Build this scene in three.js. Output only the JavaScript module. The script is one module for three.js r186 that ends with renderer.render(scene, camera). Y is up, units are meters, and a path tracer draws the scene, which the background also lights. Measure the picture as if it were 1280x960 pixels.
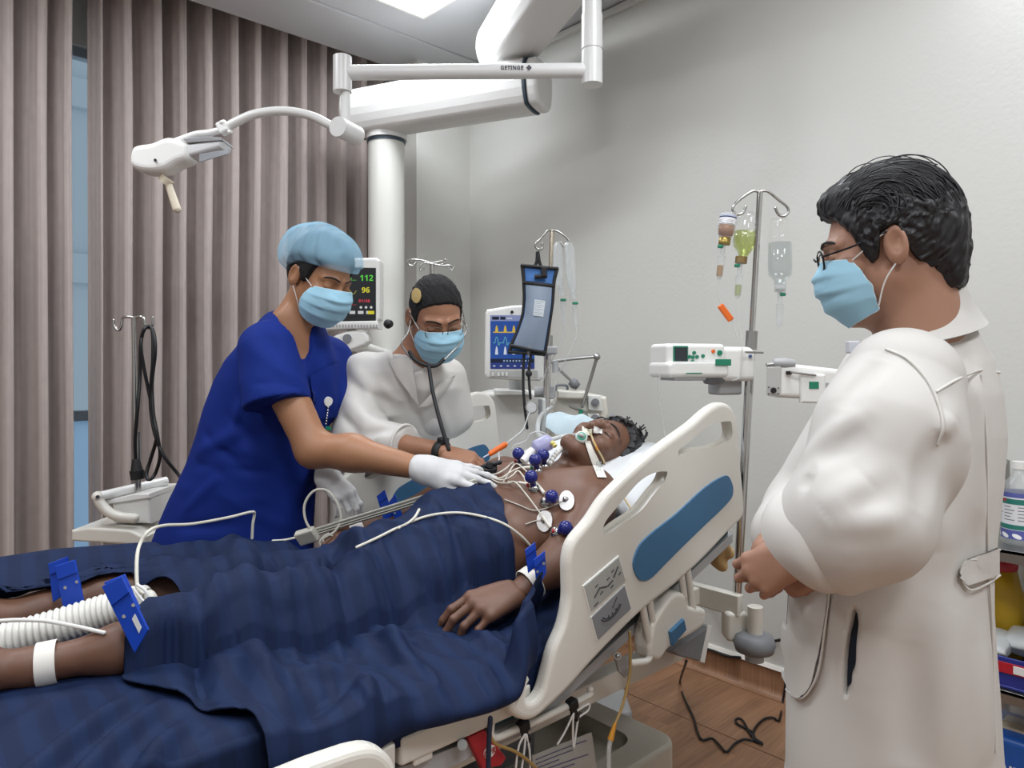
import * as THREE from 'three';
import { RoundedBoxGeometry } from 'three/addons/geometries/RoundedBoxGeometry.js';
import { mergeGeometries } from 'three/addons/utils/BufferGeometryUtils.js';
import { RectAreaLightUniformsLib } from 'three/addons/lights/RectAreaLightUniformsLib.js';
import { TextGeometry } from 'three/addons/geometries/TextGeometry.js';
import { FontLoader } from 'three/addons/loaders/FontLoader.js';

// ---------------------------------------------------------------- camera, sky, lights, exposure
const scene = new THREE.Scene();
const YAW = 47.5 * Math.PI / 180, EYE = 1.35, FOC = 885, HOR = 456;
const CA = Math.cos(YAW), SA = Math.sin(YAW);
const camera = new THREE.PerspectiveCamera(2 * Math.atan(480 / FOC) * 180 / Math.PI, 4 / 3, 0.05, 60);
camera.position.set(0, EYE, 0);
camera.lookAt(CA, EYE, -SA);
camera.setViewOffset(1280, 960, 0, 480 - HOR, 1280, 960);   // lens shift: the horizon stands at row 456
scene.background = new THREE.Color(0xb9c6d0);
scene.backgroundIntensity = 1.3;
const renderer = new THREE.WebGLRenderer({ antialias: true });
renderer.toneMapping = THREE.LinearToneMapping;
renderer.toneMappingExposure = 1.0;
renderer.shadowMap.enabled = true;
RectAreaLightUniformsLib.init();
const CEIL = 3.11, HEADX = 2.74, SOFZ = -3.575;
const PANELS = [[1.79, -2.64], [-0.01, -2.64], [1.6, -0.7], [-0.01, -0.84], [1.35, 0.96], [-0.01, 0.96], [-1.81, -0.84]];
const PANEL_POWER = 22, PANEL_COLOUR = 0xf6faff;
for (const [x, z] of PANELS) {
  const l = new THREE.RectAreaLight(PANEL_COLOUR, PANEL_POWER, 0.56, 0.56);
  l.position.set(x, CEIL - 0.022, z); l.lookAt(x, 0, z); l.castShadow = true; scene.add(l);
}

// ---------------------------------------------------------------- helpers
const V = (x, y, z) => new THREE.Vector3(x, y, z);
const ray = (px, py) => { const r = (px - 640) / FOC; return V(CA + r * SA, (HOR - py) / FOC, -SA + r * CA); };
const W = (px, py, d) => ray(px, py).multiplyScalar(d).add(V(0, EYE, 0));             // at depth d along the view axis
const onZ = (px, py, z) => { const v = ray(px, py); return v.multiplyScalar(z / v.z).add(V(0, EYE, 0)); };
const onX = (px, py, x) => { const v = ray(px, py); return v.multiplyScalar(x / v.x).add(V(0, EYE, 0)); };
const onY = (px, py, y) => { const v = ray(px, py); return v.multiplyScalar((y - EYE) / v.y).add(V(0, EYE, 0)); };
const RT = V(SA, 0, CA), FW = V(CA, 0, -SA), UP = V(0, 1, 0);
const vb = (r, y, f) => V(SA * r + CA * f, y, CA * r - SA * f);                           // direction from right / up / away
let seed = 7; const rnd = () => { seed = (seed * 1664525 + 1013904223) >>> 0; return seed / 4294967296; };
const clamp = (x, a, b) => x < a ? a : x > b ? b : x, mix = (a, b, t) => a + (b - a) * t;
const sstep = (a, b, x) => { const t = clamp((x - a) / (b - a), 0, 1); return t * t * (3 - 2 * t); };
const hash = (i, j, k) => { let h = (i * 374761393 + j * 668265263 + k * 2147483647) | 0; h = Math.imul(h ^ (h >>> 13), 1274126177); return ((h ^ (h >>> 16)) >>> 0) / 4294967295; };
function noise(x, y, z) {
  const i = Math.floor(x), j = Math.floor(y), k = Math.floor(z); let u = x - i, v = y - j, w = z - k;
  u = u * u * (3 - 2 * u); v = v * v * (3 - 2 * v); w = w * w * (3 - 2 * w);
  const L = (a, b, t) => a + (b - a) * t;
  return 2 * L(L(L(hash(i, j, k), hash(i + 1, j, k), u), L(hash(i, j + 1, k), hash(i + 1, j + 1, k), u), v),
    L(L(hash(i, j, k + 1), hash(i + 1, j, k + 1), u), L(hash(i, j + 1, k + 1), hash(i + 1, j + 1, k + 1), u), v), w) - 1;
}
const names = {};
function numbered(n) { names[n] = (names[n] ?? -1) + 1; return names[n] ? n + '_' + String(names[n]).padStart(3, '0') : n; }
function tag(o, label, category, group, kind) {
  o.userData.label = label; o.userData.category = category;
  if (group) o.userData.group = group; if (kind) o.userData.kind = kind; return o;
}
function norm(g) {                                                                       // same attributes everywhere, no index
  if (g.index) g = g.toNonIndexed();
  for (const k of Object.keys(g.attributes)) if (!['position', 'normal', 'uv'].includes(k)) g.deleteAttribute(k);
  if (!g.attributes.normal) g.computeVertexNormals();
  if (!g.attributes.uv) g.setAttribute('uv', new THREE.BufferAttribute(new Float32Array(g.attributes.position.count * 2), 2));
  return g;
}
const merge = (list) => { list = [].concat(list); return list.length === 1 ? list[0] : mergeGeometries(list.map(norm)); };
function mk(name, geos, mat, label) {
  const m = new THREE.Mesh(merge(geos), mat); m.name = name; m.castShadow = m.receiveShadow = true;
  if (label) m.userData.label = label; return m;
}
function part(parent, name, geos, mat, label) { const m = mk(name, geos, mat, label); parent.add(m); return m; }
function thing(name, label, category, group) { const g = new THREE.Group(); g.name = numbered(name); return tag(g, label, category, group); }
function solo(name, geos, mat, label, category, group, kind) { const m = mk(numbered(name), geos, mat); tag(m, label, category, group, kind); return settle(m); }
function settle(o, at) {                                                                 // give a thing built in room coordinates an origin at its base
  const b = new THREE.Box3().setFromObject(o), c = at || V((b.min.x + b.max.x) / 2, b.min.y, (b.min.z + b.max.z) / 2);
  if (o.isMesh) o.geometry.translate(-c.x, -c.y, -c.z); 
  for (const k of o.children) if (o.isMesh || true) k.position.sub(c);
  o.position.copy(c); scene.add(o); return o;
}
function basis(x, y, z, p) { return new THREE.Matrix4().makeBasis(x, y, z).setPosition(p || V(0, 0, 0)); }
const box = (cx, cy, cz, sx, sy, sz, r = 0.004) => (r > 0 ? new RoundedBoxGeometry(sx, sy, sz, 2, Math.min(r, sx / 2.01, sy / 2.01, sz / 2.01)) : new THREE.BoxGeometry(sx, sy, sz)).translate(cx, cy, cz);
function obox(c, x, y, sx, sy, sz, r = 0.004) {                                          // box at c along axes x, y
  x = x.clone().normalize(); const z = x.clone().cross(y).normalize(); y = z.clone().cross(x);
  return box(0, 0, 0, sx, sy, sz, r).applyMatrix4(basis(x, y, z, c));
}
function cyl(a, b, ra, rb = ra, seg = 16, open = false) {
  const d = b.clone().sub(a), l = d.length(); const g = new THREE.CylinderGeometry(rb, ra, l, seg, 1, open);
  g.applyQuaternion(new THREE.Quaternion().setFromUnitVectors(UP, d.normalize())); return g.translate((a.x + b.x) / 2, (a.y + b.y) / 2, (a.z + b.z) / 2);
}
const sph = (c, r, sx = 1, sy = 1, sz = 1, seg = 18) => new THREE.SphereGeometry(r, seg, Math.ceil(seg * 0.7)).scale(sx, sy, sz).translate(c.x, c.y, c.z);
function tube(pts, r, seg, rad = 8, closed = false, tension = 0.5) {
  const c = new THREE.CatmullRomCurve3(pts, closed, 'catmullrom', tension);
  const g = [new THREE.TubeGeometry(c, seg || Math.max(12, pts.length * 8), r, rad, closed)];
  if (!closed) g.push(sph(pts[0], r, 1, 1, 1, 8), sph(pts[pts.length - 1], r, 1, 1, 1, 8));
  return merge(g);
}
function lathe(prof, pos, axis = UP, seg = 24) {                                         // prof: [radius, height]
  const g = new THREE.LatheGeometry(prof.map(p => new THREE.Vector2(Math.max(p[0], 1e-4), p[1])), seg);
  g.applyQuaternion(new THREE.Quaternion().setFromUnitVectors(UP, axis.clone().normalize())); return g.translate(pos.x, pos.y, pos.z);
}
function smoothLoop(pts, n = 6) { const c = new THREE.CatmullRomCurve3(pts.map(p => V(p[0], p[1], 0)), true, 'centripetal'); return c.getPoints(pts.length * n).slice(0, -1).map(p => [p.x, p.y]); }
function ext(outline, holes, depth, bevel, m) {                                          // extruded outline in a plane, bevelled, then placed by m
  const sh = new THREE.Shape(outline.map(p => new THREE.Vector2(p[0], p[1])));
  for (const h of holes || []) sh.holes.push(new THREE.Path(h.map(p => new THREE.Vector2(p[0], p[1]))));
  const g = new THREE.ExtrudeGeometry(sh, { depth: depth - 2 * bevel, bevelEnabled: bevel > 0, bevelThickness: bevel, bevelSize: bevel * 0.999, bevelOffset: -bevel, bevelSegments: 4, curveSegments: 6 });
  g.translate(0, 0, bevel); if (m) g.applyMatrix4(m); return g;
}
function sheet(nu, nv, f, thick = 0) {                                                    // parametric cloth, solid when thick > 0
  const pos = [], uv = [], idx = [];
  for (let j = 0; j <= nv; j++) for (let i = 0; i <= nu; i++) { const p = f(i / nu, j / nv); pos.push(p.x, p.y, p.z); uv.push(i / nu, j / nv); }
  for (let j = 0; j < nv; j++) for (let i = 0; i < nu; i++) { const a = j * (nu + 1) + i, b = a + 1, c = a + nu + 1, d = c + 1; idx.push(a, b, d, a, d, c); }
  let g = new THREE.BufferGeometry(); g.setAttribute('position', new THREE.Float32BufferAttribute(pos, 3)); g.setAttribute('uv', new THREE.Float32BufferAttribute(uv, 2)); g.setIndex(idx); g.computeVertexNormals();
  if (!thick) return g;
  const N = g.attributes.normal, n = N.count, P2 = pos.slice(), U2 = uv.slice(), I2 = idx.slice(), nn = Array.from(N.array);
  for (let k = 0; k < n; k++) { P2.push(pos[3 * k] - N.getX(k) * thick, pos[3 * k + 1] - N.getY(k) * thick, pos[3 * k + 2] - N.getZ(k) * thick); U2.push(uv[2 * k], uv[2 * k + 1]); nn.push(-N.getX(k), -N.getY(k), -N.getZ(k)); }
  for (let k = 0; k < idx.length; k += 3) I2.push(idx[k] + n, idx[k + 2] + n, idx[k + 1] + n);
  const rim = []; for (let i = 0; i <= nu; i++) rim.push(i); for (let j = 1; j <= nv; j++) rim.push(j * (nu + 1) + nu); for (let i = nu - 1; i >= 0; i--) rim.push(nv * (nu + 1) + i); for (let j = nv - 1; j >= 1; j--) rim.push(j * (nu + 1));
  for (let k = 0; k < rim.length; k++) { const a = rim[k], b = rim[(k + 1) % rim.length]; I2.push(a, a + n, b, b, a + n, b + n); }
  g = new THREE.BufferGeometry(); g.setAttribute('position', new THREE.Float32BufferAttribute(P2, 3)); g.setAttribute('uv', new THREE.Float32BufferAttribute(U2, 2)); g.setAttribute('normal', new THREE.Float32BufferAttribute(nn, 3)); g.setIndex(I2);
  return g;
}
function boxUV(g, s = 1) {                                                               // uv in metres from the dominant axis
  g = norm(g); const p = g.attributes.position, n = g.attributes.normal, u = g.attributes.uv;
  for (let i = 0; i < p.count; i += 3) {
    const ax = Math.abs(n.getX(i)), ay = Math.abs(n.getY(i)), az = Math.abs(n.getZ(i));
    for (let k = i; k < i + 3; k++) ax >= ay && ax >= az ? u.setXY(k, p.getZ(k) * s, p.getY(k) * s) : ay >= az ? u.setXY(k, p.getX(k) * s, p.getZ(k) * s) : u.setXY(k, p.getX(k) * s, p.getY(k) * s);
  }
  return g;
}
// ---- implicit surfaces (bodies and garments): distance closures, smooth union, surface nets
const smin = (a, b, k) => { const h = Math.max(k - Math.abs(a - b), 0) / k; return Math.min(a, b) - h * h * k * 0.25; };
const smax = (a, b, k) => -smin(-a, -b, k);
function cap(a, b, ra, rb = ra, n = null, q = 1) {                                       // tapered capsule, squashed by q along n
  const ax = a.x, ay = a.y, az = a.z, bx = b.x - ax, by = b.y - ay, bz = b.z - az, il = 1 / Math.max(bx * bx + by * by + bz * bz, 1e-9), dr = rb - ra, w = 1 / q - 1, sc = 0.5 * (1 + q);
  if (n) n = n.clone().normalize();
  return (x, y, z) => {
    x -= ax; y -= ay; z -= az; let t = (x * bx + y * by + z * bz) * il; t = t < 0 ? 0 : t > 1 ? 1 : t;
    x -= bx * t; y -= by * t; z -= bz * t;
    if (n) { const e = (x * n.x + y * n.y + z * n.z) * w; x += n.x * e; y += n.y * e; z += n.z * e; return (Math.sqrt(x * x + y * y + z * z) - ra - dr * t) * sc; }
    return Math.sqrt(x * x + y * y + z * z) - ra - dr * t;
  };
}
const ell = (x, y, z, a, b, c) => { const k = Math.sqrt(x * x / (a * a) + y * y / (b * b) + z * z / (c * c)); const m = Math.sqrt(x * x / (a * a * a * a) + y * y / (b * b * b * b) + z * z / (c * c * c * c)); return m < 1e-9 ? -Math.min(a, b, c) : k * (k - 1) / m; };
const union = (list, k) => (x, y, z) => { let d = 1e3; for (const f of list) { const e = f(x, y, z); d = d > 100 ? e : smin(d, e, k); } return d; };
function sections(list, dir) {                                                           // [centre, half width along dir, half depth] from bottom to top
  const ux = dir.x, uz = dir.z;
  return (x, y, z) => {
    const n = list.length; let i = 0; while (i < n - 2 && y > list[i + 1][0].y) i++;
    const A = list[i], B = list[i + 1]; let t = clamp((y - A[0].y) / (B[0].y - A[0].y), 0, 1); 
    const cx = mix(A[0].x, B[0].x, t), cz = mix(A[0].z, B[0].z, t), ra = mix(A[1], B[1], t), rb = mix(A[2], B[2], t);
    const dx = x - cx, dz = z - cz, u = dx * ux + dz * uz, v = -dx * uz + dz * ux;
    const k = Math.sqrt(u * u / (ra * ra) + v * v / (rb * rb)), m = Math.sqrt(u * u / (ra ** 4) + v * v / (rb ** 4));
    const d = m < 1e-6 ? -Math.min(ra, rb) : k * (k - 1) / m;
    return smax(smax(d, y - list[n - 1][0].y, 0.05), list[0][0].y - y, 0.01);
  };
}
function folds(list) {                                                                   // raised (h > 0) or sunk creases along segments
  const S = list.map(([a, b, w, h]) => ({ a, e: b.clone().sub(a), il: 1 / Math.max(b.distanceToSquared(a), 1e-9), w, h, w3: w * 2.6 }));
  return (x, y, z) => {
    let s = 0;
    for (const { a, e, il, w, h, w3 } of S) {
      let px = x - a.x, py = y - a.y, pz = z - a.z; let t = (px * e.x + py * e.y + pz * e.z) * il; const tc = t < 0 ? 0 : t > 1 ? 1 : t;
      px -= e.x * tc; py -= e.y * tc; pz -= e.z * tc; const d2 = px * px + py * py + pz * pz; if (d2 > w3 * w3) continue;
      s += h * Math.exp(-d2 / (w * w)) * (1 - 0.75 * Math.abs(2 * tc - 1) ** 2);
    }
    return s;
  };
}
function sdfMesh(f, lo, hi, cell, colour) {                                              // naive surface nets with block skipping
  const nx = Math.ceil((hi.x - lo.x) / cell) + 1, ny = Math.ceil((hi.y - lo.y) / cell) + 1, nz = Math.ceil((hi.z - lo.z) / cell) + 1;
  const D = new Float32Array(nx * ny * nz).fill(1), B = 5, at = (i, j, k) => (k * ny + j) * nx + i;
  for (let k = 0; k < nz; k += B) for (let j = 0; j < ny; j += B) for (let i = 0; i < nx; i += B) {
    const c = f(lo.x + (i + B / 2) * cell, lo.y + (j + B / 2) * cell, lo.z + (k + B / 2) * cell), far = Math.abs(c) > cell * B * 1.5 + 0.012;
    for (let kk = k; kk < Math.min(k + B, nz); kk++) for (let jj = j; jj < Math.min(j + B, ny); jj++) for (let ii = i; ii < Math.min(i + B, nx); ii++)
      D[at(ii, jj, kk)] = far ? c : f(lo.x + ii * cell, lo.y + jj * cell, lo.z + kk * cell);
  }
  const idx = new Int32Array(nx * ny * nz).fill(-1), pos = [], nor = [], col = [];
  const o = [0, 1, nx, nx + 1, nx * ny, nx * ny + 1, nx * ny + nx, nx * ny + nx + 1];
  const E = [[0, 1], [2, 3], [4, 5], [6, 7], [0, 2], [1, 3], [4, 6], [5, 7], [0, 4], [1, 5], [2, 6], [3, 7]], C = o.map((_, q) => [q & 1, (q >> 1) & 1, q >> 2]);
  for (let k = 0; k < nz - 1; k++) for (let j = 0; j < ny - 1; j++) for (let i = 0; i < nx - 1; i++) {
    const b = at(i, j, k); let m = 0; for (let q = 0; q < 8; q++) if (D[b + o[q]] < 0) m |= 1 << q; if (m === 0 || m === 255) continue;
    let sx = 0, sy = 0, sz = 0, n = 0;
    for (const [p, q] of E) { const a = D[b + o[p]], c = D[b + o[q]]; if ((a < 0) === (c < 0)) continue; const t = a / (a - c); sx += C[p][0] + (C[q][0] - C[p][0]) * t; sy += C[p][1] + (C[q][1] - C[p][1]) * t; sz += C[p][2] + (C[q][2] - C[p][2]) * t; n++; }
    const x = lo.x + (i + sx / n) * cell, y = lo.y + (j + sy / n) * cell, z = lo.z + (k + sz / n) * cell, e = cell * 0.6;
    let gx = f(x + e, y, z) - f(x - e, y, z), gy = f(x, y + e, z) - f(x, y - e, z), gz = f(x, y, z + e) - f(x, y, z - e); const gl = Math.hypot(gx, gy, gz) || 1;
    idx[b] = pos.length / 3; pos.push(x, y, z); nor.push(gx / gl, gy / gl, gz / gl); if (colour) { const cc = colour(x, y, z); col.push(cc[0], cc[1], cc[2]); }
  }
  const I = [], quad = (a, b, c, d, fl) => { if (a < 0 || b < 0 || c < 0 || d < 0) return; fl ? I.push(a, b, c, a, c, d) : I.push(a, c, b, a, d, c); };
  for (let k = 1; k < nz - 1; k++) for (let j = 1; j < ny - 1; j++) for (let i = 1; i < nx - 1; i++) {
    const b = at(i, j, k), s = D[b] < 0;
    if (s !== D[b + 1] < 0) quad(idx[b], idx[b - nx], idx[b - nx - nx * ny], idx[b - nx * ny], s ? 1 : 0);
    if (s !== D[b + nx] < 0) quad(idx[b], idx[b - nx * ny], idx[b - 1 - nx * ny], idx[b - 1], s ? 1 : 0);
    if (s !== D[b + nx * ny] < 0) quad(idx[b], idx[b - 1], idx[b - 1 - nx], idx[b - nx], s ? 1 : 0);
  }
  const g = new THREE.BufferGeometry(); g.setAttribute('position', new THREE.Float32BufferAttribute(pos, 3)); g.setAttribute('normal', new THREE.Float32BufferAttribute(nor, 3));
  g.setAttribute('uv', new THREE.Float32BufferAttribute(new Float32Array(pos.length / 3 * 2), 2)); if (colour) g.setAttribute('color', new THREE.Float32BufferAttribute(col, 3));
  g.setIndex(I); return g;
}
// ---------------------------------------------------------------- textures and materials
function tex(n, fn, srgb, rx = 1, ry = 1, m = n) {                                            // fn(u, v) -> [r, g, b] 0..1, tiling when fn does
  const d = new Uint8Array(n * m * 4);
  for (let j = 0; j < m; j++) for (let i = 0; i < n; i++) { const c = fn(i / n, j / m); const k = (j * n + i) * 4; d[k] = clamp(c[0], 0, 1) * 255; d[k + 1] = clamp(c[1], 0, 1) * 255; d[k + 2] = clamp(c[2], 0, 1) * 255; d[k + 3] = 255; }
  const t = new THREE.DataTexture(d, n, m); t.wrapS = t.wrapT = THREE.RepeatWrapping; t.magFilter = THREE.LinearFilter; t.minFilter = THREE.LinearMipmapLinearFilter; t.generateMipmaps = true;
  if (srgb) t.colorSpace = THREE.SRGBColorSpace; t.repeat.set(rx, ry); t.needsUpdate = true; return t;
}
const tn = (u, v, s, o = 0) => {                                                          // tiling noise
  const a = noise(u * s, v * s, o), b = noise((u - 1) * s, v * s, o), c = noise(u * s, (v - 1) * s, o), d = noise((u - 1) * s, (v - 1) * s, o);
  return mix(mix(a, b, u), mix(c, d, u), v);
};
const g3 = (x) => [x, x, x];
const T = {
  weave: tex(128, (u, v) => g3(0.5 + 0.22 * Math.sin(u * 64 * 6.2832) + 0.22 * Math.sin(v * 64 * 6.2832) + 0.15 * tn(u, v, 60)), false, 14, 14),
  rough: tex(256, (u, v) => g3(0.5 + 0.3 * tn(u, v, 40) + 0.2 * tn(u, v, 100, 3)), false, 1, 1),
};
const std = (c, rough = 0.6, metal = 0, more = {}) => new THREE.MeshStandardMaterial({ color: c, roughness: rough, metalness: metal, side: THREE.DoubleSide, ...more });
const phy = (c, rough = 0.6, more = {}) => new THREE.MeshPhysicalMaterial({ color: c, roughness: rough, side: THREE.DoubleSide, ...more });
const M = {
  white: std(0xe6e6e2, 0.35), whiteGloss: std(0xe9e9e6, 0.22), cream: std(0xdcd9cf, 0.32), bedWhite: std(0xdedbd2, 0.3), grey: std(0xa9aaab, 0.45), midGrey: std(0x7a7c80, 0.5), dark: std(0x2b2d31, 0.55), black: std(0x101114, 0.5),
  rubber: std(0x17181a, 0.6), steel: std(0xb9b9b6, 0.22, 1), chrome: std(0xcfcfce, 0.12, 1), brushed: std(0xa8a8a6, 0.38, 1), navySeal: std(0x30404c, 0.5),
  bedBlue: std(0x3f6d92, 0.4), panelGrey: std(0xa9aaa5, 0.45), panelGreyDark: std(0x85868a, 0.45), cable: std(0xd4d1c4, 0.5), cableBlack: std(0x131417, 0.45),
  clamp: std(0x1746b8, 0.38), bulb: std(0x1c2470, 0.22), orange: std(0xe0691c, 0.45), green: std(0x1f7f62, 0.45), red: std(0xa8232c, 0.55), tan: std(0xc9a874, 0.7), amber: std(0xc98a2c, 0.4), yellow: std(0xb9951c, 0.4), redPlastic: std(0xb01f2f, 0.35), blueTray: std(0x27307f, 0.45), tape: std(0xe2ded6, 0.7), teal: std(0x1d4a50, 0.6),
  clear: phy(0xffffff, 0.06, { transmission: 1, thickness: 0, ior: 1.4 }), clearSoft: phy(0xf6f8f8, 0.25, { transmission: 0.85, thickness: 0, ior: 1.35 }), tubing: phy(0xe9ebea, 0.25, { transmission: 0.45, thickness: 0 }), tubingAmber: phy(0xc9a764, 0.3, { transmission: 0.4, thickness: 0 }),
};
const font = await new FontLoader().loadAsync('fonts/droid/droid_sans_bold.typeface.json');
function lettering(text, size, m, depth = 0.0008) { const g = new TextGeometry(text, { font, size, depth, curveSegments: 3 }); g.computeBoundingBox(); const b = g.boundingBox; g.translate(-(b.min.x + b.max.x) / 2, -(b.min.y + b.max.y) / 2, 0); return g.applyMatrix4(m); }
function canvasTex(w, h, draw) { const c = document.createElement('canvas'); c.width = w; c.height = h; draw(c.getContext('2d'), w, h); const t = new THREE.CanvasTexture(c); t.colorSpace = THREE.SRGBColorSpace; return t; }
// ================================================================ the room
function struct(name, geos, mat, label, category) { const m = mk(name, geos, mat); tag(m, label, category, null, 'structure'); scene.add(m); return m; }
M.wall = std(0xcfcfca, 0.34, 0, { bumpMap: (() => { const t = T.rough.clone(); t.repeat.set(2.2, 2.2); return t; })(), bumpScale: 0.0006 });
M.ceil = std(0xc9cbce, 0.7);
M.plaster = std(0xd2d1cd, 0.6);
struct('wall_head', boxUV(box(HEADX + 0.1, 1.65, -0.9, 0.2, 3.3, 6.6, 0)), M.wall, 'pale grey semi gloss wall behind the head of the bed', 'wall');
struct('wall_pillar', boxUV(box((2.345 + HEADX) / 2 + 0.02, 1.65, -3.37 - 0.45, HEADX - 2.345 + 0.04, 3.3, 0.9, 0.004)), M.wall, 'pale grey boxed pillar in the corner beside the curtain', 'pillar');
struct('wall_foot', boxUV(box(-3.3, 1.65, -0.9, 0.2, 3.3, 6.6, 0)), M.plaster, 'pale wall at the foot end of the room', 'wall');
struct('wall_rear', boxUV(box(-0.2, 1.65, 2.3, 6.4, 3.3, 0.2, 0)), M.plaster, 'pale wall behind the standing doctor', 'wall');
// window side: wall with a tall opening behind the curtains
const WZ = -3.95, wx0 = -0.9, wx1 = 1.9;
struct('wall_window', [box((wx0 - 3.2) / 2, 1.65, WZ - 0.1, wx0 + 3.2, 3.4, 0.2, 0), box((wx1 + 2.9) / 2, 1.65, WZ - 0.1, 2.9 - wx1, 3.4, 0.2, 0), box((wx0 + wx1) / 2, 3.15, WZ - 0.1, wx1 - wx0, 0.5, 0.2, 0), box((wx0 + wx1) / 2, 0.1, WZ - 0.1, wx1 - wx0, 0.2, 0.2, 0)].map(g => boxUV(g)), M.plaster, 'plaster wall around the window behind the curtains', 'wall');
{
  const w = new THREE.Group(); w.name = 'window_1'; tag(w, 'tall window showing blue grey daylight between the curtains', 'window', null, 'structure'); scene.add(w);
  const fr = std(0x9aa3ab, 0.4, 0.3);
  for (const x of [wx0, 0.36, 1.18, wx1]) part(w, 'window_frame', box(x, 1.55, WZ - 0.06, 0.06, 2.7, 0.06, 0.004), fr);
  for (const y of [0.22, 1.1, 2.88]) part(w, 'window_frame', box((wx0 + wx1) / 2, y, WZ - 0.06, wx1 - wx0, 0.05, 0.06, 0.004), fr);
  part(w, 'pane', box((wx0 + wx1) / 2, 1.99, WZ - 0.06, wx1 - wx0 - 0.04, 1.74, 0.006, 0), phy(0xf0f4f6, 0.05, { transmission: 1, thickness: 0 }), 'clear upper glass');
  part(w, 'pane', box((wx0 + wx1) / 2, 0.66, WZ - 0.06, wx1 - wx0 - 0.04, 0.84, 0.006, 0), phy(0xd2e4f2, 0.8, { transmission: 0.9, thickness: 0 }), 'frosted pale blue lower glass');
}
solo('office_tower', [box(1.4, 2, -16, 3.2, 30, 4, 0.05), ...[0, 1, 2, 3, 4, 5, 6, 7].map(k => box(1.4, -6 + k * 3, -13.98, 3.3, 0.5, 0.2, 0.02))], std(0xc0c8ce, 0.7), 'grey blue office tower outside the window', 'building');
// ceiling in two levels with a pocket for the curtain rail
{
  const c = struct('ceiling', [box(-0.25, CEIL + 0.11, -0.49, 6.3, 0.2, 5.38, 0), box(-0.25, CEIL + 0.1, -3.38, 6.3, 0.2, 0.39, 0.004)], M.ceil, 'pale grey plasterboard ceiling with a lower border', 'ceiling');
  part(c, 'curtain_pocket', [box(-0.25, 3.36, -3.77, 6.3, 0.1, 0.42, 0), box(-0.25, 3.3, SOFZ + 0.004, 6.3, 0.2, 0.012, 0)], std(0xb7b9bc, 0.7));
  struct('trim_1', boxUV(box(HEADX - 0.012, CEIL - 0.014, -0.75, 0.024, 0.03, 5.24, 0.004)), std(0xdadad6, 0.5), 'slim white cornice between head wall and ceiling', 'trim');
}
for (const [k, [x, z]] of PANELS.entries()) {
  const t = thing('ceiling_light', 'square white LED ceiling panel ' + ['beside the jointed pendant', 'along the foot end of the curtains', 'above the steel shelf side of the bed', 'above the foot of the bed', 'in the rear corner by the head wall', 'behind the foot of the bed', 'near the wall at the foot end'][k], 'ceiling light', 'square LED ceiling panels');
  part(t, 'frame', [box(x - 0.297, CEIL - 0.004, z, 0.012, 0.02, 0.606, 0.002), box(x + 0.297, CEIL - 0.004, z, 0.012, 0.02, 0.606, 0.002), box(x, CEIL - 0.004, z - 0.297, 0.606, 0.02, 0.012, 0.002), box(x, CEIL - 0.004, z + 0.297, 0.606, 0.02, 0.012, 0.002)], M.white);
  part(t, 'diffuser', box(x, CEIL - 0.004, z, 0.585, 0.014, 0.585, 0), std(0xffffff, 0.6, 0, { emissive: PANEL_COLOUR, emissiveIntensity: 2.2 }));
  settle(t);
}
// floor: wood print vinyl in sheets that meet in a fine joint, turned up the wall as a coved skirting
{
  const wood = tex(1024, (u, v) => {
    const g = tn(u, v, 1, 2), y = v * 1 + 0.02 * tn(u, v, 3, 9);
    const grain = 0.5 + 0.5 * noise(u * 6, y * 150, 1.5) * 0.55 + 0.35 * noise(u * 14, y * 420, 4) * 0.5 + 0.25 * noise(u * 3, y * 34, 8), e = Math.min(u, 1 - u, v, 1 - v) < 0 ? 0 : 1;
    const k = clamp(0.5 + (grain - 0.5) * 0.9 + 0.12 * g, 0, 1) * e;
    return [mix(0.47, 0.70, k), mix(0.345, 0.53, k), mix(0.255, 0.405, k)];
  }, true, 0.9, 0.9);
  M.wood = std(0xffffff, 0.42, 0, { map: wood });
  const f = struct('floor', box(-0.25, -0.11, -0.85, 6.4, 0.2, 6.4, 0), std(0x7a5a42, 0.6), 'brown wood look vinyl floor', 'floor');
  for (let k = 0; k < 4; k++) { const x1 = 2.316 - k * 1.8, x0 = Math.max(x1 - 1.8, -3.2); part(f, 'vinyl_sheet', boxUV(box((x0 + x1) / 2, -0.005, -0.85, x1 - x0 - 0.003, 0.01, 6.3, 0.0015)), M.wood); }
  part(f, 'vinyl_sheet', boxUV(box((2.318 + HEADX) / 2, -0.005, -0.85, HEADX - 2.319, 0.01, 6.3, 0.0015)), M.wood);
  const pf = []; for (let k = 0; k <= 8; k++) { const a = k / 8 * Math.PI / 2; pf.push([HEADX - 0.03 + 0.03 * Math.sin(a) - 0.004, 0.03 - 0.03 * Math.cos(a)]); }
  const skirt = boxUV(ext([...pf, [HEADX - 0.004, 0.112], [HEADX, 0.112], [HEADX, 0], [HEADX - 0.04, 0]], null, 5.3, 0, basis(V(1, 0, 0), V(0, 1, 0), V(0, 0, 1), V(0, 0, -3.37))));
  { const u = skirt.attributes.uv; for (let i = 0; i < u.count; i++) u.setXY(i, u.getY(i), u.getX(i)); }
  struct('baseboard_head', skirt, M.wood, 'wood look vinyl turned up the wall as skirting', 'baseboard');
  struct('trim_2', ext([[HEADX - 0.016, 0.112], [HEADX - 0.008, 0.126], [HEADX, 0.126], [HEADX, 0.112]], null, 5.3, 0, basis(V(1, 0, 0), V(0, 1, 0), V(0, 0, 1), V(0, 0, -3.37))), std(0xe4e0d8, 0.4), 'white capping strip along the top of the skirting', 'trim');
}
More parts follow.
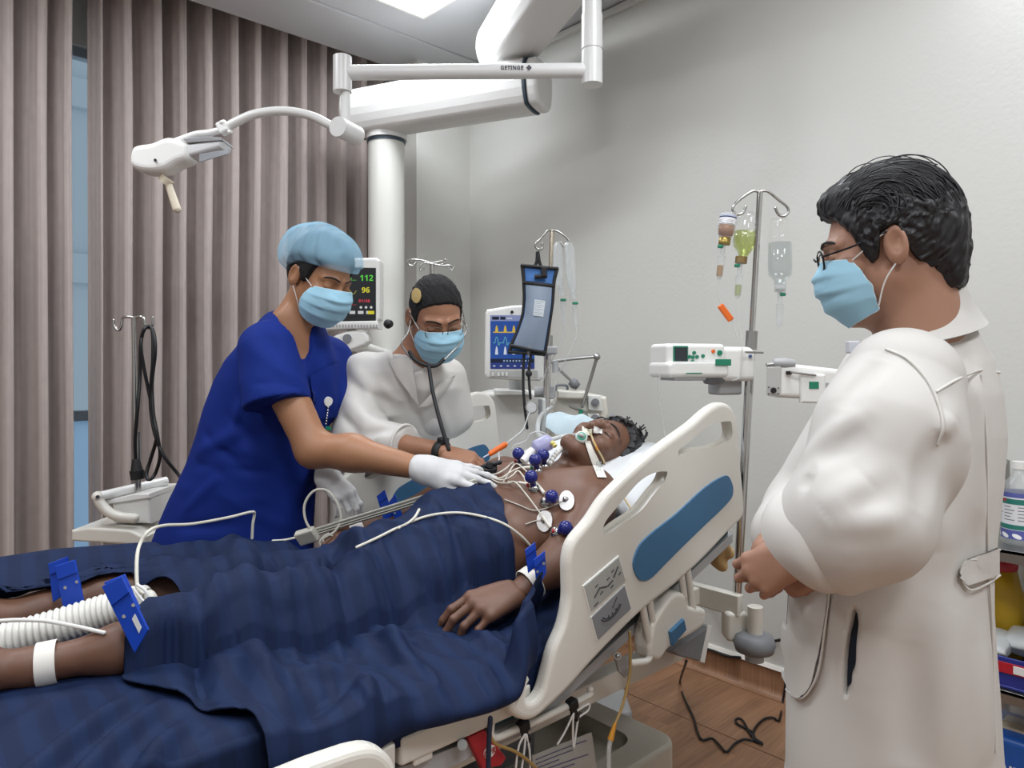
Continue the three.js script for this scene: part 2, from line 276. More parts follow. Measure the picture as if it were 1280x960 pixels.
// curtains: deep pleats, each a swelling ridge that folds back sharply
{
  const cloth = tex(256, (u, v) => g3(0.93 + 0.05 * noise(u * 200, v * 6, 1) + 0.03 * tn(u, v, 90, 2)), true, 3, 1);
  M.curtain = std(0xb6aaa5, 0.85, 0, { map: cloth, bumpMap: T.weave, bumpScale: 0.0004 });
  const ctrl = [[0, -1], [0.16, -0.98], [0.34, -0.72], [0.52, -0.1], [0.68, 0.62], [0.82, 0.96], [0.95, 0.98], [1.02, 0.7], [1.03, 0.1], [1.01, -0.6]];
  function curtain(edges, label, endLeft) {
    const pts = []; edges.slice(0, -1).forEach((e, i) => { const w = edges[i + 1] - e; for (const [a, b] of ctrl) pts.push(V(e + a * w, 0, b * (0.85 + 0.3 * hash(i, 3, 1)))); });
    const curve = new THREE.CatmullRomCurve3(pts, false, 'centripetal'), n = pts.length * 3, P = curve.getPoints(n), A = 0.062;
    solo('curtain', sheet(n, 24, (u, v) => { const p = P[Math.round(u * n)], s = 0.9 + 0.12 * noise(p.x * 5, v * 3, 1); return V(p.x + 0.008 * noise(p.x * 3, v * 4, 7), 0.03 + v * 3.22, -3.73 + A * s * p.z); }), M.curtain, label, 'curtain');
  }
  const L = [0.694]; for (const x of [0.597, 0.475]) L.unshift(x); while (L[0] > -1.3) L.unshift(L[0] - 0.125);
  curtain(L, 'taupe pleated curtain on the foot side of the window gap');
  curtain([0.775, 0.815, 0.935, 1.067, 1.178, 1.303, 1.436, 1.555, 1.707, 1.819, 1.945, 2.067, 2.199, 2.32], 'taupe pleated curtain from the window gap to the pillar');
}
// ================================================================ the bed
const BZ0 = -1.845, BZ1 = -0.99, BZC = (BZ0 + BZ1) / 2, RN = -0.947, RF = -1.887;   // mattress sides, near rail face, far rail face
const BACK = Math.tan(18 * Math.PI / 180);
function mattTop(x) { let y = x < 0.3 ? 0.84 : x < 0.75 ? mix(0.84, 0.80, (x - 0.3) / 0.45) : 0.80 - 0.01 * clamp((x - 0.75) / 0.2, 0, 1); const b = 0.79 + (x - 0.97) * BACK; return smax(y, b, 0.03); }
const zxy = (z) => basis(V(1, 0, 0), V(0, 1, 0), V(0, 0, 1), V(0, 0, z));
const onRail = (pts, z = RN) => pts.map(p => { const q = onZ(p[0], p[1], z); return [q.x, q.y]; });
{
  const bed = thing('hospital_bed', 'white electric hospital bed with blue inset side rails', 'bed');
  const outer = smoothLoop(onRail([[637, 886], [644, 868], [654, 850], [661, 842], [663, 850], [659, 866], [660, 876], [668, 877], [677, 867], [684, 844], [692, 813], [705, 781], [711, 750], [711, 725], [711, 699], [717, 677], [739, 649], [757, 622], [774, 604], [821, 562], [867, 528], [889, 509], [903, 503], [914, 507], [921, 520], [924, 541], [927, 580], [931, 625], [930, 645], [912, 665], [881, 698], [848, 729], [801, 767], [743, 826], [710, 863], [687, 885], [672, 898], [661, 902], [647, 898]]), 4);
  const h1 = smoothLoop(onRail([[846, 572], [849, 561], [862, 551], [882, 534], [898, 521], [905, 521], [908, 533], [908, 545], [903, 554], [882, 564], [863, 574], [850, 583]]), 4);
  const h2 = smoothLoop(onRail([[824, 584], [825, 592], [820, 606], [808, 621], [792, 642], [775, 662], [761, 678], [754, 676], [752, 664], [757, 651], [774, 630], [797, 603], [816, 584]]), 4);
  for (const h of [h1, h2]) { const c = h.reduce((s, p) => s + p[0] - p[1] * 0.9, 0) / h.length; for (const p of h) { const w = sstep(-0.02, 0.03, p[0] - p[1] * 0.9 - c); p[0] += 0.040 * w - 0.007 * (1 - w); p[1] += -0.004 * w + 0.008 * (1 - w); } }
  const inset = smoothLoop(onRail([[790.5, 703], [792, 714], [799, 725], [810, 724], [830, 705], [850, 685], [880, 656], [905, 632], [914, 620], [915, 609], [909, 595], [901, 596], [879, 610], [844, 642], [811, 668], [797, 683]]), 4);
  const near = part(bed, 'side_rail', ext(outer, [h1, h2], 0.03, 0.012, zxy(RN - 0.03)), M.bedWhite);
  part(near, 'blue_inset', ext(inset, null, 0.005, 0.001, zxy(RN - 0.001)), M.bedBlue);
  const far = part(bed, 'side_rail', ext(outer, [h1, h2], 0.03, 0.012, zxy(RF - 0.03)), M.bedWhite);
  part(far, 'blue_inset', ext(inset, null, 0.005, 0.001, zxy(RF - 0.004)), M.bedBlue);
  // control panels on the near rail
  const pa = onRail([[729, 732], [737.5, 764], [780, 725], [771.5, 696]]), pb = onRail([[738.5, 771], [746, 799], [787, 760], [779, 732]]);
  const grow = (q, k) => { const cx = q.reduce((s, p) => s + p[0], 0) / 4, cy = q.reduce((s, p) => s + p[1], 0) / 4; return q.map(p => [cx + (p[0] - cx) * k, cy + (p[1] - cy) * k]); };
  const lerpQ = (q, u, v) => { const a = [mix(q[0][0], q[3][0], u), mix(q[0][1], q[3][1], u)], b = [mix(q[1][0], q[2][0], u), mix(q[1][1], q[2][1], u)]; return V(mix(a[0], b[0], v), mix(a[1], b[1], v), RN + 0.0045); };
  const strokes = (parent, q, list, r) => part(parent, 'printed_symbols', list.map(l => tube(l.map(([u, v]) => lerpQ(q, u, v)), r, l.length * 5, 5)), M.dark);
  for (const [q, mat, nm] of [[pa, M.panelGrey, 'control_panel'], [pb, M.panelGreyDark, 'angle_gauge']]) {
    const c = part(near, nm, ext(grow(q, 1.06), null, 0.003, 0.0008, zxy(RN - 0.0005)), M.white, nm === 'control_panel' ? 'grey keypad with bed position symbols' : 'dark grey plate with backrest angle gauge');
    part(c, 'face_plate', ext(q, null, 0.002, 0.0005, zxy(RN + 0.0022)), mat);
    if (nm === 'control_panel') {
      strokes(c, q, [[[0.16, 0.62], [0.33, 0.47]], [[0.36, 0.5], [0.5, 0.62]], [[0.54, 0.64], [0.68, 0.6]], [[0.74, 0.52], [0.9, 0.3]]], 0.0018);
      strokes(c, q, [[[0.24, 0.33], [0.3, 0.3]], [[0.31, 0.7], [0.37, 0.67]], [[0.56, 0.42], [0.62, 0.4]], [[0.6, 0.8], [0.66, 0.77]], [[0.72, 0.3], [0.78, 0.27]], [[0.88, 0.6], [0.93, 0.56]], [[0.1, 0.9], [0.2, 0.88]]], 0.0014);
    } else {
      const arc = []; for (let k = 0; k <= 10; k++) { const a = Math.PI * (1.05 + 0.8 * k / 10); arc.push([0.5 + 0.3 * Math.cos(a), 0.35 - 0.32 * Math.sin(a)]); }
      strokes(c, q, [arc, arc.map(([u, v]) => [u * 0.86 + 0.07, v * 0.86 + 0.02]), [[0.55, 0.33], [0.72, 0.12]], [[0.5, 0.5], [0.5, 0.6]], [[0.4, 0.48], [0.36, 0.56]], [[0.6, 0.48], [0.66, 0.54]]], 0.0013);
    }
  }
  // linkage under the near rail
  const zl = -0.96, link = (pts, r, m = M.bedWhite) => part(bed, 'rail_link', tube(pts.map(p => onZ(p[0], p[1], zl)), r, 24, 8), m);
  link([[803, 757], [807, 780], [811, 800], [813, 816], [808, 826], [790, 829]], 0.0085);
  link([[811, 747], [818, 790]], 0.0085); link([[850, 708], [855, 745]], 0.0085); link([[858, 704], [863, 740], [867, 770]], 0.0085);
  const hs = part(bed, 'rail_latch_housing', ext(smoothLoop(onRail([[816, 783], [829, 758], [843, 741], [857, 743], [862, 757], [883, 762], [882, 780], [865, 794], [847, 804], [835, 814], [827, 825], [814, 822]], -0.95), 3), null, 0.05, 0.012, zxy(-1.0)), M.bedWhite);
  part(hs, 'release_lever', ext(onRail([[835, 789], [852, 773], [855, 786], [838, 806]], -0.95), null, 0.01, 0.002, zxy(-0.952)), M.bedBlue, 'blue release lever');
  part(bed, 'pivot_bolt', [cyl(onZ(772, 820, -0.99), onZ(772, 820, -0.955), 0.008), sph(onZ(772, 820, -0.955), 0.005)], M.brushed);
  part(bed, 'motor_box', [ext(onRail([[836, 812], [881, 782], [872, 826], [845, 819]], -1.02), null, 0.09, 0.006, zxy(-1.1))], M.midGrey, 'dark grey motor box');
  part(bed, 'motor_box_edge', ext(onRail([[881, 780], [886, 781], [877, 828], [871, 826]], -1.02), null, 0.09, 0.003, zxy(-1.1)), M.white);
  part(bed, 'bracket', ext(onRail([[771, 822], [790, 826], [791, 842], [783, 848], [776, 840]], -0.99), null, 0.006, 0.001, zxy(-1.0)), M.grey);
  // chassis: side beams, cross members, lift columns, castor base with moulded cover
  part(bed, 'side_beam', [box(0.47, 0.722, -0.985, 0.32, 0.05, 0.05, 0.008), box(0.80, 0.712, -1.005, 0.3, 0.05, 0.05, 0.008)], M.bedWhite);
  part(bed, 'side_beam', box(0.6, 0.722, -1.87, 0.9, 0.05, 0.05, 0.008), M.bedWhite);
  part(bed, 'deck', [ext([[-0.2, 0.70], [0.3, 0.70], [0.97, 0.655], [1.72, 0.655 + 0.75 * BACK], [1.72, 0.63 + 0.75 * BACK], [0.97, 0.63], [-0.2, 0.66]], null, 0.84, 0.002, zxy(-1.84))], M.grey);
  part(bed, 'under_frame', [box(0.75, 0.58, -1.12, 2.0, 0.05, 0.05), box(0.75, 0.58, -1.72, 2.0, 0.05, 0.05), box(-0.15, 0.58, -1.42, 0.06, 0.05, 0.6), box(1.7, 0.58, -1.42, 0.06, 0.05, 0.65)], M.bedWhite);
  part(bed, 'backrest_actuator', cyl(V(0.9, 0.55, -1.2), V(1.4, 0.7, -1.2), 0.03), M.grey);
  part(bed, 'lift_column', box(0.35, 0.42, -1.42, 0.2, 0.34, 0.2, 0.02), M.midGrey);
  part(bed, 'lift_column', box(1.2, 0.42, -1.42, 0.2, 0.34, 0.2, 0.02), M.midGrey);
  const rr = (x0, x1, z0, z1, r) => { const o = []; for (const [cx, cz, a0] of [[x1 - r, z1 - r, 0], [x0 + r, z1 - r, 1], [x0 + r, z0 + r, 2], [x1 - r, z0 + r, 3]]) for (let k = 0; k <= 5; k++) { const a = (a0 + k / 5) * Math.PI / 2; o.push([cx + r * Math.cos(a), cz + r * Math.sin(a)]); } return o; };
  const flat = (y) => basis(V(1, 0, 0), V(0, 0, -1), V(0, 1, 0), V(0, y, 0)), neg = (l) => l.map(p => [p[0], -p[1]]);
  part(bed, 'base_cover', [ext(neg(rr(0.1, 1.534, -1.78, -1.04, 0.05)), [neg(rr(0.22, 1.46, -1.7, -1.1, 0.06))], 0.1, 0.014, flat(0.3)), ext(neg(rr(0.1, 1.534, -1.78, -1.04, 0.05)), null, 0.13, 0.01, flat(0.18)), ext(neg(rr(0.2, 1.48, -1.72, -1.08, 0.05)), null, 0.04, 0.004, flat(0.3))], std(0xb9b5a8, 0.35), 'grey beige moulded cover over the wheeled base');
  for (const [x, z] of [[0.2, -1.1], [0.2, -1.74], [1.44, -1.1], [1.44, -1.74]]) { const w = part(bed, 'castor', [cyl(V(x, 0.075, z - 0.02), V(x, 0.075, z + 0.02), 0.075, 0.075, 24)], M.midGrey); part(w, 'castor_fork', [box(x, 0.13, z, 0.04, 0.12, 0.06)], M.bedWhite); }
  // lowered foot rail on the near side
  const f0 = 0.80, foot = smoothLoop([[-0.12, 0.80], [0.2, 0.812], [0.5, 0.813], [0.545, 0.80], [0.575, 0.765], [0.585, 0.70], [0.57, 0.60], [0.5, 0.56], [0, 0.56], [-0.14, 0.6], [-0.17, 0.72]], 4), fh = smoothLoop([[-0.05, 0.765], [0.2, 0.775], [0.48, 0.775], [0.525, 0.755], [0.54, 0.71], [0.48, 0.68], [0.1, 0.68], [-0.06, 0.69], [-0.09, 0.73]], 4);
  part(bed, 'foot_rail', ext(foot, [fh], 0.038, 0.014, zxy(-0.915)), M.bedWhite);
  // accessory rail under the near side
  part(bed, 'accessory_rail', tube([[614, 903], [613, 917], [620, 922], [640, 914], [690, 892], [736, 869], [738, 862]].map(p => onZ(p[0], p[1], -0.99)), 0.0075, 48, 8), M.bedWhite);
  for (const [x, y] of [[654, 907], [715, 880]]) part(bed, 'bag_hook', [obox(onZ(x, y, -0.985), V(1, 0.2, 0), UP, 0.022, 0.022, 0.022, 0.005), obox(onZ(x + 2, y + 10, -0.98), V(1, 0.2, 0), UP, 0.012, 0.02, 0.012, 0.003), obox(onZ(x + 5, y + 16, -0.98), V(1, 0.2, 0), UP, 0.012, 0.014, 0.014, 0.003)], M.black);
  // emergency lowering handle
  const cp = onRail([[586, 923], [607, 913], [634, 948], [627, 958], [604, 962]], -0.985), ch = part(bed, 'release_handle', ext(cp, null, 0.014, 0.003, zxy(-1.0)), M.red, 'red emergency lowering handle');
  { const c = onZ(613, 940, -0.983); part(ch, 'badge', new THREE.CylinderGeometry(0.014, 0.014, 0.002, 24).rotateX(Math.PI / 2).scale(1, 0.8, 1).translate(c.x, c.y, -0.985), M.white); part(ch, 'lettering', lettering('CPR', 0.011, zxy(0).multiply(new THREE.Matrix4().makeTranslation(c.x, c.y, -0.984))), M.red); }
  part(bed, 'handle_bolt', cyl(onZ(578, 931, -0.99), onZ(578, 931, -0.97), 0.009), M.brushed);
  part(bed, 'handle_bracket', box(0.70, 0.70, -0.99, 0.04, 0.05, 0.01), M.bedWhite);
  // head end bar that carries the drip stand socket and bumper
  const q = onX(867, 748, 1.84), s = onX(926, 774, 1.84);
  part(bed, 'head_bar', [box(1.84, 0.665, (q.z + s.z) / 2 - 0.25, 0.03, 0.06, Math.abs(q.z - s.z) + 0.5, 0.004), box(1.75, 0.665, -1.42, 0.2, 0.05, 0.5)], M.cream);
  part(bed, 'stand_socket', [obox(onX(918, 780, 1.85), RT, UP, 0.062, 0.085, 0.06, 0.012), cyl(onX(944, 800, 1.85), onX(944, 758, 1.85), 0.021, 0.021, 24)], M.cream);
  const bc = onX(943, 804, 1.85);
  part(bed, 'bumper_wheel', lathe([[0, -0.03], [0.03, -0.03], [0.052, -0.02], [0.058, 0], [0.05, 0.022], [0.03, 0.03], [0, 0.03]], bc), M.midGrey);
  part(bed, 'bumper_stub', cyl(bc.clone().add(V(0, -0.048, 0)), bc.clone().add(V(0, -0.02, 0)), 0.026, 0.026, 20), M.grey);
  settle(bed);
}
// mattress and fitted sheet
M.navy = (() => {
  const t = tex(256, (u, v) => { const s = sstep(0.46, 0.5, u) - sstep(0.96, 1, u) , k = 0.80 + 0.09 * s + 0.05 * tn(u, v, 90) ; return [0.108 * k, 0.172 * k, 0.315 * k]; }, true, 1 / 0.045, 6);
  return phy(0xffffff, 0.7, { map: t, bumpMap: T.weave, bumpScale: 0.0002, specularIntensity: 0.35 });
})();
{
  const prof = []; for (let k = 0; k <= 40; k++) { const x = mix(-0.22, 1.69, k / 40); prof.push([x, mattTop(x) - 0.008]); }
  for (let k = 40; k >= 0; k--) { const x = mix(-0.22, 1.69, k / 40); prof.push([x + (x > 1 ? 0.03 * (x - 0.97) : 0), mattTop(x) - 0.13]); }
  solo('mattress', ext(prof, null, BZ1 - BZ0 - 0.02, 0.02, zxy(BZ0 + 0.01)), M.teal, 'dark teal hospital mattress under the navy sheet', 'mattress');
  const sf = folds([[[-10, 1000], [170, 862], 0.016, 0.020], [[20, 1000], [185, 868], 0.014, -0.016], [[60, 1000], [200, 872], 0.014, 0.020], [[90, 1000], [215, 885], 0.014, -0.016], [[125, 1000], [230, 895], 0.014, 0.018], [[-20, 930], [110, 858], 0.03, 0.014], [[150, 1000], [250, 900], 0.012, -0.014]].map(([a, b, w, h]) => [onY(a[0], a[1], 0.85).setY(0.85), onY(b[0], b[1], 0.85).setY(0.85), w, h]));
  const g = sheet(300, 170, (u, v) => {
    const x = mix(-0.24, 1.70, u); let z, y; const top = mattTop(x), a = v * 1.10 - 0.05, w = BZ1 - BZ0;
    if (a < 0) { z = BZ0 - 0.004; y = top + a * 1.6; } else if (a > 1) { z = BZ1 + 0.004; y = top - (a - 1) * 1.8; } else { z = BZ0 + a * w; const e = Math.min(a, 1 - a) * w; y = top - 0.018 * (1 - clamp(e / 0.03, 0, 1)) ** 2; }
    y += 0.004 * noise(x * 7, z * 11, 2) + 0.002 * noise(x * 20, z * 24, 5) + Math.max(sf(x, 0.85, z), -0.004);
    return V(x, y, z);
  }, 0.003);
  { const p = g.attributes.position, uv = g.attributes.uv; for (let i = 0; i < p.count; i++) uv.setXY(i, p.getX(i), p.getZ(i)); }
  solo('bed_sheet', g, M.navy, 'navy striped fitted sheet stretched over the mattress', 'bed sheet');
}
// pillows
M.pillow = std(0xd7dadc, 0.8, 0, { bumpMap: T.weave, bumpScale: 0.0003 });
function cushion(c, dx, dy, sx, sy, sz, pow = 2.6) {
  const z = dx.clone().cross(dy).normalize(), f = (x, y, w) => { const p = V(x, y, w).sub(c); const a = Math.abs(p.dot(dx)) / sx, b = Math.abs(p.dot(z)) / sz, e = Math.abs(p.dot(dy)) / sy; const r = Math.max(0, 1 - a ** pow) * Math.max(0, 1 - b ** pow); const th = Math.pow(r, 0.38); return (e - th) * sy * 0.6 + (a > 1 || b > 1 ? 0.05 : 0) + 0.004 * noise(x * 14, y * 14, w * 14); };
  const R = Math.hypot(sx, sy, sz); return sdfMesh(f, c.clone().subScalar(R), c.clone().addScalar(R), 0.009);
}
{
  const dx = V(1, BACK, 0).normalize(), dy = V(-BACK, 1, 0).normalize();
  const p = V(1.555, mattTop(1.555) + 0.05, -1.37);
  const t = thing('pillow', 'white pillow with pale blue grey patch under the patient\'s head', 'pillow');
  part(t, 'pillow_body', cushion(p, dx, dy, 0.18, 0.075, 0.3), M.pillow);
  settle(t);
  solo('absorbent_pad', sheet(24, 24, (u, v) => { const x = mix(1.22, 1.68, u), z = mix(-1.06, -1.75, v); return V(x, mattTop(x) + 0.006 + 0.006 * noise(x * 12, z * 9, 3), z); }, 0.004), std(0x8fb6d2, 0.75), 'light blue absorbent pad spread under the pillow', 'pad');
}
// ================================================================ tools for people
const SKIN = { warm: 0xb07a58 };
const skinBump = { bumpMap: T.rough, bumpScale: 0.0003 };
M.hair = std(0x121115, 0.5); M.hairShort = std(0x141315, 0.85, 0, { bumpMap: (() => { const t = T.rough.clone(); t.repeat.set(4, 4); return t; })(), bumpScale: 0.004 });
M.mask = std(0x9dcbe0, 0.75); M.maskEdge = std(0xc9dde6, 0.8); M.loop = std(0xe9e9e6, 0.7);
M.coat = std(0xcfccc7, 0.8, 0, { bumpMap: T.weave, bumpScale: 0.0002 }); M.coatSeam = std(0xd4d1cb, 0.8);
M.scrub = phy(0x132a78, 0.75, { specularIntensity: 0.3 });
M.glove = std(0xcdcdcd, 0.6); M.frameDark = std(0x1a1a1e, 0.35, 0.4);
M.lens = phy(0xffffff, 0.02, { transmission: 1, thickness: 0, ior: 1.4 });
function frame(c, fwd, up, s = 1) {
  const z = fwd.clone().normalize(), x = up.clone().cross(z).normalize(), y = z.clone().cross(x), i = 1 / s;
  return { c, x, y, z, w: (a, b, e) => V(c.x + (x.x * a + y.x * b + z.x * e) * s, c.y + (x.y * a + y.y * b + z.y * e) * s, c.z + (x.z * a + y.z * b + z.z * e) * s), wrap: (f) => (px, py, pz) => { px = (px - c.x) * i; py = (py - c.y) * i; pz = (pz - c.z) * i; return s * f(px * x.x + py * x.y + pz * x.z, px * y.x + py * y.y + pz * y.z, px * z.x + py * z.y + pz * z.z); } };
}
const L3 = (a, b, ra, rb) => cap(V(...a), V(...b), ra, rb);
const headParts = (() => {                                                                // x: the person's left, y: up, z: forward; origin between the ears
  const jaw = L3([0.046, -0.05, 0.0], [0.018, -0.096, 0.064], 0.022, 0.02), chin = L3([0, -0.1, 0.07], [0.008, -0.1, 0.07], 0.019, 0.017), cheek = L3([0.046, -0.018, 0.06], [0.04, -0.03, 0.066], 0.02, 0.018);
  const brow = L3([0.012, 0.026, 0.088], [0.046, 0.024, 0.068], 0.010, 0.009), socket = L3([0.031, 0.006, 0.104], [0.033, 0.006, 0.104], 0.016, 0.016), ball = L3([0.031, 0.003, 0.0735], [0.033, 0.003, 0.073], 0.0155, 0.0155);
  const nose = L3([0, 0.014, 0.088], [0, -0.028, 0.107], 0.0085, 0.0115), wing = L3([0.012, -0.033, 0.097], [0.013, -0.033, 0.094], 0.008, 0.008), lipU = L3([0, -0.0555, 0.0935], [0.021, -0.0585, 0.081], 0.0062, 0.0035), lipL = L3([0, -0.0665, 0.0915], [0.018, -0.063, 0.081], 0.007, 0.004);
  return (x, y, z) => {
    const a = Math.abs(x); let d = ell(a, y - 0.035, z + 0.012, 0.074, 0.088, 0.095);
    d = smin(d, ell(a, y + 0.022, z - 0.033, 0.060, 0.076, 0.056), 0.03); d = smin(d, jaw(a, y, z), 0.03); d = smin(d, chin(a, y, z), 0.025); d = smin(d, cheek(a, y, z), 0.02);
    d = smin(d, brow(a, y, z), 0.014); d = smax(d, -socket(a, y, z), 0.012); d = smin(d, ball(a, y, z), 0.004);
    d = smin(d, nose(a, y, z), 0.01); d = smin(d, wing(a, y, z), 0.006); d = smin(d, lipU(a, y, z), 0.006); d = smin(d, lipL(a, y, z), 0.006);
    let e = ell((a - 0.0815) * 0.94 + (z + 0.012) * 0.34, y + 0.001, (z + 0.014) * 0.94 - (a - 0.08) * 0.34, 0.0085, 0.033, 0.019); e = smax(e, -ell(a - 0.0925, y - 0.004, z + 0.012, 0.009, 0.02, 0.011), 0.005);
    return smin(d, e, 0.006);
  };
})();
function hairField(fr, t, line, bumpy, extra) {                                            // line: [[z, y], ...] lower edge of the hair from front to back
  return fr.wrap((x, y, z) => {
    let l = line[0][1]; for (let i = 0; i < line.length - 1; i++) { const [za, ya] = line[i], [zb, yb] = line[i + 1]; if (z <= za && z >= zb) l = mix(ya, yb, (za - z) / (za - zb)); } if (z < line[line.length - 1][0]) l = line[line.length - 1][1];
    let d = ell(x, y - 0.036, z + 0.013, 0.076 + t * 0.7, 0.090 + t, 0.097 + t * 0.8); if (extra) d = extra(d, x, y, z);
    const R = Math.hypot(y - 0.036, z + 0.013), A = Math.atan2(y - 0.036, z + 0.013), wv = 0.006 * noise(x * 14, y * 14, z * 14); d -= bumpy * (0.75 * noise((R + wv) * 120, (x + wv) * 120, A * 3.5) + 0.45 * noise((R + wv) * 230, (x + wv) * 230, A * 7) + 0.15 * noise(x * 30, y * 30, z * 30)); 
    return smax(d, (l - y) * 0.8 + bumpy * 0.8 * noise(x * 120, y * 120, z * 120), 0.008);
  });
}
function maskGeo(fr, drop = 0) {
  const C = [[0.002, 0.105], [-0.027, 0.123], [-0.055, 0.119], [-0.085, 0.110], [-0.120, 0.080]], E = [[0.064, -0.008, 0.056], [0.072, -0.03, 0.042], [0.075, -0.052, 0.034], [0.071, -0.076, 0.03], [0.058, -0.098, 0.03]];
  const at = (T2, v) => { const s = v * 4, i = Math.min(3, Math.floor(s)), t = s - i; return T2[i].map((q, k) => mix(q, T2[i + 1][k], t)); };
  const P = (u, v) => { const a = (u * 2 - 1) * Math.PI / 2, w = Math.pow(Math.max(Math.cos(a), 0), 0.72), c = at(C, v), e = at(E, v), p = v * 3.6 % 1, pl = (p < 0.82 ? p * 0.6 : (1 - p) * 2.7) * 0.010 * Math.sin(Math.PI * clamp(v, 0, 1)) * (0.35 + 0.65 * w) + 0.0016 * noise(u * 9, v * 12, 3); return fr.w(e[0] * Math.sin(a), mix(e[1], c[0], w) - drop, mix(e[2], c[1], w) + pl); };
  return { geo: sheet(40, 32, P, 0.0012), P, edge: tube([...Array(21).keys()].map(k => P(k / 20, 0)).concat([...Array(9).keys()].map(k => P(1, (k + 1) / 9)), [...Array(20).keys()].map(k => P(1 - (k + 1) / 20, 1)), [...Array(8).keys()].map(k => P(0, 1 - (k + 1) / 9))), 0.0013, 160, 5, true) };
}
function addMask(g, fr, sides = [-1, 1], drop = 0) {
  const m = maskGeo(fr, drop), o = part(g, 'face_mask', m.geo, M.mask, 'pale blue pleated surgical mask'); part(o, 'mask_edge', m.edge, M.maskEdge);
  for (const s of sides) { const u = s > 0 ? 1 : 0; part(o, 'ear_loop', tube([m.P(u, 0.03), fr.w(s * 0.079, 0.012 - drop * 0.5, 0.018), fr.w(s * 0.083, 0.028, -0.012)], 0.0013, 20, 5), M.loop); part(o, 'ear_loop', tube([m.P(u, 0.97), fr.w(s * 0.076, -0.055, 0.012), fr.w(s * 0.083, -0.026, -0.012)], 0.0013, 20, 5), M.loop); }
}
function glasses(g, fr, mat, sides = [-1, 1], rim = 0.0011) {
  const o = part(g, 'glasses', [tube([fr.w(-0.008, 0.008, 0.113), fr.w(0, 0.012, 0.115), fr.w(0.008, 0.008, 0.113)], rim, 10, 6)], mat);
  for (const s of [-1, 1]) { const loop = []; for (let k = 0; k < 16; k++) { const a = k / 16 * 2 * Math.PI, c = Math.cos(a), q = Math.sin(a); loop.push(fr.w(s * (0.033 + 0.025 * Math.sign(c) * Math.abs(c) ** 0.7), 0.002 + 0.018 * Math.sign(q) * Math.abs(q) ** 0.7, 0.109 - 0.012 * (1 + c) * 0.5)); } part(o, 'rim', tube(loop, rim, 48, 6, true), mat); part(o, 'lens', new THREE.ShapeGeometry(new THREE.Shape(loop.map((_, k) => { const a = k / 16 * 2 * Math.PI, c = Math.cos(a), q = Math.sin(a); return new THREE.Vector2(0.025 * Math.sign(c) * Math.abs(c) ** 0.7, 0.018 * Math.sign(q) * Math.abs(q) ** 0.7); }))).applyMatrix4(basis(fr.x, fr.y, fr.z, fr.w(s * 0.033, 0.002, 0.104))), M.lens); }
  for (const s of sides) part(o, 'temple', tube([fr.w(s * 0.058, 0.008, 0.098), fr.w(s * 0.076, 0.012, 0.05), fr.w(s * 0.083, 0.022, -0.008), fr.w(s * 0.082, -0.002, -0.032)], rim, 24, 6), mat);
}
function eyes(g, fr, hair = M.hair) {
  for (const s of [-1, 1]) {
    part(g, 'eyelashes', tube([fr.w(s * 0.017, -0.001, 0.0855), fr.w(s * 0.026, -0.0035, 0.0895), fr.w(s * 0.036, -0.0035, 0.0885), fr.w(s * 0.046, 0.001, 0.0805)], 0.0012, 16, 5), M.black);
    part(g, 'eyebrow', tube([fr.w(s * 0.012, 0.027, 0.0985), fr.w(s * 0.026, 0.032, 0.0945), fr.w(s * 0.04, 0.032, 0.0855), fr.w(s * 0.051, 0.026, 0.0735)], 0.0023, 18, 6), hair);
  }
}
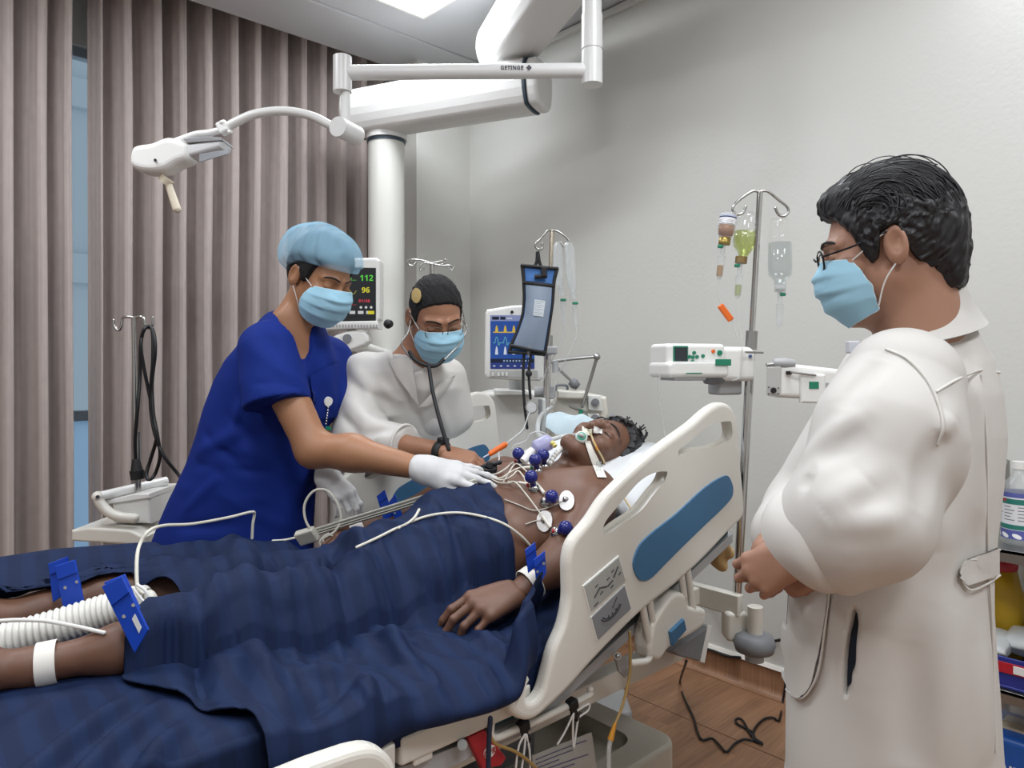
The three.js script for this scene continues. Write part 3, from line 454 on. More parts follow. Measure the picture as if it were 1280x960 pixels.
// a hand as tapered chains: four fingers curl towards the palm, the thumb leaves the side of the palm
function hand(w, dir, back, thumbSide, s = 1, curl = [0.4, 0.4, 0.4, 0.4], thumb = { out: 0.7, fwd: 0.75, down: 0.25, bend: 0.25 }, spread = 0.1, fat = 1) {
  const d = dir.clone().normalize(), n = back.clone().sub(d.clone().multiplyScalar(back.dot(d))).normalize(), t = thumbSide.clone(), sd = d.clone().cross(n).normalize(); if (sd.dot(t) < 0) sd.negate();
  const P = (a, b, c) => w.clone().addScaledVector(d, a * s).addScaledVector(sd, b * s).addScaledVector(n, c * s), palm = [], fin = [];
  const mx = [0.088, 0.093, 0.088, 0.078], my = [0.029, 0.010, -0.009, -0.027], mz = [0.001, 0.004, 0.002, -0.003], len = [[0.043, 0.026, 0.021], [0.048, 0.030, 0.022], [0.044, 0.028, 0.022], [0.034, 0.021, 0.019]], rr = [0.0092, 0.0094, 0.009, 0.008];
  for (let i = 0; i < 4; i++) {
    const m = P(mx[i], my[i], mz[i]); palm.push(cap(P(0.008, my[i] * 0.55, -0.002), m, 0.0165 * s * fat, 0.0122 * s * fat));
    let p = m, ang = 0; const sp = (1.2 - i) * spread;
    for (let k = 0; k < 3; k++) { ang += curl[i] * [1, 1.25, 0.9][k]; const q = d.clone().multiplyScalar(Math.cos(sp)).addScaledVector(sd, Math.sin(sp)).multiplyScalar(Math.cos(ang)).addScaledVector(n, -Math.sin(ang)).multiplyScalar(len[i][k] * s).add(p); const r0 = rr[i] * (1 - 0.11 * k) * s * fat; fin.push({ i, f: cap(p, q, r0, r0 * 0.88) }); p = q; }
  }
  const b = P(0.022, 0.024, -0.008); palm.push(cap(P(0.01, 0.012, -0.006), P(0.055, 0.03, -0.010), 0.017 * s * fat, 0.014 * s * fat));
  let p = b, v = d.clone().multiplyScalar(thumb.fwd).addScaledVector(sd, thumb.out).addScaledVector(n, -thumb.down).normalize();
  const ax = d.clone().multiplyScalar(1).addScaledVector(n, -0.3).addScaledVector(sd, -0.6).normalize();
  [[0.044, 0.0135, 0.0115], [0.033, 0.011, 0.0096], [0.027, 0.0096, 0.0075]].forEach(([l, r0, r1], k) => { const q = p.clone().addScaledVector(v, l * s); fin.push({ i: 4, f: cap(p, q, r0 * s * fat, r1 * s * fat) }); p = q; v = v.clone().addScaledVector(ax, thumb.bend).normalize(); });
  const F = [0, 1, 2, 3, 4].map(i => union(fin.filter(o => o.i === i).map(o => o.f), 0.004 * s)), Pm = union(palm, 0.014 * s);
  return { f: (x, y, z) => { const pd = Pm(x, y, z); let r = pd; for (let i = 0; i < 5; i++) { const e = F[i](x, y, z); r = Math.min(r, smin(pd, e, (i === 4 ? 0.012 : 0.007) * s)); } return r; }, lo: w.clone().subScalar(0.22 * s), hi: w.clone().addScalar(0.22 * s), P };
}
function hit(f, px, py, t0 = 0.6, t1 = 4) { const r = ray(px, py), o = V(0, EYE, 0); for (let t = t0; t < t1;) { const x = o.x + r.x * t, y = o.y + r.y * t, z = o.z + r.z * t, d = f(x, y, z); if (d < 0.0006) { const e = 0.003, n = V(f(x + e, y, z) - f(x - e, y, z), f(x, y + e, z) - f(x, y - e, z), f(x, y, z + e) - f(x, y, z - e)).normalize(); return { p: V(x, y, z), n }; } t += Math.max(d * 0.6, 0.0008); } return null; }
function patch(f, fn, nu, nv, off, thick, t0) {                                             // a piece of cloth lying on a surface
  let last = null; return sheet(nu, nv, (u, v) => { const [px, py] = fn(u, v); const h = hit(f, px, py, t0) || last || hitNear(f, px, py, t0); last = h; return h.p.clone().addScaledVector(h.n, off); }, thick);
}
const quadPx = (a, b, c, d) => (u, v) => [mix(mix(a[0], b[0], u), mix(d[0], c[0], u), v), mix(mix(a[1], b[1], u), mix(d[1], c[1], u), v)];
const hitNear = (f, px, py, t0) => { for (let k = 0; k < 14; k++) for (const s of [-1, 1]) { const h = hit(f, px + s * k * 2, py, t0); if (h) return h; } return null; };
const seam = (f, pts, r, off = 0.0005, t0) => tube(pts.map(p => hitNear(f, p[0], p[1], t0)).filter(Boolean).map(h => h.p.addScaledVector(h.n, off)), r, pts.length * 6, 5);
function bodyMesh(pieces, colour) { const gs = pieces.map(([f, lo, hi, c]) => sdfMesh(f, lo, hi, c, colour)); for (const g of gs) g.deleteAttribute('uv'); const g = gs.length > 1 ? mergeGeometries(gs) : gs[0]; const p = g.attributes.position, uv = new Float32Array(p.count * 2); for (let i = 0; i < p.count; i++) { uv[2 * i] = p.getX(i) * 3 + p.getZ(i) * 2; uv[2 * i + 1] = p.getY(i) * 3 + p.getZ(i) * 2; } g.setAttribute('uv', new THREE.BufferAttribute(uv, 2)); return g; }
const sub = (a, r) => [a.clone().subScalar(r), a.clone().addScalar(r)];
const fabricNoise = (a, s) => (x, y, z) => a * (noise(x * s, y * s * 0.55, z * s) + 0.5 * noise(x * s * 2.3, y * s * 1.2, z * s * 2.3 + 5));
const skinned = (g) => std(0xffffff, 0.5, 0, { vertexColors: true, ...skinBump });
const lin = (h) => { const c = new THREE.Color(h); return [c.r, c.g, c.b]; };
const foldsOn = (base, list, k, t0) => folds(list.map(([a, b, w, h]) => { const p = hit(base, a[0], a[1], t0), q = hit(base, b[0], b[1], t0); return p && q ? [p.p, q.p, w * k, h] : null; }).filter(Boolean));
const hairMesh = (f, lo, hi, c) => bodyMesh([[f, lo, hi, c]]);
// ================================================================ the patient
let patientField, patientHead, patientTrunk;
{
  const P = thing('person', 'bare chested patient lying on the bed with a breathing tube in the mouth', 'person');
  const hc = W(747, 566, 2.0), fr = frame(hc, V(-0.34, 0.86, 0.40), V(0.93, 0.30, 0.20)); patientHead = fr;
  const n = V(-BACK, 1, 0), Sn = V(1.365, 1.025, -1.19), Sf = V(1.365, 1.02, -1.53), En = V(1.15, 0.925, -1.085), Wn = V(1.035, 0.868, -1.105), Ef = V(1.25, 0.945, -1.70), Wf = V(1.03, 0.897, -1.735);
  const torso = union([cap(V(1.36, 0.965, -1.26), V(1.36, 0.965, -1.46), 0.095), cap(V(1.25, 0.945, -1.27), V(1.25, 0.945, -1.45), 0.112), cap(V(1.09, 0.895, -1.28), V(1.09, 0.895, -1.43), 0.10), cap(V(0.92, 0.845, -1.30), V(0.92, 0.845, -1.43), 0.08), cap(V(1.31, 1.0, -1.27), V(1.33, 1.0, -1.30), 0.062), cap(V(1.31, 1.0, -1.42), V(1.33, 1.0, -1.45), 0.062)], 0.07);
  const neck = cap(V(1.40, 1.005, -1.345), fr.w(0, -0.05, -0.02), 0.062, 0.055), head = fr.wrap(headParts);
  const armN = union([cap(Sn, V(1.31, 1.0, -1.15), 0.066, 0.06), cap(V(1.31, 1.0, -1.15), En, 0.058, 0.042), cap(En, V(1.12, 0.905, -1.09), 0.042, 0.042), cap(V(1.12, 0.905, -1.09), Wn, 0.041, 0.026, V(0, 1, 0), 0.85)], 0.03), armF = union([cap(Sf, Ef, 0.064, 0.042), cap(Ef, Wf, 0.042, 0.026)], 0.03);
  const legN = union([cap(V(0.88, 0.845, -1.33), V(0.56, 0.87, -1.30), 0.07, 0.05), cap(V(0.56, 0.87, -1.30), V(0.42, 0.88, -1.30), 0.05, 0.045), cap(V(0.42, 0.88, -1.30), V(0.314, 0.878, -1.31), 0.044, 0.037), cap(V(0.314, 0.878, -1.31), V(0.20, 0.87, -1.345), 0.035, 0.0245), cap(V(0.20, 0.87, -1.345), V(0.12, 0.874, -1.37), 0.0245, 0.034), cap(V(0.12, 0.878, -1.37), V(0.08, 0.98, -1.37), 0.036, 0.026), cap(V(0.08, 0.98, -1.37), V(0.065, 1.03, -1.37), 0.028, 0.018)], 0.03);
  const legF = union([cap(V(0.88, 0.845, -1.46), V(0.56, 0.87, -1.50), 0.07, 0.05), cap(V(0.56, 0.87, -1.50), V(0.45, 0.883, -1.58), 0.05, 0.045), cap(V(0.45, 0.883, -1.58), V(0.36, 0.886, -1.605), 0.044, 0.038), cap(V(0.36, 0.886, -1.605), V(0.26, 0.882, -1.605), 0.038, 0.03), cap(V(0.26, 0.882, -1.605), V(0.15, 0.88, -1.60), 0.03, 0.037), cap(V(0.15, 0.88, -1.60), V(0.11, 0.98, -1.60), 0.037, 0.026)], 0.03);
  const body = (x, y, z) => { let d = smin(torso(x, y, z), neck(x, y, z), 0.05); d = smin(d, armN(x, y, z), 0.055); d = smin(d, armF(x, y, z), 0.05); d = smin(d, Math.min(legN(x, y, z), legF(x, y, z)), 0.03); return d; };
  const hn = hand(Wn.clone().add(V(-0.012, -0.002, 0)), V(-0.98, -0.12, -0.10), V(-0.05, 0.93, 0.42), V(0, -0.2, -1), 1.08, [0.42, 0.5, 0.58, 0.62], { out: 0.25, fwd: 0.9, down: 0.35, bend: 0.15 }, 0.06);
  const hf = hand(Wf.clone().add(V(-0.01, 0, 0)), V(-0.95, -0.1, 0.12), V(0, 0.9, 0.3), V(0, 0, 1), 0.9, [0.5, 0.6, 0.6, 0.6], { out: 0.45, fwd: 0.85, down: 0.3, bend: 0.2 }, 0.06);
  const all = (x, y, z) => smin(smin(body(x, y, z), head(x, y, z), 0.03), Math.min(hn.f(x, y, z), hf.f(x, y, z)), 0.015);
  patientField = all; patientTrunk = (x, y, z) => Math.min(torso(x, y, z), legN(x, y, z), legF(x, y, z));
  const sk = lin(0x6a4938), colour = (x, y, z) => { const m = 1 + 0.08 * noise(x * 26, y * 26, z * 26) + 0.05 * noise(x * 90, y * 90, z * 90); return sk.map(v => v * m); };
  part(P, 'body', bodyMesh([[(x, y, z) => smin(body(x, y, z), head(x, y, z), 0.03), V(0.02, 0.76, -1.82), V(1.5, 1.16, -0.98), 0.010], [(x, y, z) => smin(head(x, y, z), neck(x, y, z), 0.03), ...sub(hc, 0.17), 0.0036], [hn.f, hn.lo, hn.hi, 0.0034], [hf.f, hf.lo, hf.hi, 0.0045]], colour), skinned());
  const hf2 = hairField(fr, 0.020, [[0.12, 0.09], [0.07, 0.088], [0.045, 0.07], [0.03, 0.02], [0.015, 0.012], [-0.03, 0.0], [-0.07, -0.05], [-0.12, -0.06]], 0.006);
  part(P, 'hair', sdfMesh(hf2, ...sub(hc, 0.17), 0.004), M.hair);
  { const curls = []; for (let k = 0; k < 70; k++) { const a = 0.1 + 1.45 * hash(k, 1, 2), b = 6.283 * hash(k, 2, 2), r = 0.006 + 0.006 * hash(k, 3, 3), cx = 0.084 * Math.sin(a) * Math.cos(b), cy = 0.030 + 0.103 * Math.cos(a), cz = -0.008 + 0.104 * Math.sin(a) * Math.sin(b); if (cz > 0.04 && cy < 0.10) continue; const q = fr.w(cx, cy, cz), pts = []; for (let m = 0; m < 7; m++) { const w = m * 0.8 + k; pts.push(fr.w(cx + r * Math.cos(w), cy + r * Math.sin(w) + 0.004 * m, cz + 0.004 * m - 0.008)); } curls.push(tube(pts, 0.0022, 20, 5)); } part(P, 'hair_curls', curls, M.hair); }
  eyes(P, fr);
  settle(P);
}
let blanketTop;
// ---------------------------------------------------------------- blanket over the patient's hips and thighs
{
  const bodies = [[0.95, -1.32, 0.5, -1.3, 0.86, 0.875, 0.065, 0.055], [0.95, -1.48, 0.45, -1.5, 0.855, 0.87, 0.065, 0.055], [0.85, -1.38, 1.22, -1.38, 0.84, 0.935, 0.12, 0.12], [0.3, -1.72, -0.35, -1.76, 0.885, 0.90, 0.05, 0.06], [0.75, -1.66, 0.3, -1.72, 0.86, 0.89, 0.05, 0.06]];
  const fl = folds([
    [[285, 700], [305, 770], 0.022, 0.022], [[305, 770], [345, 870], 0.022, 0.018], [[422, 702], [462, 750], 0.012, 0.013], [[462, 750], [525, 810], 0.013, 0.016], [[525, 810], [600, 850], 0.016, 0.012],
    [[460, 698], [540, 700], 0.016, 0.010], [[540, 700], [570, 740], 0.012, 0.010], [[550, 812], [622, 833], 0.011, 0.012], [[480, 668], [560, 655], 0.018, 0.014], [[560, 655], [625, 690], 0.016, 0.014],
    [[365, 798], [480, 800], 0.022, -0.024], [[365, 822], [455, 816], 0.014, 0.014], [[455, 816], [480, 880], 0.010, 0.012], [[312, 725], [330, 775], 0.012, 0.010], [[360, 870], [440, 830], 0.02, -0.014],
    [[235, 705], [205, 770], 0.020, 0.014], [[205, 770], [170, 830], 0.02, 0.012], [[240, 780], [260, 880], 0.016, -0.016], [[480, 720], [540, 790], 0.02, -0.009], [[640, 800], [655, 860], 0.016, 0.014], [[610, 820], [600, 880], 0.014, -0.010],
    [[560, 850], [575, 905], 0.012, 0.010], [[500, 850], [520, 910], 0.012, 0.012], [[440, 870], [450, 920], 0.014, 0.012], [[380, 880], [385, 935], 0.014, 0.012], [[300, 880], [310, 950], 0.018, 0.014], [[270, 720], [215, 700], 0.015, 0.010], [[350, 740], [420, 780], 0.012, 0.009], [[400, 720], [440, 790], 0.010, -0.008], [[600, 650], [630, 700], 0.012, -0.012], [[590, 700], [640, 760], 0.02, -0.010],
  ].map(([a, b, w, h]) => [onY(a[0], a[1], 0.875).setY(0), onY(b[0], b[1], 0.86).setY(0), w * 1.15, h * 1.5]));
  const bodyTop = (x, z) => { for (let y = 1.12; y > 0.8;) { const d = patientTrunk(x, y, z); if (d < 0.003) return y; y -= Math.max(d * 0.7, 0.002); } return 0; };
  const ridge = (a) => (1 - Math.abs(a)) ** 3, crease = (x, z) => { const w = 0.03 * noise(x * 5, z * 5, 11), s = sstep(-1.6, -1.35, z); return 0.018 * s * (ridge(noise(x * 8.5 + z * 2.2 + w * 6, z * 2.4, 21)) - 0.3) + 0.012 * (ridge(noise(x * 13 - z * 5 + w * 9, z * 5 + x * 2, 33)) - 0.3) + 0.005 * (ridge(noise(x * 28 + z * 9, z * 12, 41)) - 0.3); };
  const rawTop = (x, z) => {
    let y = mattTop(x) + 0.012;
    for (const [ax, az, bx, bz, ya, yb, ra, rb] of bodies) { const ex = bx - ax, ez = bz - az; let t = ((x - ax) * ex + (z - az) * ez) / (ex * ex + ez * ez); t = clamp(t, 0, 1); const d = Math.hypot(x - ax - ex * t, z - az - ez * t), r = mix(ra, rb, t), R = r * 1.55; if (d < R) y = smax(y, mix(ya, yb, t) + r * (1 - (d / R) ** 2 * 1.5) + 0.008, 0.035); }
    const h = bodyTop(x, z); if (h > 0) y = smax(y, h + 0.012, 0.03);
    return y;
  };

  const relief = (x, z) => fl(x, 0, z) + crease(x, z) * sstep(0.3, 0.5, x) * sstep(-1.72, -1.5, z) + 0.006 * noise(x * 6 + z * 3, z * 7 - x * 2, 2) + 0.0045 * noise(x * 15 + z * 9, z * 9, 7) + 0.0012 * noise(x * 46, z * 40, 9);
  blanketTop = (x, z) => rawTop(x, z) + relief(x, z);
  const curve = (tab, z) => { if (z <= tab[0][0]) return tab[0][1]; for (let i = 0; i < tab.length - 1; i++) if (z <= tab[i + 1][0]) return mix(tab[i][1], tab[i + 1][1], sstep(tab[i][0], tab[i + 1][0], z)); return tab[tab.length - 1][1]; };
  const footE = [[-1.85, -0.3], [-1.66, -0.3], [-1.56, 0.40], [-1.44, 0.455], [-1.34, 0.37], [-1.25, 0.305], [-1.11, 0.365], [-0.99, 0.41]], headE = [[-1.85, 0.62], [-1.72, 0.72], [-1.62, 1.12], [-1.5, 1.2], [-1.4, 1.185], [-1.3, 1.15], [-1.2, 1.09], [-1.12, 1.07], [-1.06, 1.06], [-1.02, 1.02], [-0.985, 0.965], [-0.958, 0.93]];
  const zN = -0.958, top = 0.9;
  const g = sheet(260, 220, (u, v) => {
    const zz = v < top ? mix(-1.86, zN, v / top) : zN, x = mix(curve(footE, zz), curve(headE, zz), u);
    let y = rawTop(x, zz), z = zz;
    const hang = v < top ? 0 : (v - top) / (1 - top);
    if (v > top - 0.05) { const e = clamp((v - top + 0.05) / 0.05, 0, 1); y -= 0.016 * e * e; }
    if (hang) { y = mix(y, 0.756 + 0.008 * Math.sin(x * 21), hang ** 0.9); z += (0.012 + 0.022 * sstep(0.6, 0.75, x) * (1 - sstep(0.86, 0.92, x))) * Math.sin(hang * 2.4) + 0.008 * Math.sin(x * 38) * hang * (0.5 + 0.5 * noise(x * 9, 1, 1)); }
    y += relief(x, zz) * (1 - hang) * (x < 0.5 && zz < -1.5 ? 0.15 : 1 - 0.85 * sstep(0.6, 0.5, x) * sstep(-1.4, -1.5, zz));
    const bunch = sstep(0.86, 1.0, u) * sstep(-1.09, -1.0, zz) * (1 - hang * 0.7); y += bunch * 0.13 - 0.02 * bunch * Math.sin(u * 40);   // gathered up between arm and rail
    if (zz < -1.6 && x < 0.5) y = Math.max(y, mattTop(x) + 0.03 + 0.085 * (1 - ((zz + 1.75) / 0.15) ** 2));
    return V(x, y, z);
  }, 0.0045);
  { const p = g.attributes.position, uv = g.attributes.uv; for (let i = 0; i < p.count; i++) uv.setXY(i, p.getX(i) * 0.97 + p.getZ(i) * 0.12, p.getZ(i)); }
  solo('blanket', g, M.navy, 'crumpled navy satin striped blanket over the patient\'s hips and thighs', 'blanket');
}
const onCloth = (px, py, off = 0.004) => { const r = ray(px, py); for (let t = 0.7; t < 2.6; t += 0.004) { const x = r.x * t, y = EYE + r.y * t, z = r.z * t; if (y < Math.max(blanketTop(x, z), mattTop(x) + 0.01) + off) return V(x, y, z); } return W(px, py, 1.8); };
// ================================================================ nurse in blue scrubs
function lowerBody(P, hip, dir, y0, mat, label) {                                         // trousers to the floor and shoes
  const side = V(-dir.z, 0, dir.x).normalize(), fs = [], feet = [];
  for (const s of [-1, 1]) { const h = hip.clone().addScaledVector(side, s * 0.085).setY(y0), k = h.clone().setY(0.48).addScaledVector(dir, 0.02), f = h.clone().setY(0.06); fs.push(cap(h, k, 0.095, 0.075), cap(k, f, 0.075, 0.065)); feet.push(f); }
  const f = union(fs, 0.03); part(P, 'trousers', bodyMesh([[(x, y, z) => smax(f(x, y, z) - 0.003 * noise(x * 16, y * 7, z * 16), 0.05 - y, 0.005), ...bounds([hip.clone().setY(y0 + 0.06), hip.clone().setY(0.02)], 0.24), 0.012]]), mat, label);
  for (const q of feet) { const b = cap(q.clone().setY(0.036), q.clone().setY(0.034).addScaledVector(dir, 0.17), 0.044, 0.036, UP, 0.8); part(P, 'shoe', sdfMesh((x, y, z) => smax(smin(b(x, y, z), cap(q.clone().setY(0.05), q.clone().setY(0.085), 0.042)(x, y, z), 0.03), 0.003 - y, 0.003), ...bounds([q.clone().addScalar(-0.23).setY(-0.01), q.clone().addScalar(0.23).setY(0.14)], 0.02), 0.009), M.black); }
}
function torsoRows(rows, d, depth) { return rows.slice().sort((a, b) => b[0] - a[0]).map(([py, l, r, dd, dp]) => { const q = dd || d; return [W((l + r) / 2, py, q), (r - l) / 2 * q / FOC, dp || depth]; }); }
function bounds(list, pad) { const b = new THREE.Box3(); for (const p of list) b.expandByPoint(p); return [b.min.subScalar(pad), b.max.addScalar(pad)]; }
{
  const P = thing('person', 'person in blue scrubs, hair cap and white gloves bending over the patient', 'person');
  const hc = W(400, 350, 2.1), fr = frame(hc, vb(0.74, -0.40, -0.54), vb(0.36, 0.9, -0.2)), head = fr.wrap(headParts);
  const S = W(338, 446, 2.0), E = W(392, 562, 1.93), Wr = W(528, 586, 1.84), S2 = W(410, 450, 2.3), E2 = W(415, 560, 2.2), W2 = W(408, 596, 1.98);
  const neck = union([cap(fr.w(0, -0.05, -0.025), W(360, 420, 2.12), 0.056, 0.064), cap(W(360, 420, 2.12), W(372, 470, 2.14), 0.068, 0.088)], 0.03);
  const arms = union([cap(S, E, 0.058, 0.046), cap(E, W(440, 566, 1.90), 0.046, 0.047), cap(W(440, 566, 1.90), Wr, 0.047, 0.029)], 0.03), arm2 = union([cap(S2, E2, 0.055, 0.042), cap(E2, W2, 0.042, 0.027)], 0.02);
  const rows = [[700, 182, 392], [660, 198, 392], [620, 216, 394], [580, 236, 398], [545, 248, 406], [510, 258, 416], [475, 270, 420], [450, 284, 418], [425, 306, 412], [402, 330, 402], [384, 348, 396]];
  const core = sections(torsoRows(rows, 2.16, 0.135), RT);
  const bodyCore = sections(torsoRows(rows.map(r => [r[0], r[1] + 12, r[2] - 12]), 2.16, 0.11), RT);
  const body = (x, y, z) => { let d = smin(bodyCore(x, y, z), neck(x, y, z), 0.03); d = smin(d, arms(x, y, z), 0.03); return smin(d, arm2(x, y, z), 0.02); };
  const sk = lin(0x9f7152), colour = (x, y, z) => { const m = 1 + 0.05 * noise(x * 30, y * 30, z * 30); return sk.map(v => v * m); };
  part(P, 'body', bodyMesh([[(x, y, z) => smin(body(x, y, z), head(x, y, z), 0.03), ...bounds([W(190, 690, 2.16), W(560, 600, 1.84), W(420, 380, 2.2), S2, W2], 0.12), 0.010], [(x, y, z) => smin(head(x, y, z), neck(x, y, z), 0.03), ...sub(hc, 0.165), 0.0036]], colour), skinned());
  // scrub top
  const ax = W(347, 508, 1.96).sub(S).normalize(), hem = W(347, 506, 1.955), slv = cap(S.clone().addScaledVector(ax, -0.02), hem.clone().addScaledVector(ax, 0.12), 0.082, 0.098), sh2 = cap(S2, W(418, 500, 2.25), 0.08, 0.08);
  const base = (x, y, z) => { let d = core(x, y, z); d = smin(d, smax(slv(x, y, z), (x - hem.x) * ax.x + (y - hem.y) * ax.y + (z - hem.z) * ax.z, 0.006), 0.04); return smin(d, sh2(x, y, z), 0.05); };
  const v1 = hit(base, 374, 402, 1.6).p, v2 = hit(base, 380, 432, 1.6).p, v3 = hit(base, 383, 462, 1.6).p;
  const vn = union([cap(W(366, 372, 2.08), v1, 0.078, 0.05), cap(v1, v2, 0.05, 0.034), cap(v2, v3, 0.034, 0.008)], 0.012);
  const wr = foldsOn(base, [[[300, 470], [340, 500], 0.014, 0.010], [[285, 520], [330, 560], 0.012, -0.010], [[250, 565], [300, 540], 0.012, 0.014], [[245, 580], [330, 590], 0.010, -0.010], [[225, 610], [330, 625], 0.012, 0.010], [[270, 590], [390, 640], 0.010, -0.009], [[345, 520], [385, 620], 0.014, 0.014], [[360, 540], [395, 600], 0.010, -0.012], [[310, 430], [360, 470], 0.014, 0.008], [[330, 410], [350, 450], 0.012, -0.007], [[400, 450], [415, 510], 0.012, 0.01], [[230, 640], [270, 600], 0.010, 0.010], [[300, 560], [380, 600], 0.010, 0.009], [[280, 620], [360, 660], 0.012, 0.010], [[255, 540], [300, 580], 0.010, -0.010], [[300, 500], [290, 540], 0.010, 0.010], [[345, 460], [378, 480], 0.010, 0.008], [[320, 480], [370, 485], 0.008, -0.006], [[400, 480], [410, 560], 0.012, -0.010], [[220, 660], [300, 655], 0.012, -0.010]], 1.5, 1.5);
  const fn = fabricNoise(0.004, 9);
  const scrub = (x, y, z) => {
    let d = base(x, y, z);
    if (d < 0.06 && d > -0.06) d -= wr(x, y, z) + fn(x, y, z); return smax(d, -vn(x, y, z), 0.006);
  };
  const top = part(P, 'scrub_top', bodyMesh([[scrub, ...bounds([W(170, 700, 2.3), W(430, 365, 2.3), W(300, 500, 1.85), W(430, 600, 1.95)], 0.08), 0.0085]]), M.scrub, 'royal blue short sleeved scrub top');
  part(top, 'chest_pocket', patch(scrub, quadPx([386, 470], [420, 452], [421, 520], [392, 524]), 10, 10, 0.004, 0.003, 1.6), M.scrub);
  part(top, 'hem_stitch', seam(scrub, [[309, 510], [330, 503], [355, 494], [378, 488]], 0.0012, 0.0005, 1.6), M.scrub);
  // gloves
  const g1 = hand(Wr.clone().addScaledVector(E.clone().sub(Wr).normalize(), -0.005), vb(0.93, -0.07, -0.16), vb(0.1, 0.8, -0.6), vb(0.1, -0.5, -1), 1.04, [0.2, 0.17, 0.17, 0.2], { out: 0.35, fwd: 0.95, down: 0.2, bend: 0.05 }, 0.13, 1.12);
  const cuff1 = cap(Wr.clone().lerp(E, 0.02), Wr.clone().lerp(E, -0.10), 0.036, 0.034), w1 = fabricNoise(0.0016, 34), gf1 = (x, y, z) => smin(g1.f(x, y, z), cuff1(x, y, z), 0.02) - w1(x, y, z);
  const g2 = hand(W2, vb(0.62, -0.5, -0.3), vb(0.35, 0.72, -0.5), vb(0.8, 0.3, -0.3), 0.92, [0.45, 0.5, 0.55, 0.6], { out: 0.35, fwd: 0.9, down: 0.3, bend: 0.15 }, 0.08, 1.12);
  const cuff2 = cap(W2.clone().lerp(E2, 0.08), W2, 0.034, 0.033), gf2 = (x, y, z) => smin(g2.f(x, y, z), cuff2(x, y, z), 0.02) - w1(x, y, z);
  part(P, 'glove', bodyMesh([[gf1, g1.lo, g1.hi, 0.0034]]), M.glove, 'white glove resting on the patient\'s belly');
  part(P, 'glove', bodyMesh([[gf2, g2.lo, g2.hi, 0.0038]]), M.glove);
  // hair, cap, mask
  part(P, 'hair', hairMesh(hairField(fr, 0.018, [[0.12, 0.075], [0.07, 0.075], [0.045, 0.05], [0.03, -0.005], [0.012, -0.01], [0.0, 0.03], [-0.04, 0.02], [-0.07, -0.06], [-0.12, -0.065]], 0.003), ...sub(hc, 0.17), 0.0045), M.hairShort);
  const capF = fr.wrap((x, y, z) => { let d = ell(x, y - 0.056, z + 0.024, 0.108, 0.104, 0.146); const rim = y - (0.045 - 0.0 * z + (z > 0 ? 0.13 * z : 0.55 * z)); d -= 0.0032 * Math.sin(z * 170 + 12 * y + 14 * noise(x * 6, y * 6, z * 5)) + 0.0032 * noise(x * 26, y * 26, z * 40); const band = Math.exp(-(rim * rim) / (0.016 * 0.016)) * 0.011; return smax(d + band, -rim, 0.006); });
  part(P, 'hair_cap', sdfMesh(capF, ...sub(hc, 0.19), 0.0036), phy(0xa4d4ee, 0.8, { transparent: true, opacity: 0.42 }), 'pale blue see-through bouffant cap');
  addMask(P, fr, [-1, 1]); eyes(P, fr);
  lowerBody(P, W(290, 690, 2.16), vb(0.8, 0, -0.6), 0.72, M.scrub, 'royal blue scrub trousers');
  // badge reel
  const bq = hit(scrub, 408, 501, 1.6), bd = part(P, 'badge_reel', [cyl(bq.p, bq.p.clone().addScaledVector(bq.n, 0.012), 0.015, 0.014, 24)], M.white, 'white round badge reel clipped to the pocket');
  part(bd, 'badge_cord', [...Array(7).keys()].map(k => sph(bq.p.clone().addScaledVector(bq.n, 0.008).add(V(-0.004 * k * 0.3, -0.018 - 0.008 * k, 0)), 0.0032, 1, 1, 1, 8)), M.chrome);
  part(bd, 'badge_clip', obox(bq.p.clone().addScaledVector(bq.n, 0.010).add(V(0, -0.08, 0)), RT, UP, 0.018, 0.012, 0.004, 0.001), M.green);
  settle(P);
}
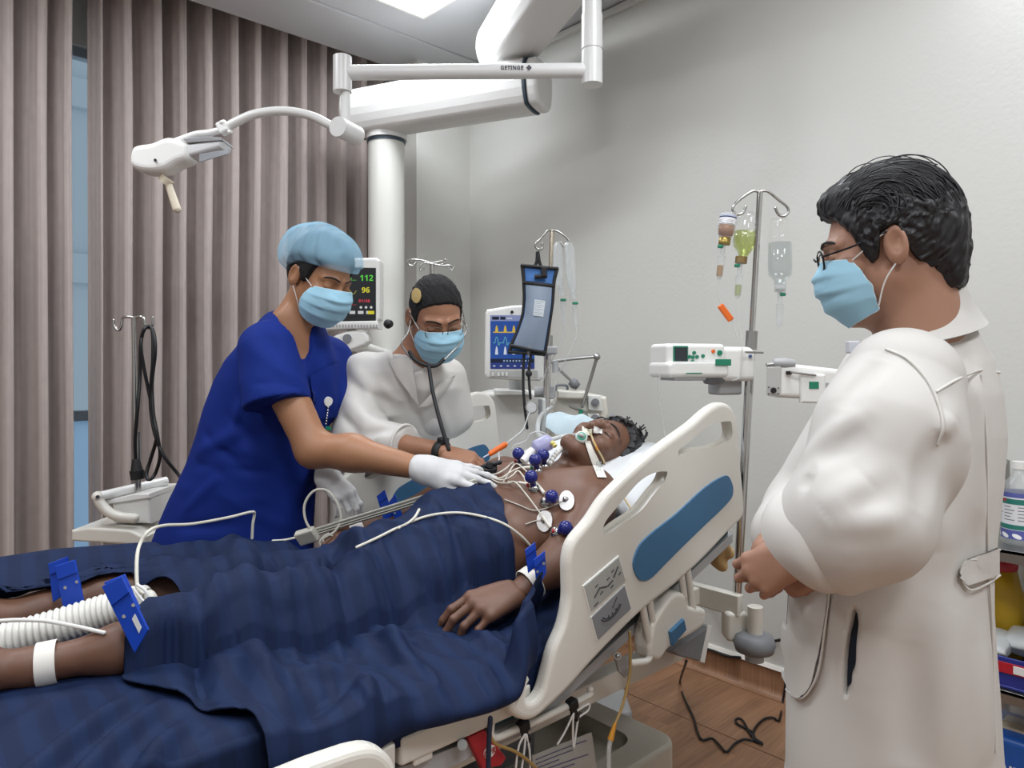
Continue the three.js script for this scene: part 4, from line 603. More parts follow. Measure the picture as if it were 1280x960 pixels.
// ================================================================ doctor with the stethoscope
{
  const P = thing('person', 'person in white coat and glasses listening to the patient with a stethoscope', 'person');
  const hc = W(545, 397, 2.2), fr = frame(hc, vb(0.34, -0.50, -0.80), vb(0.10, 0.87, -0.48)), head = fr.wrap(headParts);
  const S = W(456, 474, 2.3), E = W(446, 548, 2.2), Wr = W(556, 566, 2.0), S2 = W(556, 474, 2.42), neck = cap(fr.w(0, -0.04, -0.03), W(515, 462, 2.36), 0.058, 0.075);
  const rows = [[760, 410, 560, 2.55], [650, 414, 562, 2.52], [590, 418, 566, 2.48], [545, 424, 570, 2.42], [510, 426, 572, 2.38], [485, 430, 574, 2.35], [465, 442, 566, 2.34], [448, 464, 548, 2.34], [436, 486, 530, 2.34]];
  const core = sections(torsoRows(rows, 2.4, 0.14), RT), inner = sections(torsoRows(rows.map(r => [r[0], r[1] + 14, r[2] - 14, r[3]]), 2.4, 0.11), RT);
  const arm = union([cap(S, E, 0.055, 0.045), cap(E, Wr, 0.045, 0.028)], 0.03), h = hand(Wr.clone(), vb(0.9, -0.18, -0.25), vb(0.2, 0.85, -0.45), vb(0.3, -0.4, -1), 0.95, [0.3, 0.45, 0.5, 0.5], { out: 0.4, fwd: 0.9, down: 0.3, bend: 0.1 }, 0.08);
  const sk = lin(0x9a6e54), colour = (x, y, z) => { const m = 1 + 0.05 * noise(x * 30, y * 30, z * 30); return sk.map(v => v * m); };
  const body = (x, y, z) => smin(smin(smin(inner(x, y, z), neck(x, y, z), 0.03), arm(x, y, z), 0.03), head(x, y, z), 0.03);
  part(P, 'body', bodyMesh([[body, ...bounds([W(400, 700, 2.5), W(600, 590, 2.0), W(570, 420, 2.5)], 0.1), 0.011], [(x, y, z) => smin(head(x, y, z), neck(x, y, z), 0.03), ...sub(hc, 0.165), 0.0038], [h.f, h.lo, h.hi, 0.004]], colour), skinned());
  const cf = W(508, 556, 2.085), ax = cf.clone().sub(E).normalize();
  const sl1 = cap(S, E, 0.088, 0.078), sl2 = cap(E, cf.clone().addScaledVector(ax, 0.1), 0.076, 0.052), sh2 = cap(S2, W(568, 520, 2.45), 0.075, 0.07);
  const open = union([cap(W(520, 440, 2.1), W(540, 500, 2.13), 0.062, 0.02), cap(W(520, 440, 2.1), W(512, 440, 2.4), 0.062, 0.062)], 0.02);
  const base = (x, y, z) => { let d = core(x, y, z); const s2 = smax(sl2(x, y, z), (x - cf.x) * ax.x + (y - cf.y) * ax.y + (z - cf.z) * ax.z, 0.006); d = smin(d, smin(sl1(x, y, z), s2, 0.03), 0.035); return smin(d, sh2(x, y, z), 0.05); };
  const wr = foldsOn(base, [[[430, 500], [470, 530], 0.02, 0.014], [[440, 480], [490, 510], 0.016, -0.012], [[455, 530], [495, 520], 0.014, 0.014], [[450, 545], [500, 535], 0.012, -0.012], [[470, 550], [505, 540], 0.012, 0.012], [[480, 470], [500, 540], 0.012, -0.010], [[440, 460], [470, 490], 0.014, 0.009], [[545, 500], [560, 540], 0.014, 0.01], [[500, 500], [520, 540], 0.010, 0.010], [[510, 490], [530, 540], 0.008, -0.008], [[428, 520], [450, 545], 0.010, -0.010], [[480, 545], [500, 530], 0.010, -0.010], [[435, 470], [455, 500], 0.012, -0.008], [[475, 480], [495, 500], 0.010, 0.008]], 1.3, 1.7), fn = fabricNoise(0.0045, 10);
  const coat = (x, y, z) => { let d = base(x, y, z); if (Math.abs(d) < 0.06) d -= wr(x, y, z) + fn(x, y, z); return smax(d, -open(x, y, z), 0.006); };
  const ct = part(P, 'white_coat', bodyMesh([[coat, ...bounds([W(395, 760, 2.6), W(590, 430, 2.5), W(420, 500, 2.1), W(520, 560, 2.0)], 0.08), 0.0085]]), M.coat);
  const shirtF = (x, y, z) => Math.min(inner(x, y, z), neck(x, y, z) - 0.004) - 0.004;
  part(P, 'shirt', bodyMesh([[(x, y, z) => smax(smin(inner(x, y, z), cap(W(517, 466, 2.37), W(532, 520, 2.36), 0.075, 0.08)(x, y, z), 0.03) - 0.004, y - 1.385, 0.004), ...bounds([W(440, 620, 2.5), W(580, 440, 2.5), W(520, 480, 2.2)], 0.06), 0.010]]), std(0xc9c6c4, 0.8), 'pale grey shirt under the coat');
  // lapels and collar
  const lap = (pts) => sheet(8, 10, (u, v) => { const q = quadPx(...pts)(u, v), r = hit((x, y, z) => Math.min(core(x, y, z), sh2(x, y, z)) - 0.006, q[0], q[1], 1.8); const b = r || { p: W(q[0], q[1], 2.22), n: FW.clone().negate() }; return b.p.clone().addScaledVector(b.n, 0.006 + 0.006 * Math.sin(u * 3.1)); }, 0.004);
  part(ct, 'lapel', lap([[486, 448], [513, 450], [523, 506], [496, 468]]), M.coat); part(ct, 'lapel', lap([[552, 476], [566, 470], [545, 500], [523, 508]]), M.coat);
  part(ct, 'collar', sheet(24, 6, (u, v) => { const a = -2.6 + u * 3.6, r = 0.07 + 0.03 * v; return W(516, 448 + 2, 2.36).add(vb(Math.sin(a) * r * 1.05, 0.028 - 0.06 * v, -Math.cos(a) * r)); }, 0.004), M.coat);
  part(ct, 'sleeve_cuff', tube([...Array(15).keys()].map(k => { const a = k / 15 * 6.2832, s = ax.clone().cross(UP).normalize(), t = s.clone().cross(ax); return cf.clone().addScaledVector(ax, -0.006).addScaledVector(s, 0.058 * Math.cos(a)).addScaledVector(t, 0.058 * Math.sin(a)); }), 0.005, 50, 6, true), M.coat);
  { const e = hit(coat, 547, 491, 1.8) || { p: W(547, 491, 2.25), n: FW.clone().negate() }; part(ct, 'lapel_pin', [sph(e.p.clone().addScaledVector(e.n, 0.004), 0.009, 0.7, 1.1, 0.5, 10), sph(e.p.clone().addScaledVector(e.n, 0.004).add(V(0.008, -0.006, 0)), 0.006, 1, 1, 0.5, 8)], std(0xb48a3c, 0.35, 0.8), 'small gold pin'); }
  part(P, 'hair', hairMesh(hairField(fr, 0.006, [[0.12, 0.088], [0.078, 0.086], [0.058, 0.066], [0.04, 0.05], [0.03, 0.0], [0.012, -0.004], [-0.02, 0.012], [-0.07, -0.05], [-0.12, -0.06]], 0.0034), ...sub(hc, 0.16), 0.004), M.hairShort);
  { const hairF = hairField(fr, 0.007, [[0.12, -0.2], [-0.12, -0.2]], 0.001); part(P, 'adhesive_patch', patch(hairF, (u, v) => { const a = (u - 0.5) * 2, b = (v - 0.5) * 2, k = Math.sqrt(1 - 0.5 * b * b), m = Math.sqrt(1 - 0.5 * a * a); return [522 + a * k * 5.5, 370 + b * m * 9]; }, 10, 12, 0.003, 0.003, 1.7), std(0xb39a63, 0.75), 'tan adhesive patch at the temple'); }
  addMask(P, fr, [-1, 1]); eyes(P, fr, M.hairShort); glasses(P, fr, std(0x6d675c, 0.3, 0.8));
  lowerBody(P, W(488, 700, 2.55), vb(0.5, 0, -0.86), 0.85, std(0x20242c, 0.8), 'dark trousers');
  // wrist watch
  const wd = Wr.clone().sub(E).normalize(), wc = Wr.clone().addScaledVector(wd, -0.012), wt = part(P, 'wrist_watch', lathe([[0.027, -0.011], [0.033, -0.011], [0.034, 0], [0.033, 0.011], [0.027, 0.011]], wc, wd, 28), M.rubber, 'black wrist watch');
  part(wt, 'watch_face', cyl(wc.clone().add(V(0, 0.028, 0.006)), wc.clone().add(V(0, 0.040, 0.008)), 0.018, 0.017, 20), M.black);
  settle(P);
  // stethoscope
  const st = thing('stethoscope', 'black tubed stethoscope hanging from the bending doctor\'s ears', 'stethoscope');
  const y0 = W(536, 457, 2.08), steel = M.brushed;
  for (const [s, mid] of [[-1, [505, 425]], [1, [565, 428]]]) part(st, 'ear_tube', tube([fr.w(s * 0.08, -0.004, 0.004), fr.w(s * 0.094, -0.03, 0.03), W(s < 0 ? 502 : 574, 430, 2.14), W(s < 0 ? 514 : 556, 449, 2.085)], 0.0028, 30, 8), steel);
  part(st, 'yoke', tube([W(512, 440, 2.09), W(518, 449, 2.085), W(530, 456, 2.08), W(545, 457, 2.08), W(555, 449, 2.09)], 0.0058, 30, 8), M.rubber);
  const tip = hit(patientField, 610, 585, 1.4) || { p: W(610, 585, 1.9) };
  part(st, 'tubing', tube([y0, W(541, 490, 2.04), W(551, 530, 2.0), W(561, 562, 1.98)], 0.0058, 40, 8), M.rubber);
  part(st, 'chest_piece', [cyl(W(612, 588, 1.875), W(612, 583, 1.87), 0.02, 0.02, 24), cyl(W(612, 583, 1.87), W(613, 578, 1.868), 0.012, 0.008, 16), tube([W(598, 586, 1.88), W(608, 582, 1.87), W(625, 578, 1.88)], 0.006, 16, 8)], M.black);
  settle(st);
}
// ================================================================ standing doctor seen from behind
{
  const P = thing('person', 'person in long white coat standing with clasped hands, seen from behind', 'person');
  const hc = W(1108, 313, 1.16), fr = frame(hc, vb(-0.86, -0.17, 0.46), vb(-0.12, 0.98, 0), 0.95), head = fr.wrap(headParts);
  const neck = union([cap(fr.w(0, -0.05, -0.03), W(1150, 410, 1.15), 0.058, 0.066), cap(W(1150, 410, 1.17), W(1155, 470, 1.19), 0.056, 0.06)], 0.03);
  const S = W(1128, 478, 1.06), E = W(1070, 648, 1.0), Wr = W(1000, 694, 1.08), S2 = W(1110, 478, 1.3), E2 = W(1010, 640, 1.36), W2 = W(960, 690, 1.17);
  const rows = [[1120, 960, 1280], [975, 978, 1264], [900, 979, 1257], [800, 981, 1250], [745, 986, 1247], [700, 994, 1247], [650, 1008, 1252], [600, 1024, 1258], [540, 1044, 1262], [490, 1060, 1257], [450, 1080, 1245], [420, 1100, 1226], [398, 1106, 1216], [378, 1112, 1208], [362, 1118, 1202]];
  const tr = rows.slice().sort((a, b) => b[0] - a[0]).map(([py, l, r]) => { const al = Math.atan((l - 640) / FOC), ar = Math.atan((r - 640) / FOC), am = (al + ar) / 2, c = W(640 + FOC * Math.tan(am), py, 1.17); return [c, Math.tan((ar - al) / 2) * 1.17 / Math.cos(am), 0.15]; }), dirv = vb(0.88, 0, -0.475); dirv.y = 0; dirv.normalize();
  const core = sections(tr.map(([c, a, b]) => [c, Math.max(a * 0.97, 0.05), Math.min(b, a * 1.0)]), dirv), inner = sections(tr.map(([c, a, b]) => [c, a * 0.8, Math.min(b, a) * 0.75]), dirv);
  const arm = union([cap(S, E, 0.055, 0.046), cap(E, W(1040, 668, 1.02), 0.046, 0.046), cap(W(1040, 668, 1.02), Wr, 0.045, 0.029)], 0.03), arm2 = union([cap(S2, E2, 0.055, 0.045), cap(E2, W2, 0.045, 0.028)], 0.03);
  const h1 = hand(Wr, vb(-0.62, -0.5, 0.5), vb(-0.45, 0.35, -0.82), vb(-0.5, 0.85, 0.1), 0.92, [0.62, 0.66, 0.72, 0.78], { out: 0.2, fwd: 0.9, down: 0.45, bend: 0.3 }, 0.10), h2 = hand(W2, vb(0.45, -0.45, -0.5), vb(-0.7, -0.1, -0.7), vb(-0.2, 0.8, -0.4), 0.84, [0.85, 0.9, 0.95, 0.95], { out: 0.4, fwd: 0.9, down: 0.2, bend: 0.2 }, 0.05);
  const legs = union([cap(W(1085, 960, 1.17), V(W(1085, 960, 1.17).x, 0.09, W(1085, 960, 1.17).z), 0.085, 0.05), cap(W(1150, 960, 1.22), V(W(1150, 960, 1.22).x, 0.09, W(1150, 960, 1.22).z), 0.085, 0.05)], 0.02);
  const sk = lin(0xa67c66), colour = (x, y, z) => { const m = 1 + 0.04 * noise(x * 30, y * 30, z * 30); return sk.map(v => v * m); };
  const body = (x, y, z) => { let d = smin(inner(x, y, z), neck(x, y, z), 0.03); d = smin(d, arm(x, y, z), 0.03); d = smin(d, arm2(x, y, z), 0.03); d = smin(d, head(x, y, z), 0.03); return smin(d, legs(x, y, z), 0.03); };
  part(P, 'body', bodyMesh([[body, ...bounds([W(930, 970, 1.2), W(1270, 350, 1.2), V(W(1085, 960, 1.17).x, 0.06, W(1085, 960, 1.17).z), W(1000, 650, 1.4)], 0.12), 0.011], [(x, y, z) => smin(head(x, y, z), neck(x, y, z), 0.03), ...sub(hc, 0.165), 0.003], [h1.f, h1.lo, h1.hi, 0.003], [h2.f, h2.lo, h2.hi, 0.003]], colour), skinned());
  // coat
  const cf = W(1020, 672, 1.03), ax = Wr.clone().sub(E).normalize();
  const sl1 = union([cap(S, W(1108, 540, 1.03), 0.082, 0.094), cap(W(1108, 540, 1.03), E, 0.094, 0.092)], 0.03), sl2 = cap(E.clone().addScaledVector(ax, -0.01), cf.clone().addScaledVector(ax, 0.1), 0.09, 0.066), sr1 = union([cap(S2, E2, 0.085, 0.08), cap(E2, W(985, 668, 1.26), 0.078, 0.065)], 0.02);
  const opn = union([cap(fr.w(0, -0.06, -0.02), W(1146, 378, 1.16), 0.058, 0.046), cap(W(1146, 378, 1.16), W(1085, 440, 1.25), 0.046, 0.045)], 0.02);
  const base = (x, y, z) => { let d = core(x, y, z); const s2 = smax(sl2(x, y, z), (x - cf.x) * ax.x + (y - cf.y) * ax.y + (z - cf.z) * ax.z, 0.008); d = smin(d, smin(sl1(x, y, z), s2, 0.03), 0.03); return smin(d, sr1(x, y, z), 0.03); };
  const wr = foldsOn(base, [[[1080, 515], [1002, 575], 0.014, 0.009], [[1085, 535], [1020, 580], 0.016, -0.006], [[1012, 590], [1003, 612], 0.010, -0.007], [[1060, 640], [1130, 600], 0.022, -0.008], [[1040, 655], [1120, 645], 0.016, 0.009], [[1175, 545], [1190, 520], 0.014, 0.010], [[1180, 540], [1150, 640], 0.018, -0.014], [[1210, 560], [1170, 690], 0.028, 0.014], [[1230, 640], [1180, 760], 0.026, -0.010], [[1225, 480], [1228, 700], 0.014, 0.012], [[1110, 690], [1090, 860], 0.03, -0.008], [[1190, 760], [1180, 960], 0.03, 0.012], [[1140, 800], [1135, 960], 0.03, -0.012], [[1225, 800], [1230, 960], 0.024, 0.014], [[1060, 700], [1050, 760], 0.02, 0.010], [[1100, 450], [1050, 510], 0.016, -0.010], [[1085, 600], [1030, 640], 0.02, 0.010], [[1200, 430], [1215, 470], 0.012, -0.006]], 1.0, 0.6), fn = fabricNoise(0.0022, 7);
  const sp = [...Array(7).keys()].map(k => { const v = k / 6, h = hit(base, mix(1069, 1056, v), mix(760, 868, v), 0.6); return { p: h.p, n: h.n, r: 0.0025 + 0.0045 * Math.sin(Math.PI * v) }; });
  const slit = union(sp.slice(0, -1).map((a, i) => cap(a.p, sp[i + 1].p, a.r, sp[i + 1].r, a.n, 6)), 0.002);          // side opening cut through the coat
  const coat = (x, y, z) => { let d = base(x, y, z); if (Math.abs(d) < 0.05) d -= wr(x, y, z) + fn(x, y, z); d = smax(d, -opn(x, y, z), 0.005); return y > 0.7 && y < 1.02 ? Math.max(d, -slit(x, y, z)) : d; };
  const ct = part(P, 'white_coat', bodyMesh([[coat, ...bounds([W(960, 1110, 1.17), W(1275, 360, 1.3), W(1000, 600, 0.95), W(960, 650, 1.42), W(1270, 700, 1.0)], 0.07), 0.0058]]), M.coat, 'long white coat with back strap and patch pockets');
  part(P, 'trousers', bodyMesh([[(x, y, z) => smax(legs(x, y, z) - 0.014, y - 0.8, 0.01), ...bounds([V(W(1085, 960, 1.17).x, 0.1, W(1085, 960, 1.17).z), W(1150, 940, 1.22)], 0.13), 0.012]]), std(0x1d2430, 0.8), 'dark navy trousers');
  for (const [px, d] of [[1085, 1.17], [1150, 1.22]]) { const q = W(px, 960, d), f = cap(V(q.x, 0.035, q.z).add(vb(0.03, 0, 0)), V(q.x, 0.035, q.z).add(vb(-0.2, 0, 0.06)), 0.045, 0.038, UP, 0.8); part(P, 'shoe', sdfMesh((x, y, z) => smax(smin(f(x, y, z), cap(V(q.x, 0.06, q.z), V(q.x, 0.1, q.z), 0.04)(x, y, z), 0.03), 0.004 - y, 0.003), ...bounds([V(q.x - 0.25, 0, q.z - 0.25), V(q.x + 0.2, 0.1, q.z + 0.2)], 0.03), 0.008), M.black); }
  // seams, pocket, strap, slit, collar, rolled cuff
  part(ct, 'sleeve_seam', seam(coat, [[1108, 437], [1135, 450], [1160, 478], [1174, 510], [1178, 535], [1172, 555]], 0.0022, 0.001, 0.7), M.coatSeam);
  part(ct, 'yoke_seam', seam(coat, [[1170, 490], [1195, 475], [1225, 463], [1250, 466]], 0.0022, 0.001, 0.7), M.coatSeam);
  part(ct, 'back_seam', seam(coat, [[1226, 470], [1233, 560], [1234, 680], [1240, 800], [1244, 940]], 0.0018, 0.001, 0.7), M.coatSeam);
  const pk = part(ct, 'patch_pocket', patch(coat, (u, v) => { const l = mix(987, 981, v) + (v > 0.82 ? 10 * ((v - 0.82) / 0.18) ** 2 : 0), r = mix(1040, 1016, v ** 1.3) - (v > 0.85 ? 8 * ((v - 0.85) / 0.15) ** 2 : 0); return [mix(l, r, u), mix(mix(716, 740, u), mix(858, 872, Math.sin(u * 2.2)), v)]; }, 14, 26, 0.006, 0.004, 0.7), M.coat);
  part(pk, 'pocket_stitch', [seam(coat, [[1040, 742], [1034, 790], [1026, 840], [1012, 868], [1000, 872], [988, 862]], 0.0018, 0.007, 0.7), seam(coat, [[985, 742], [1010, 752], [1034, 766]], 0.0014, 0.007, 0.7)], M.coatSeam);
  part(P, 'tunic', bodyMesh([[(x, y, z) => smax(smax(core(x, y, z) + 0.013, y - 1.0, 0.01), 0.70 - y, 0.01), ...bounds([W(960, 730, 1.0), W(1275, 960, 1.35), W(1275, 730, 1.0), W(960, 960, 1.35)], 0.04), 0.011]]), std(0x1d2836, 0.9), 'dark navy clothing under the coat, seen through the side slit');
  const bs = part(ct, 'back_strap', patch(coat, (u, v) => { const y0 = mix(702, 686, u) - (u > 0.6 ? 6 * (u - 0.6) : 0), y1 = mix(736, 716, u), pinch = u < 0.22 ? (1 - u / 0.22) * 0.42 : 0; return [mix(1195, 1241, u), mix(y0, y1, mix(pinch, 1 - pinch, v))]; }, 18, 8, 0.005, 0.004, 0.7), M.coat);
  part(bs, 'strap_stitch', seam(coat, [[1244, 686], [1222, 697], [1204, 701], [1197, 716], [1208, 737], [1228, 729], [1246, 718]], 0.0017, 0.006, 0.7), M.coatSeam);
  part(ct, 'collar', sheet(36, 10, (u, v) => { const a = -2.0 + u * 4.4, r = 0.062 + 0.030 * v * v, c = W(1150, 378, 1.165); return c.add(vb(Math.cos(a) * r * 1.0 + 0.002 * v, 0.030 + 0.022 * Math.cos(a) - 0.078 * v - 0.012 * v * v * Math.sin(a), -Math.sin(a) * r * 1.0)); }, 0.004), M.coat);
  { const s = ax.clone().cross(UP).normalize(), t = s.clone().cross(ax); part(ct, 'rolled_cuff', sheet(40, 10, (u, v) => { const a = u * 2 * Math.PI, r = 0.07 + 0.009 * Math.sin(v * 3.1) + 0.004 * Math.sin(3 * a + 4 * v) + 0.008 * (1 - v); return cf.clone().addScaledVector(ax, 0.022 - v * 0.06).addScaledVector(s, r * Math.cos(a)).addScaledVector(t, r * 0.92 * Math.sin(a)); }, 0.006), M.coat); }
  part(ct, 'breast_badge', obox(W(1066, 434, 1.12), RT, UP, 0.02, 0.02, 0.012, 0.003), std(0xc9cbd2, 0.4));
  // hair with loose strands
  const hf = hairField(fr, 0.020, [[0.14, 0.075], [0.10, 0.078], [0.07, 0.07], [0.048, 0.035], [0.036, -0.002], [0.026, -0.024], [0.014, -0.02], [0.004, 0.03], [-0.02, 0.03], [-0.034, -0.02], [-0.06, -0.075], [-0.09, -0.088], [-0.14, -0.088]], 0.0048, (d, x, y, z) => { d = smin(d, ell(x, y - 0.104, z - 0.055, 0.05, 0.024, 0.036), 0.025); return smin(d, ell(x, y + 0.02, z + 0.082, 0.06, 0.085, 0.034), 0.03); });
  const hr = part(P, 'hair', sdfMesh(hf, ...sub(hc, 0.19), 0.0034), M.hair, 'thick black hair with loose strands');
  const st = []; for (let k = 0; k < 220; k++) { const x0 = (hash(k, 1, 9) - 0.35) * 0.13, a0 = 0.55 + 1.3 * hash(k, 2, 9), ln = 0.5 + 0.8 * hash(k, 3, 9), lift = 0.003 * hash(k, 4, 9) + (k % 17 === 0 ? 0.010 : 0), pts = []; for (let m = 0; m < 7; m++) { const a = a0 + ln * m / 6, x = x0 + 0.03 * (m / 6) * (hash(k, 7, 9) - 0.3), rr = Math.sqrt(Math.max(0.04, 1 - (x / 0.094) ** 2)), up = lift * Math.sin(m / 6 * 3.1); pts.push(fr.w(x, 0.036 + (0.1115 + up) * rr * Math.sin(a), -0.013 + (0.1145 + up) * rr * Math.cos(a))); } st.push(tube(pts, 0.0007 + 0.0005 * hash(k, 6, 6), 14, 4)); }
  for (let k = 0; k < 170; k++) { const R0 = 0.04 + 0.066 * hash(k, 11, 3), a0 = 0.55 + 0.9 * hash(k, 12, 3), ln = 0.7 + 1.1 * hash(k, 13, 3), pts = []; for (let m = 0; m < 7; m++) { const a = a0 + ln * m / 6, R = R0 + 0.012 * m / 6, q = Math.sqrt(Math.max(0.02, 1 - (R / 0.116) ** 2)); if (R * Math.sin(a) + 0.036 < 0.045) break; pts.push(fr.w(0.0905 * q, 0.036 + R * Math.sin(a), -0.013 + R * Math.cos(a))); } if (pts.length > 3) st.push(tube(pts, 0.0008 + 0.0005 * hash(k, 16, 6), 14, 4)); }
  part(hr, 'hair_strands', st, M.hair);
  addMask(P, fr, [-1, 1]); eyes(P, fr); glasses(P, fr, M.frameDark, [-1, 1], 0.0017);
  settle(P);
}
// ================================================================ ceiling pendant
const camPlane = (d) => basis(RT, UP, FW.clone().negate(), V(0, EYE, 0).addScaledVector(FW, d));
const pxAt = (pts, d) => pts.map(p => [(p[0] - 640) / FOC * d, (HOR - p[1]) / FOC * d]);
const plate = (pts, d, depth, bevel, smooth) => { const o = pxAt(pts, d); return ext(smooth ? smoothLoop(o, smooth) : o, null, depth, bevel, camPlane(d)); };   // outline at depth d, thickened towards the viewer
const PX = (px, d) => px * d / FOC;
M.pendant = std(0xd8d8d6, 0.3);
{
  const t = thing('ceiling_pendant', 'white jointed ceiling supply pendant with hanging column', 'ceiling pendant');
  const hex = (w, h) => smoothLoop([[-0.5 * w, 0.42 * h], [-0.42 * w, 0.5 * h], [0.42 * w, 0.5 * h], [0.5 * w, 0.42 * h], [0.56 * w, 0.0], [0.42 * w, -0.44 * h], [0.34 * w, -0.5 * h], [-0.34 * w, -0.5 * h], [-0.42 * w, -0.44 * h], [-0.56 * w, 0]], 3);
  function boom(name, a, b, w, h, seals) {
    const z = b.clone().sub(a), l = z.length(); z.normalize(); const x = UP.clone().cross(z).normalize(), y = z.clone().cross(x), m = (s) => basis(x, y, z, a.clone().addScaledVector(z, s));
    const o = part(t, name, ext(hex(w, h), null, l, 0.006, m(0)), M.pendant);
    for (const s of seals) { part(o, 'seal', ext(hex(w * 1.005, h * 1.005), null, 0.012, 0.001, m(s < 0 ? -0.012 : l)), M.navySeal, 'dark rubber seal'); part(o, 'end_cap', ext(hex(w * 0.97, h * 0.97), null, 0.06, 0.02, m(s < 0 ? -0.07 : l + 0.01)), M.pendant); }
    return { o, x, y, z, m, l };
  }
  const a = W(452, 130, 3.72), b = W(664, 126, 3.34); b.y = a.y = (a.y + b.y) / 2; boom('lower_boom', a, b, 0.21, 0.215, [-1, 1]);
  const c = W(636, 50, 3.42), e = c.clone().add(vb(0.34, 0, -1.05)); c.y = e.y = 2.895;
  const up = boom('upper_boom', c.clone().add(vb(-0.03, 0, 0.09)), e, 0.25, 0.22, []);
  part(up.o, 'lettering', [lettering('GETINGE', 0.03, basis(up.z.clone(), UP, up.z.clone().cross(UP), W(611, 64, 3.25))), ], std(0xb9bcc0, 0.5));
  part(t, 'pivot_drum', [cyl(V(b.x, b.y + 0.09, b.z).addScaledVector(b.clone().sub(a).normalize(), -0.09), V(b.x, 2.80, b.z).addScaledVector(b.clone().sub(a).normalize(), -0.09), 0.085, 0.085, 32)], M.pendant);
  part(t, 'ceiling_tube', [cyl(V(e.x, 2.9, e.z), V(e.x, CEIL, e.z), 0.11, 0.11, 32), cyl(V(e.x, CEIL - 0.03, e.z), V(e.x, CEIL, e.z), 0.2, 0.2, 32)], M.pendant);
  const cp = W(483, 165, 3.7), col = (r, y0, y1) => cyl(V(cp.x, y0, cp.z), V(cp.x, y1, cp.z), r, r, 40);
  const Y = (py) => EYE + (HOR - py) / FOC * 3.7;
  part(t, 'column_collar', [col(0.106, Y(176), Y(157)), col(0.094, Y(157), Y(148))], M.pendant); part(t, 'seal', col(0.109, Y(159), Y(156)), M.navySeal); part(t, 'seal', col(0.098, Y(180), Y(176)), M.navySeal);
  part(t, 'column', [col(0.094, 1.0, Y(178))], std(0xd2d2cc, 0.35)); part(t, 'service_head', obox(V(cp.x, 1.0, cp.z), RT, UP, 0.26, 0.7, 0.22, 0.03), M.white);
  settle(t);
}
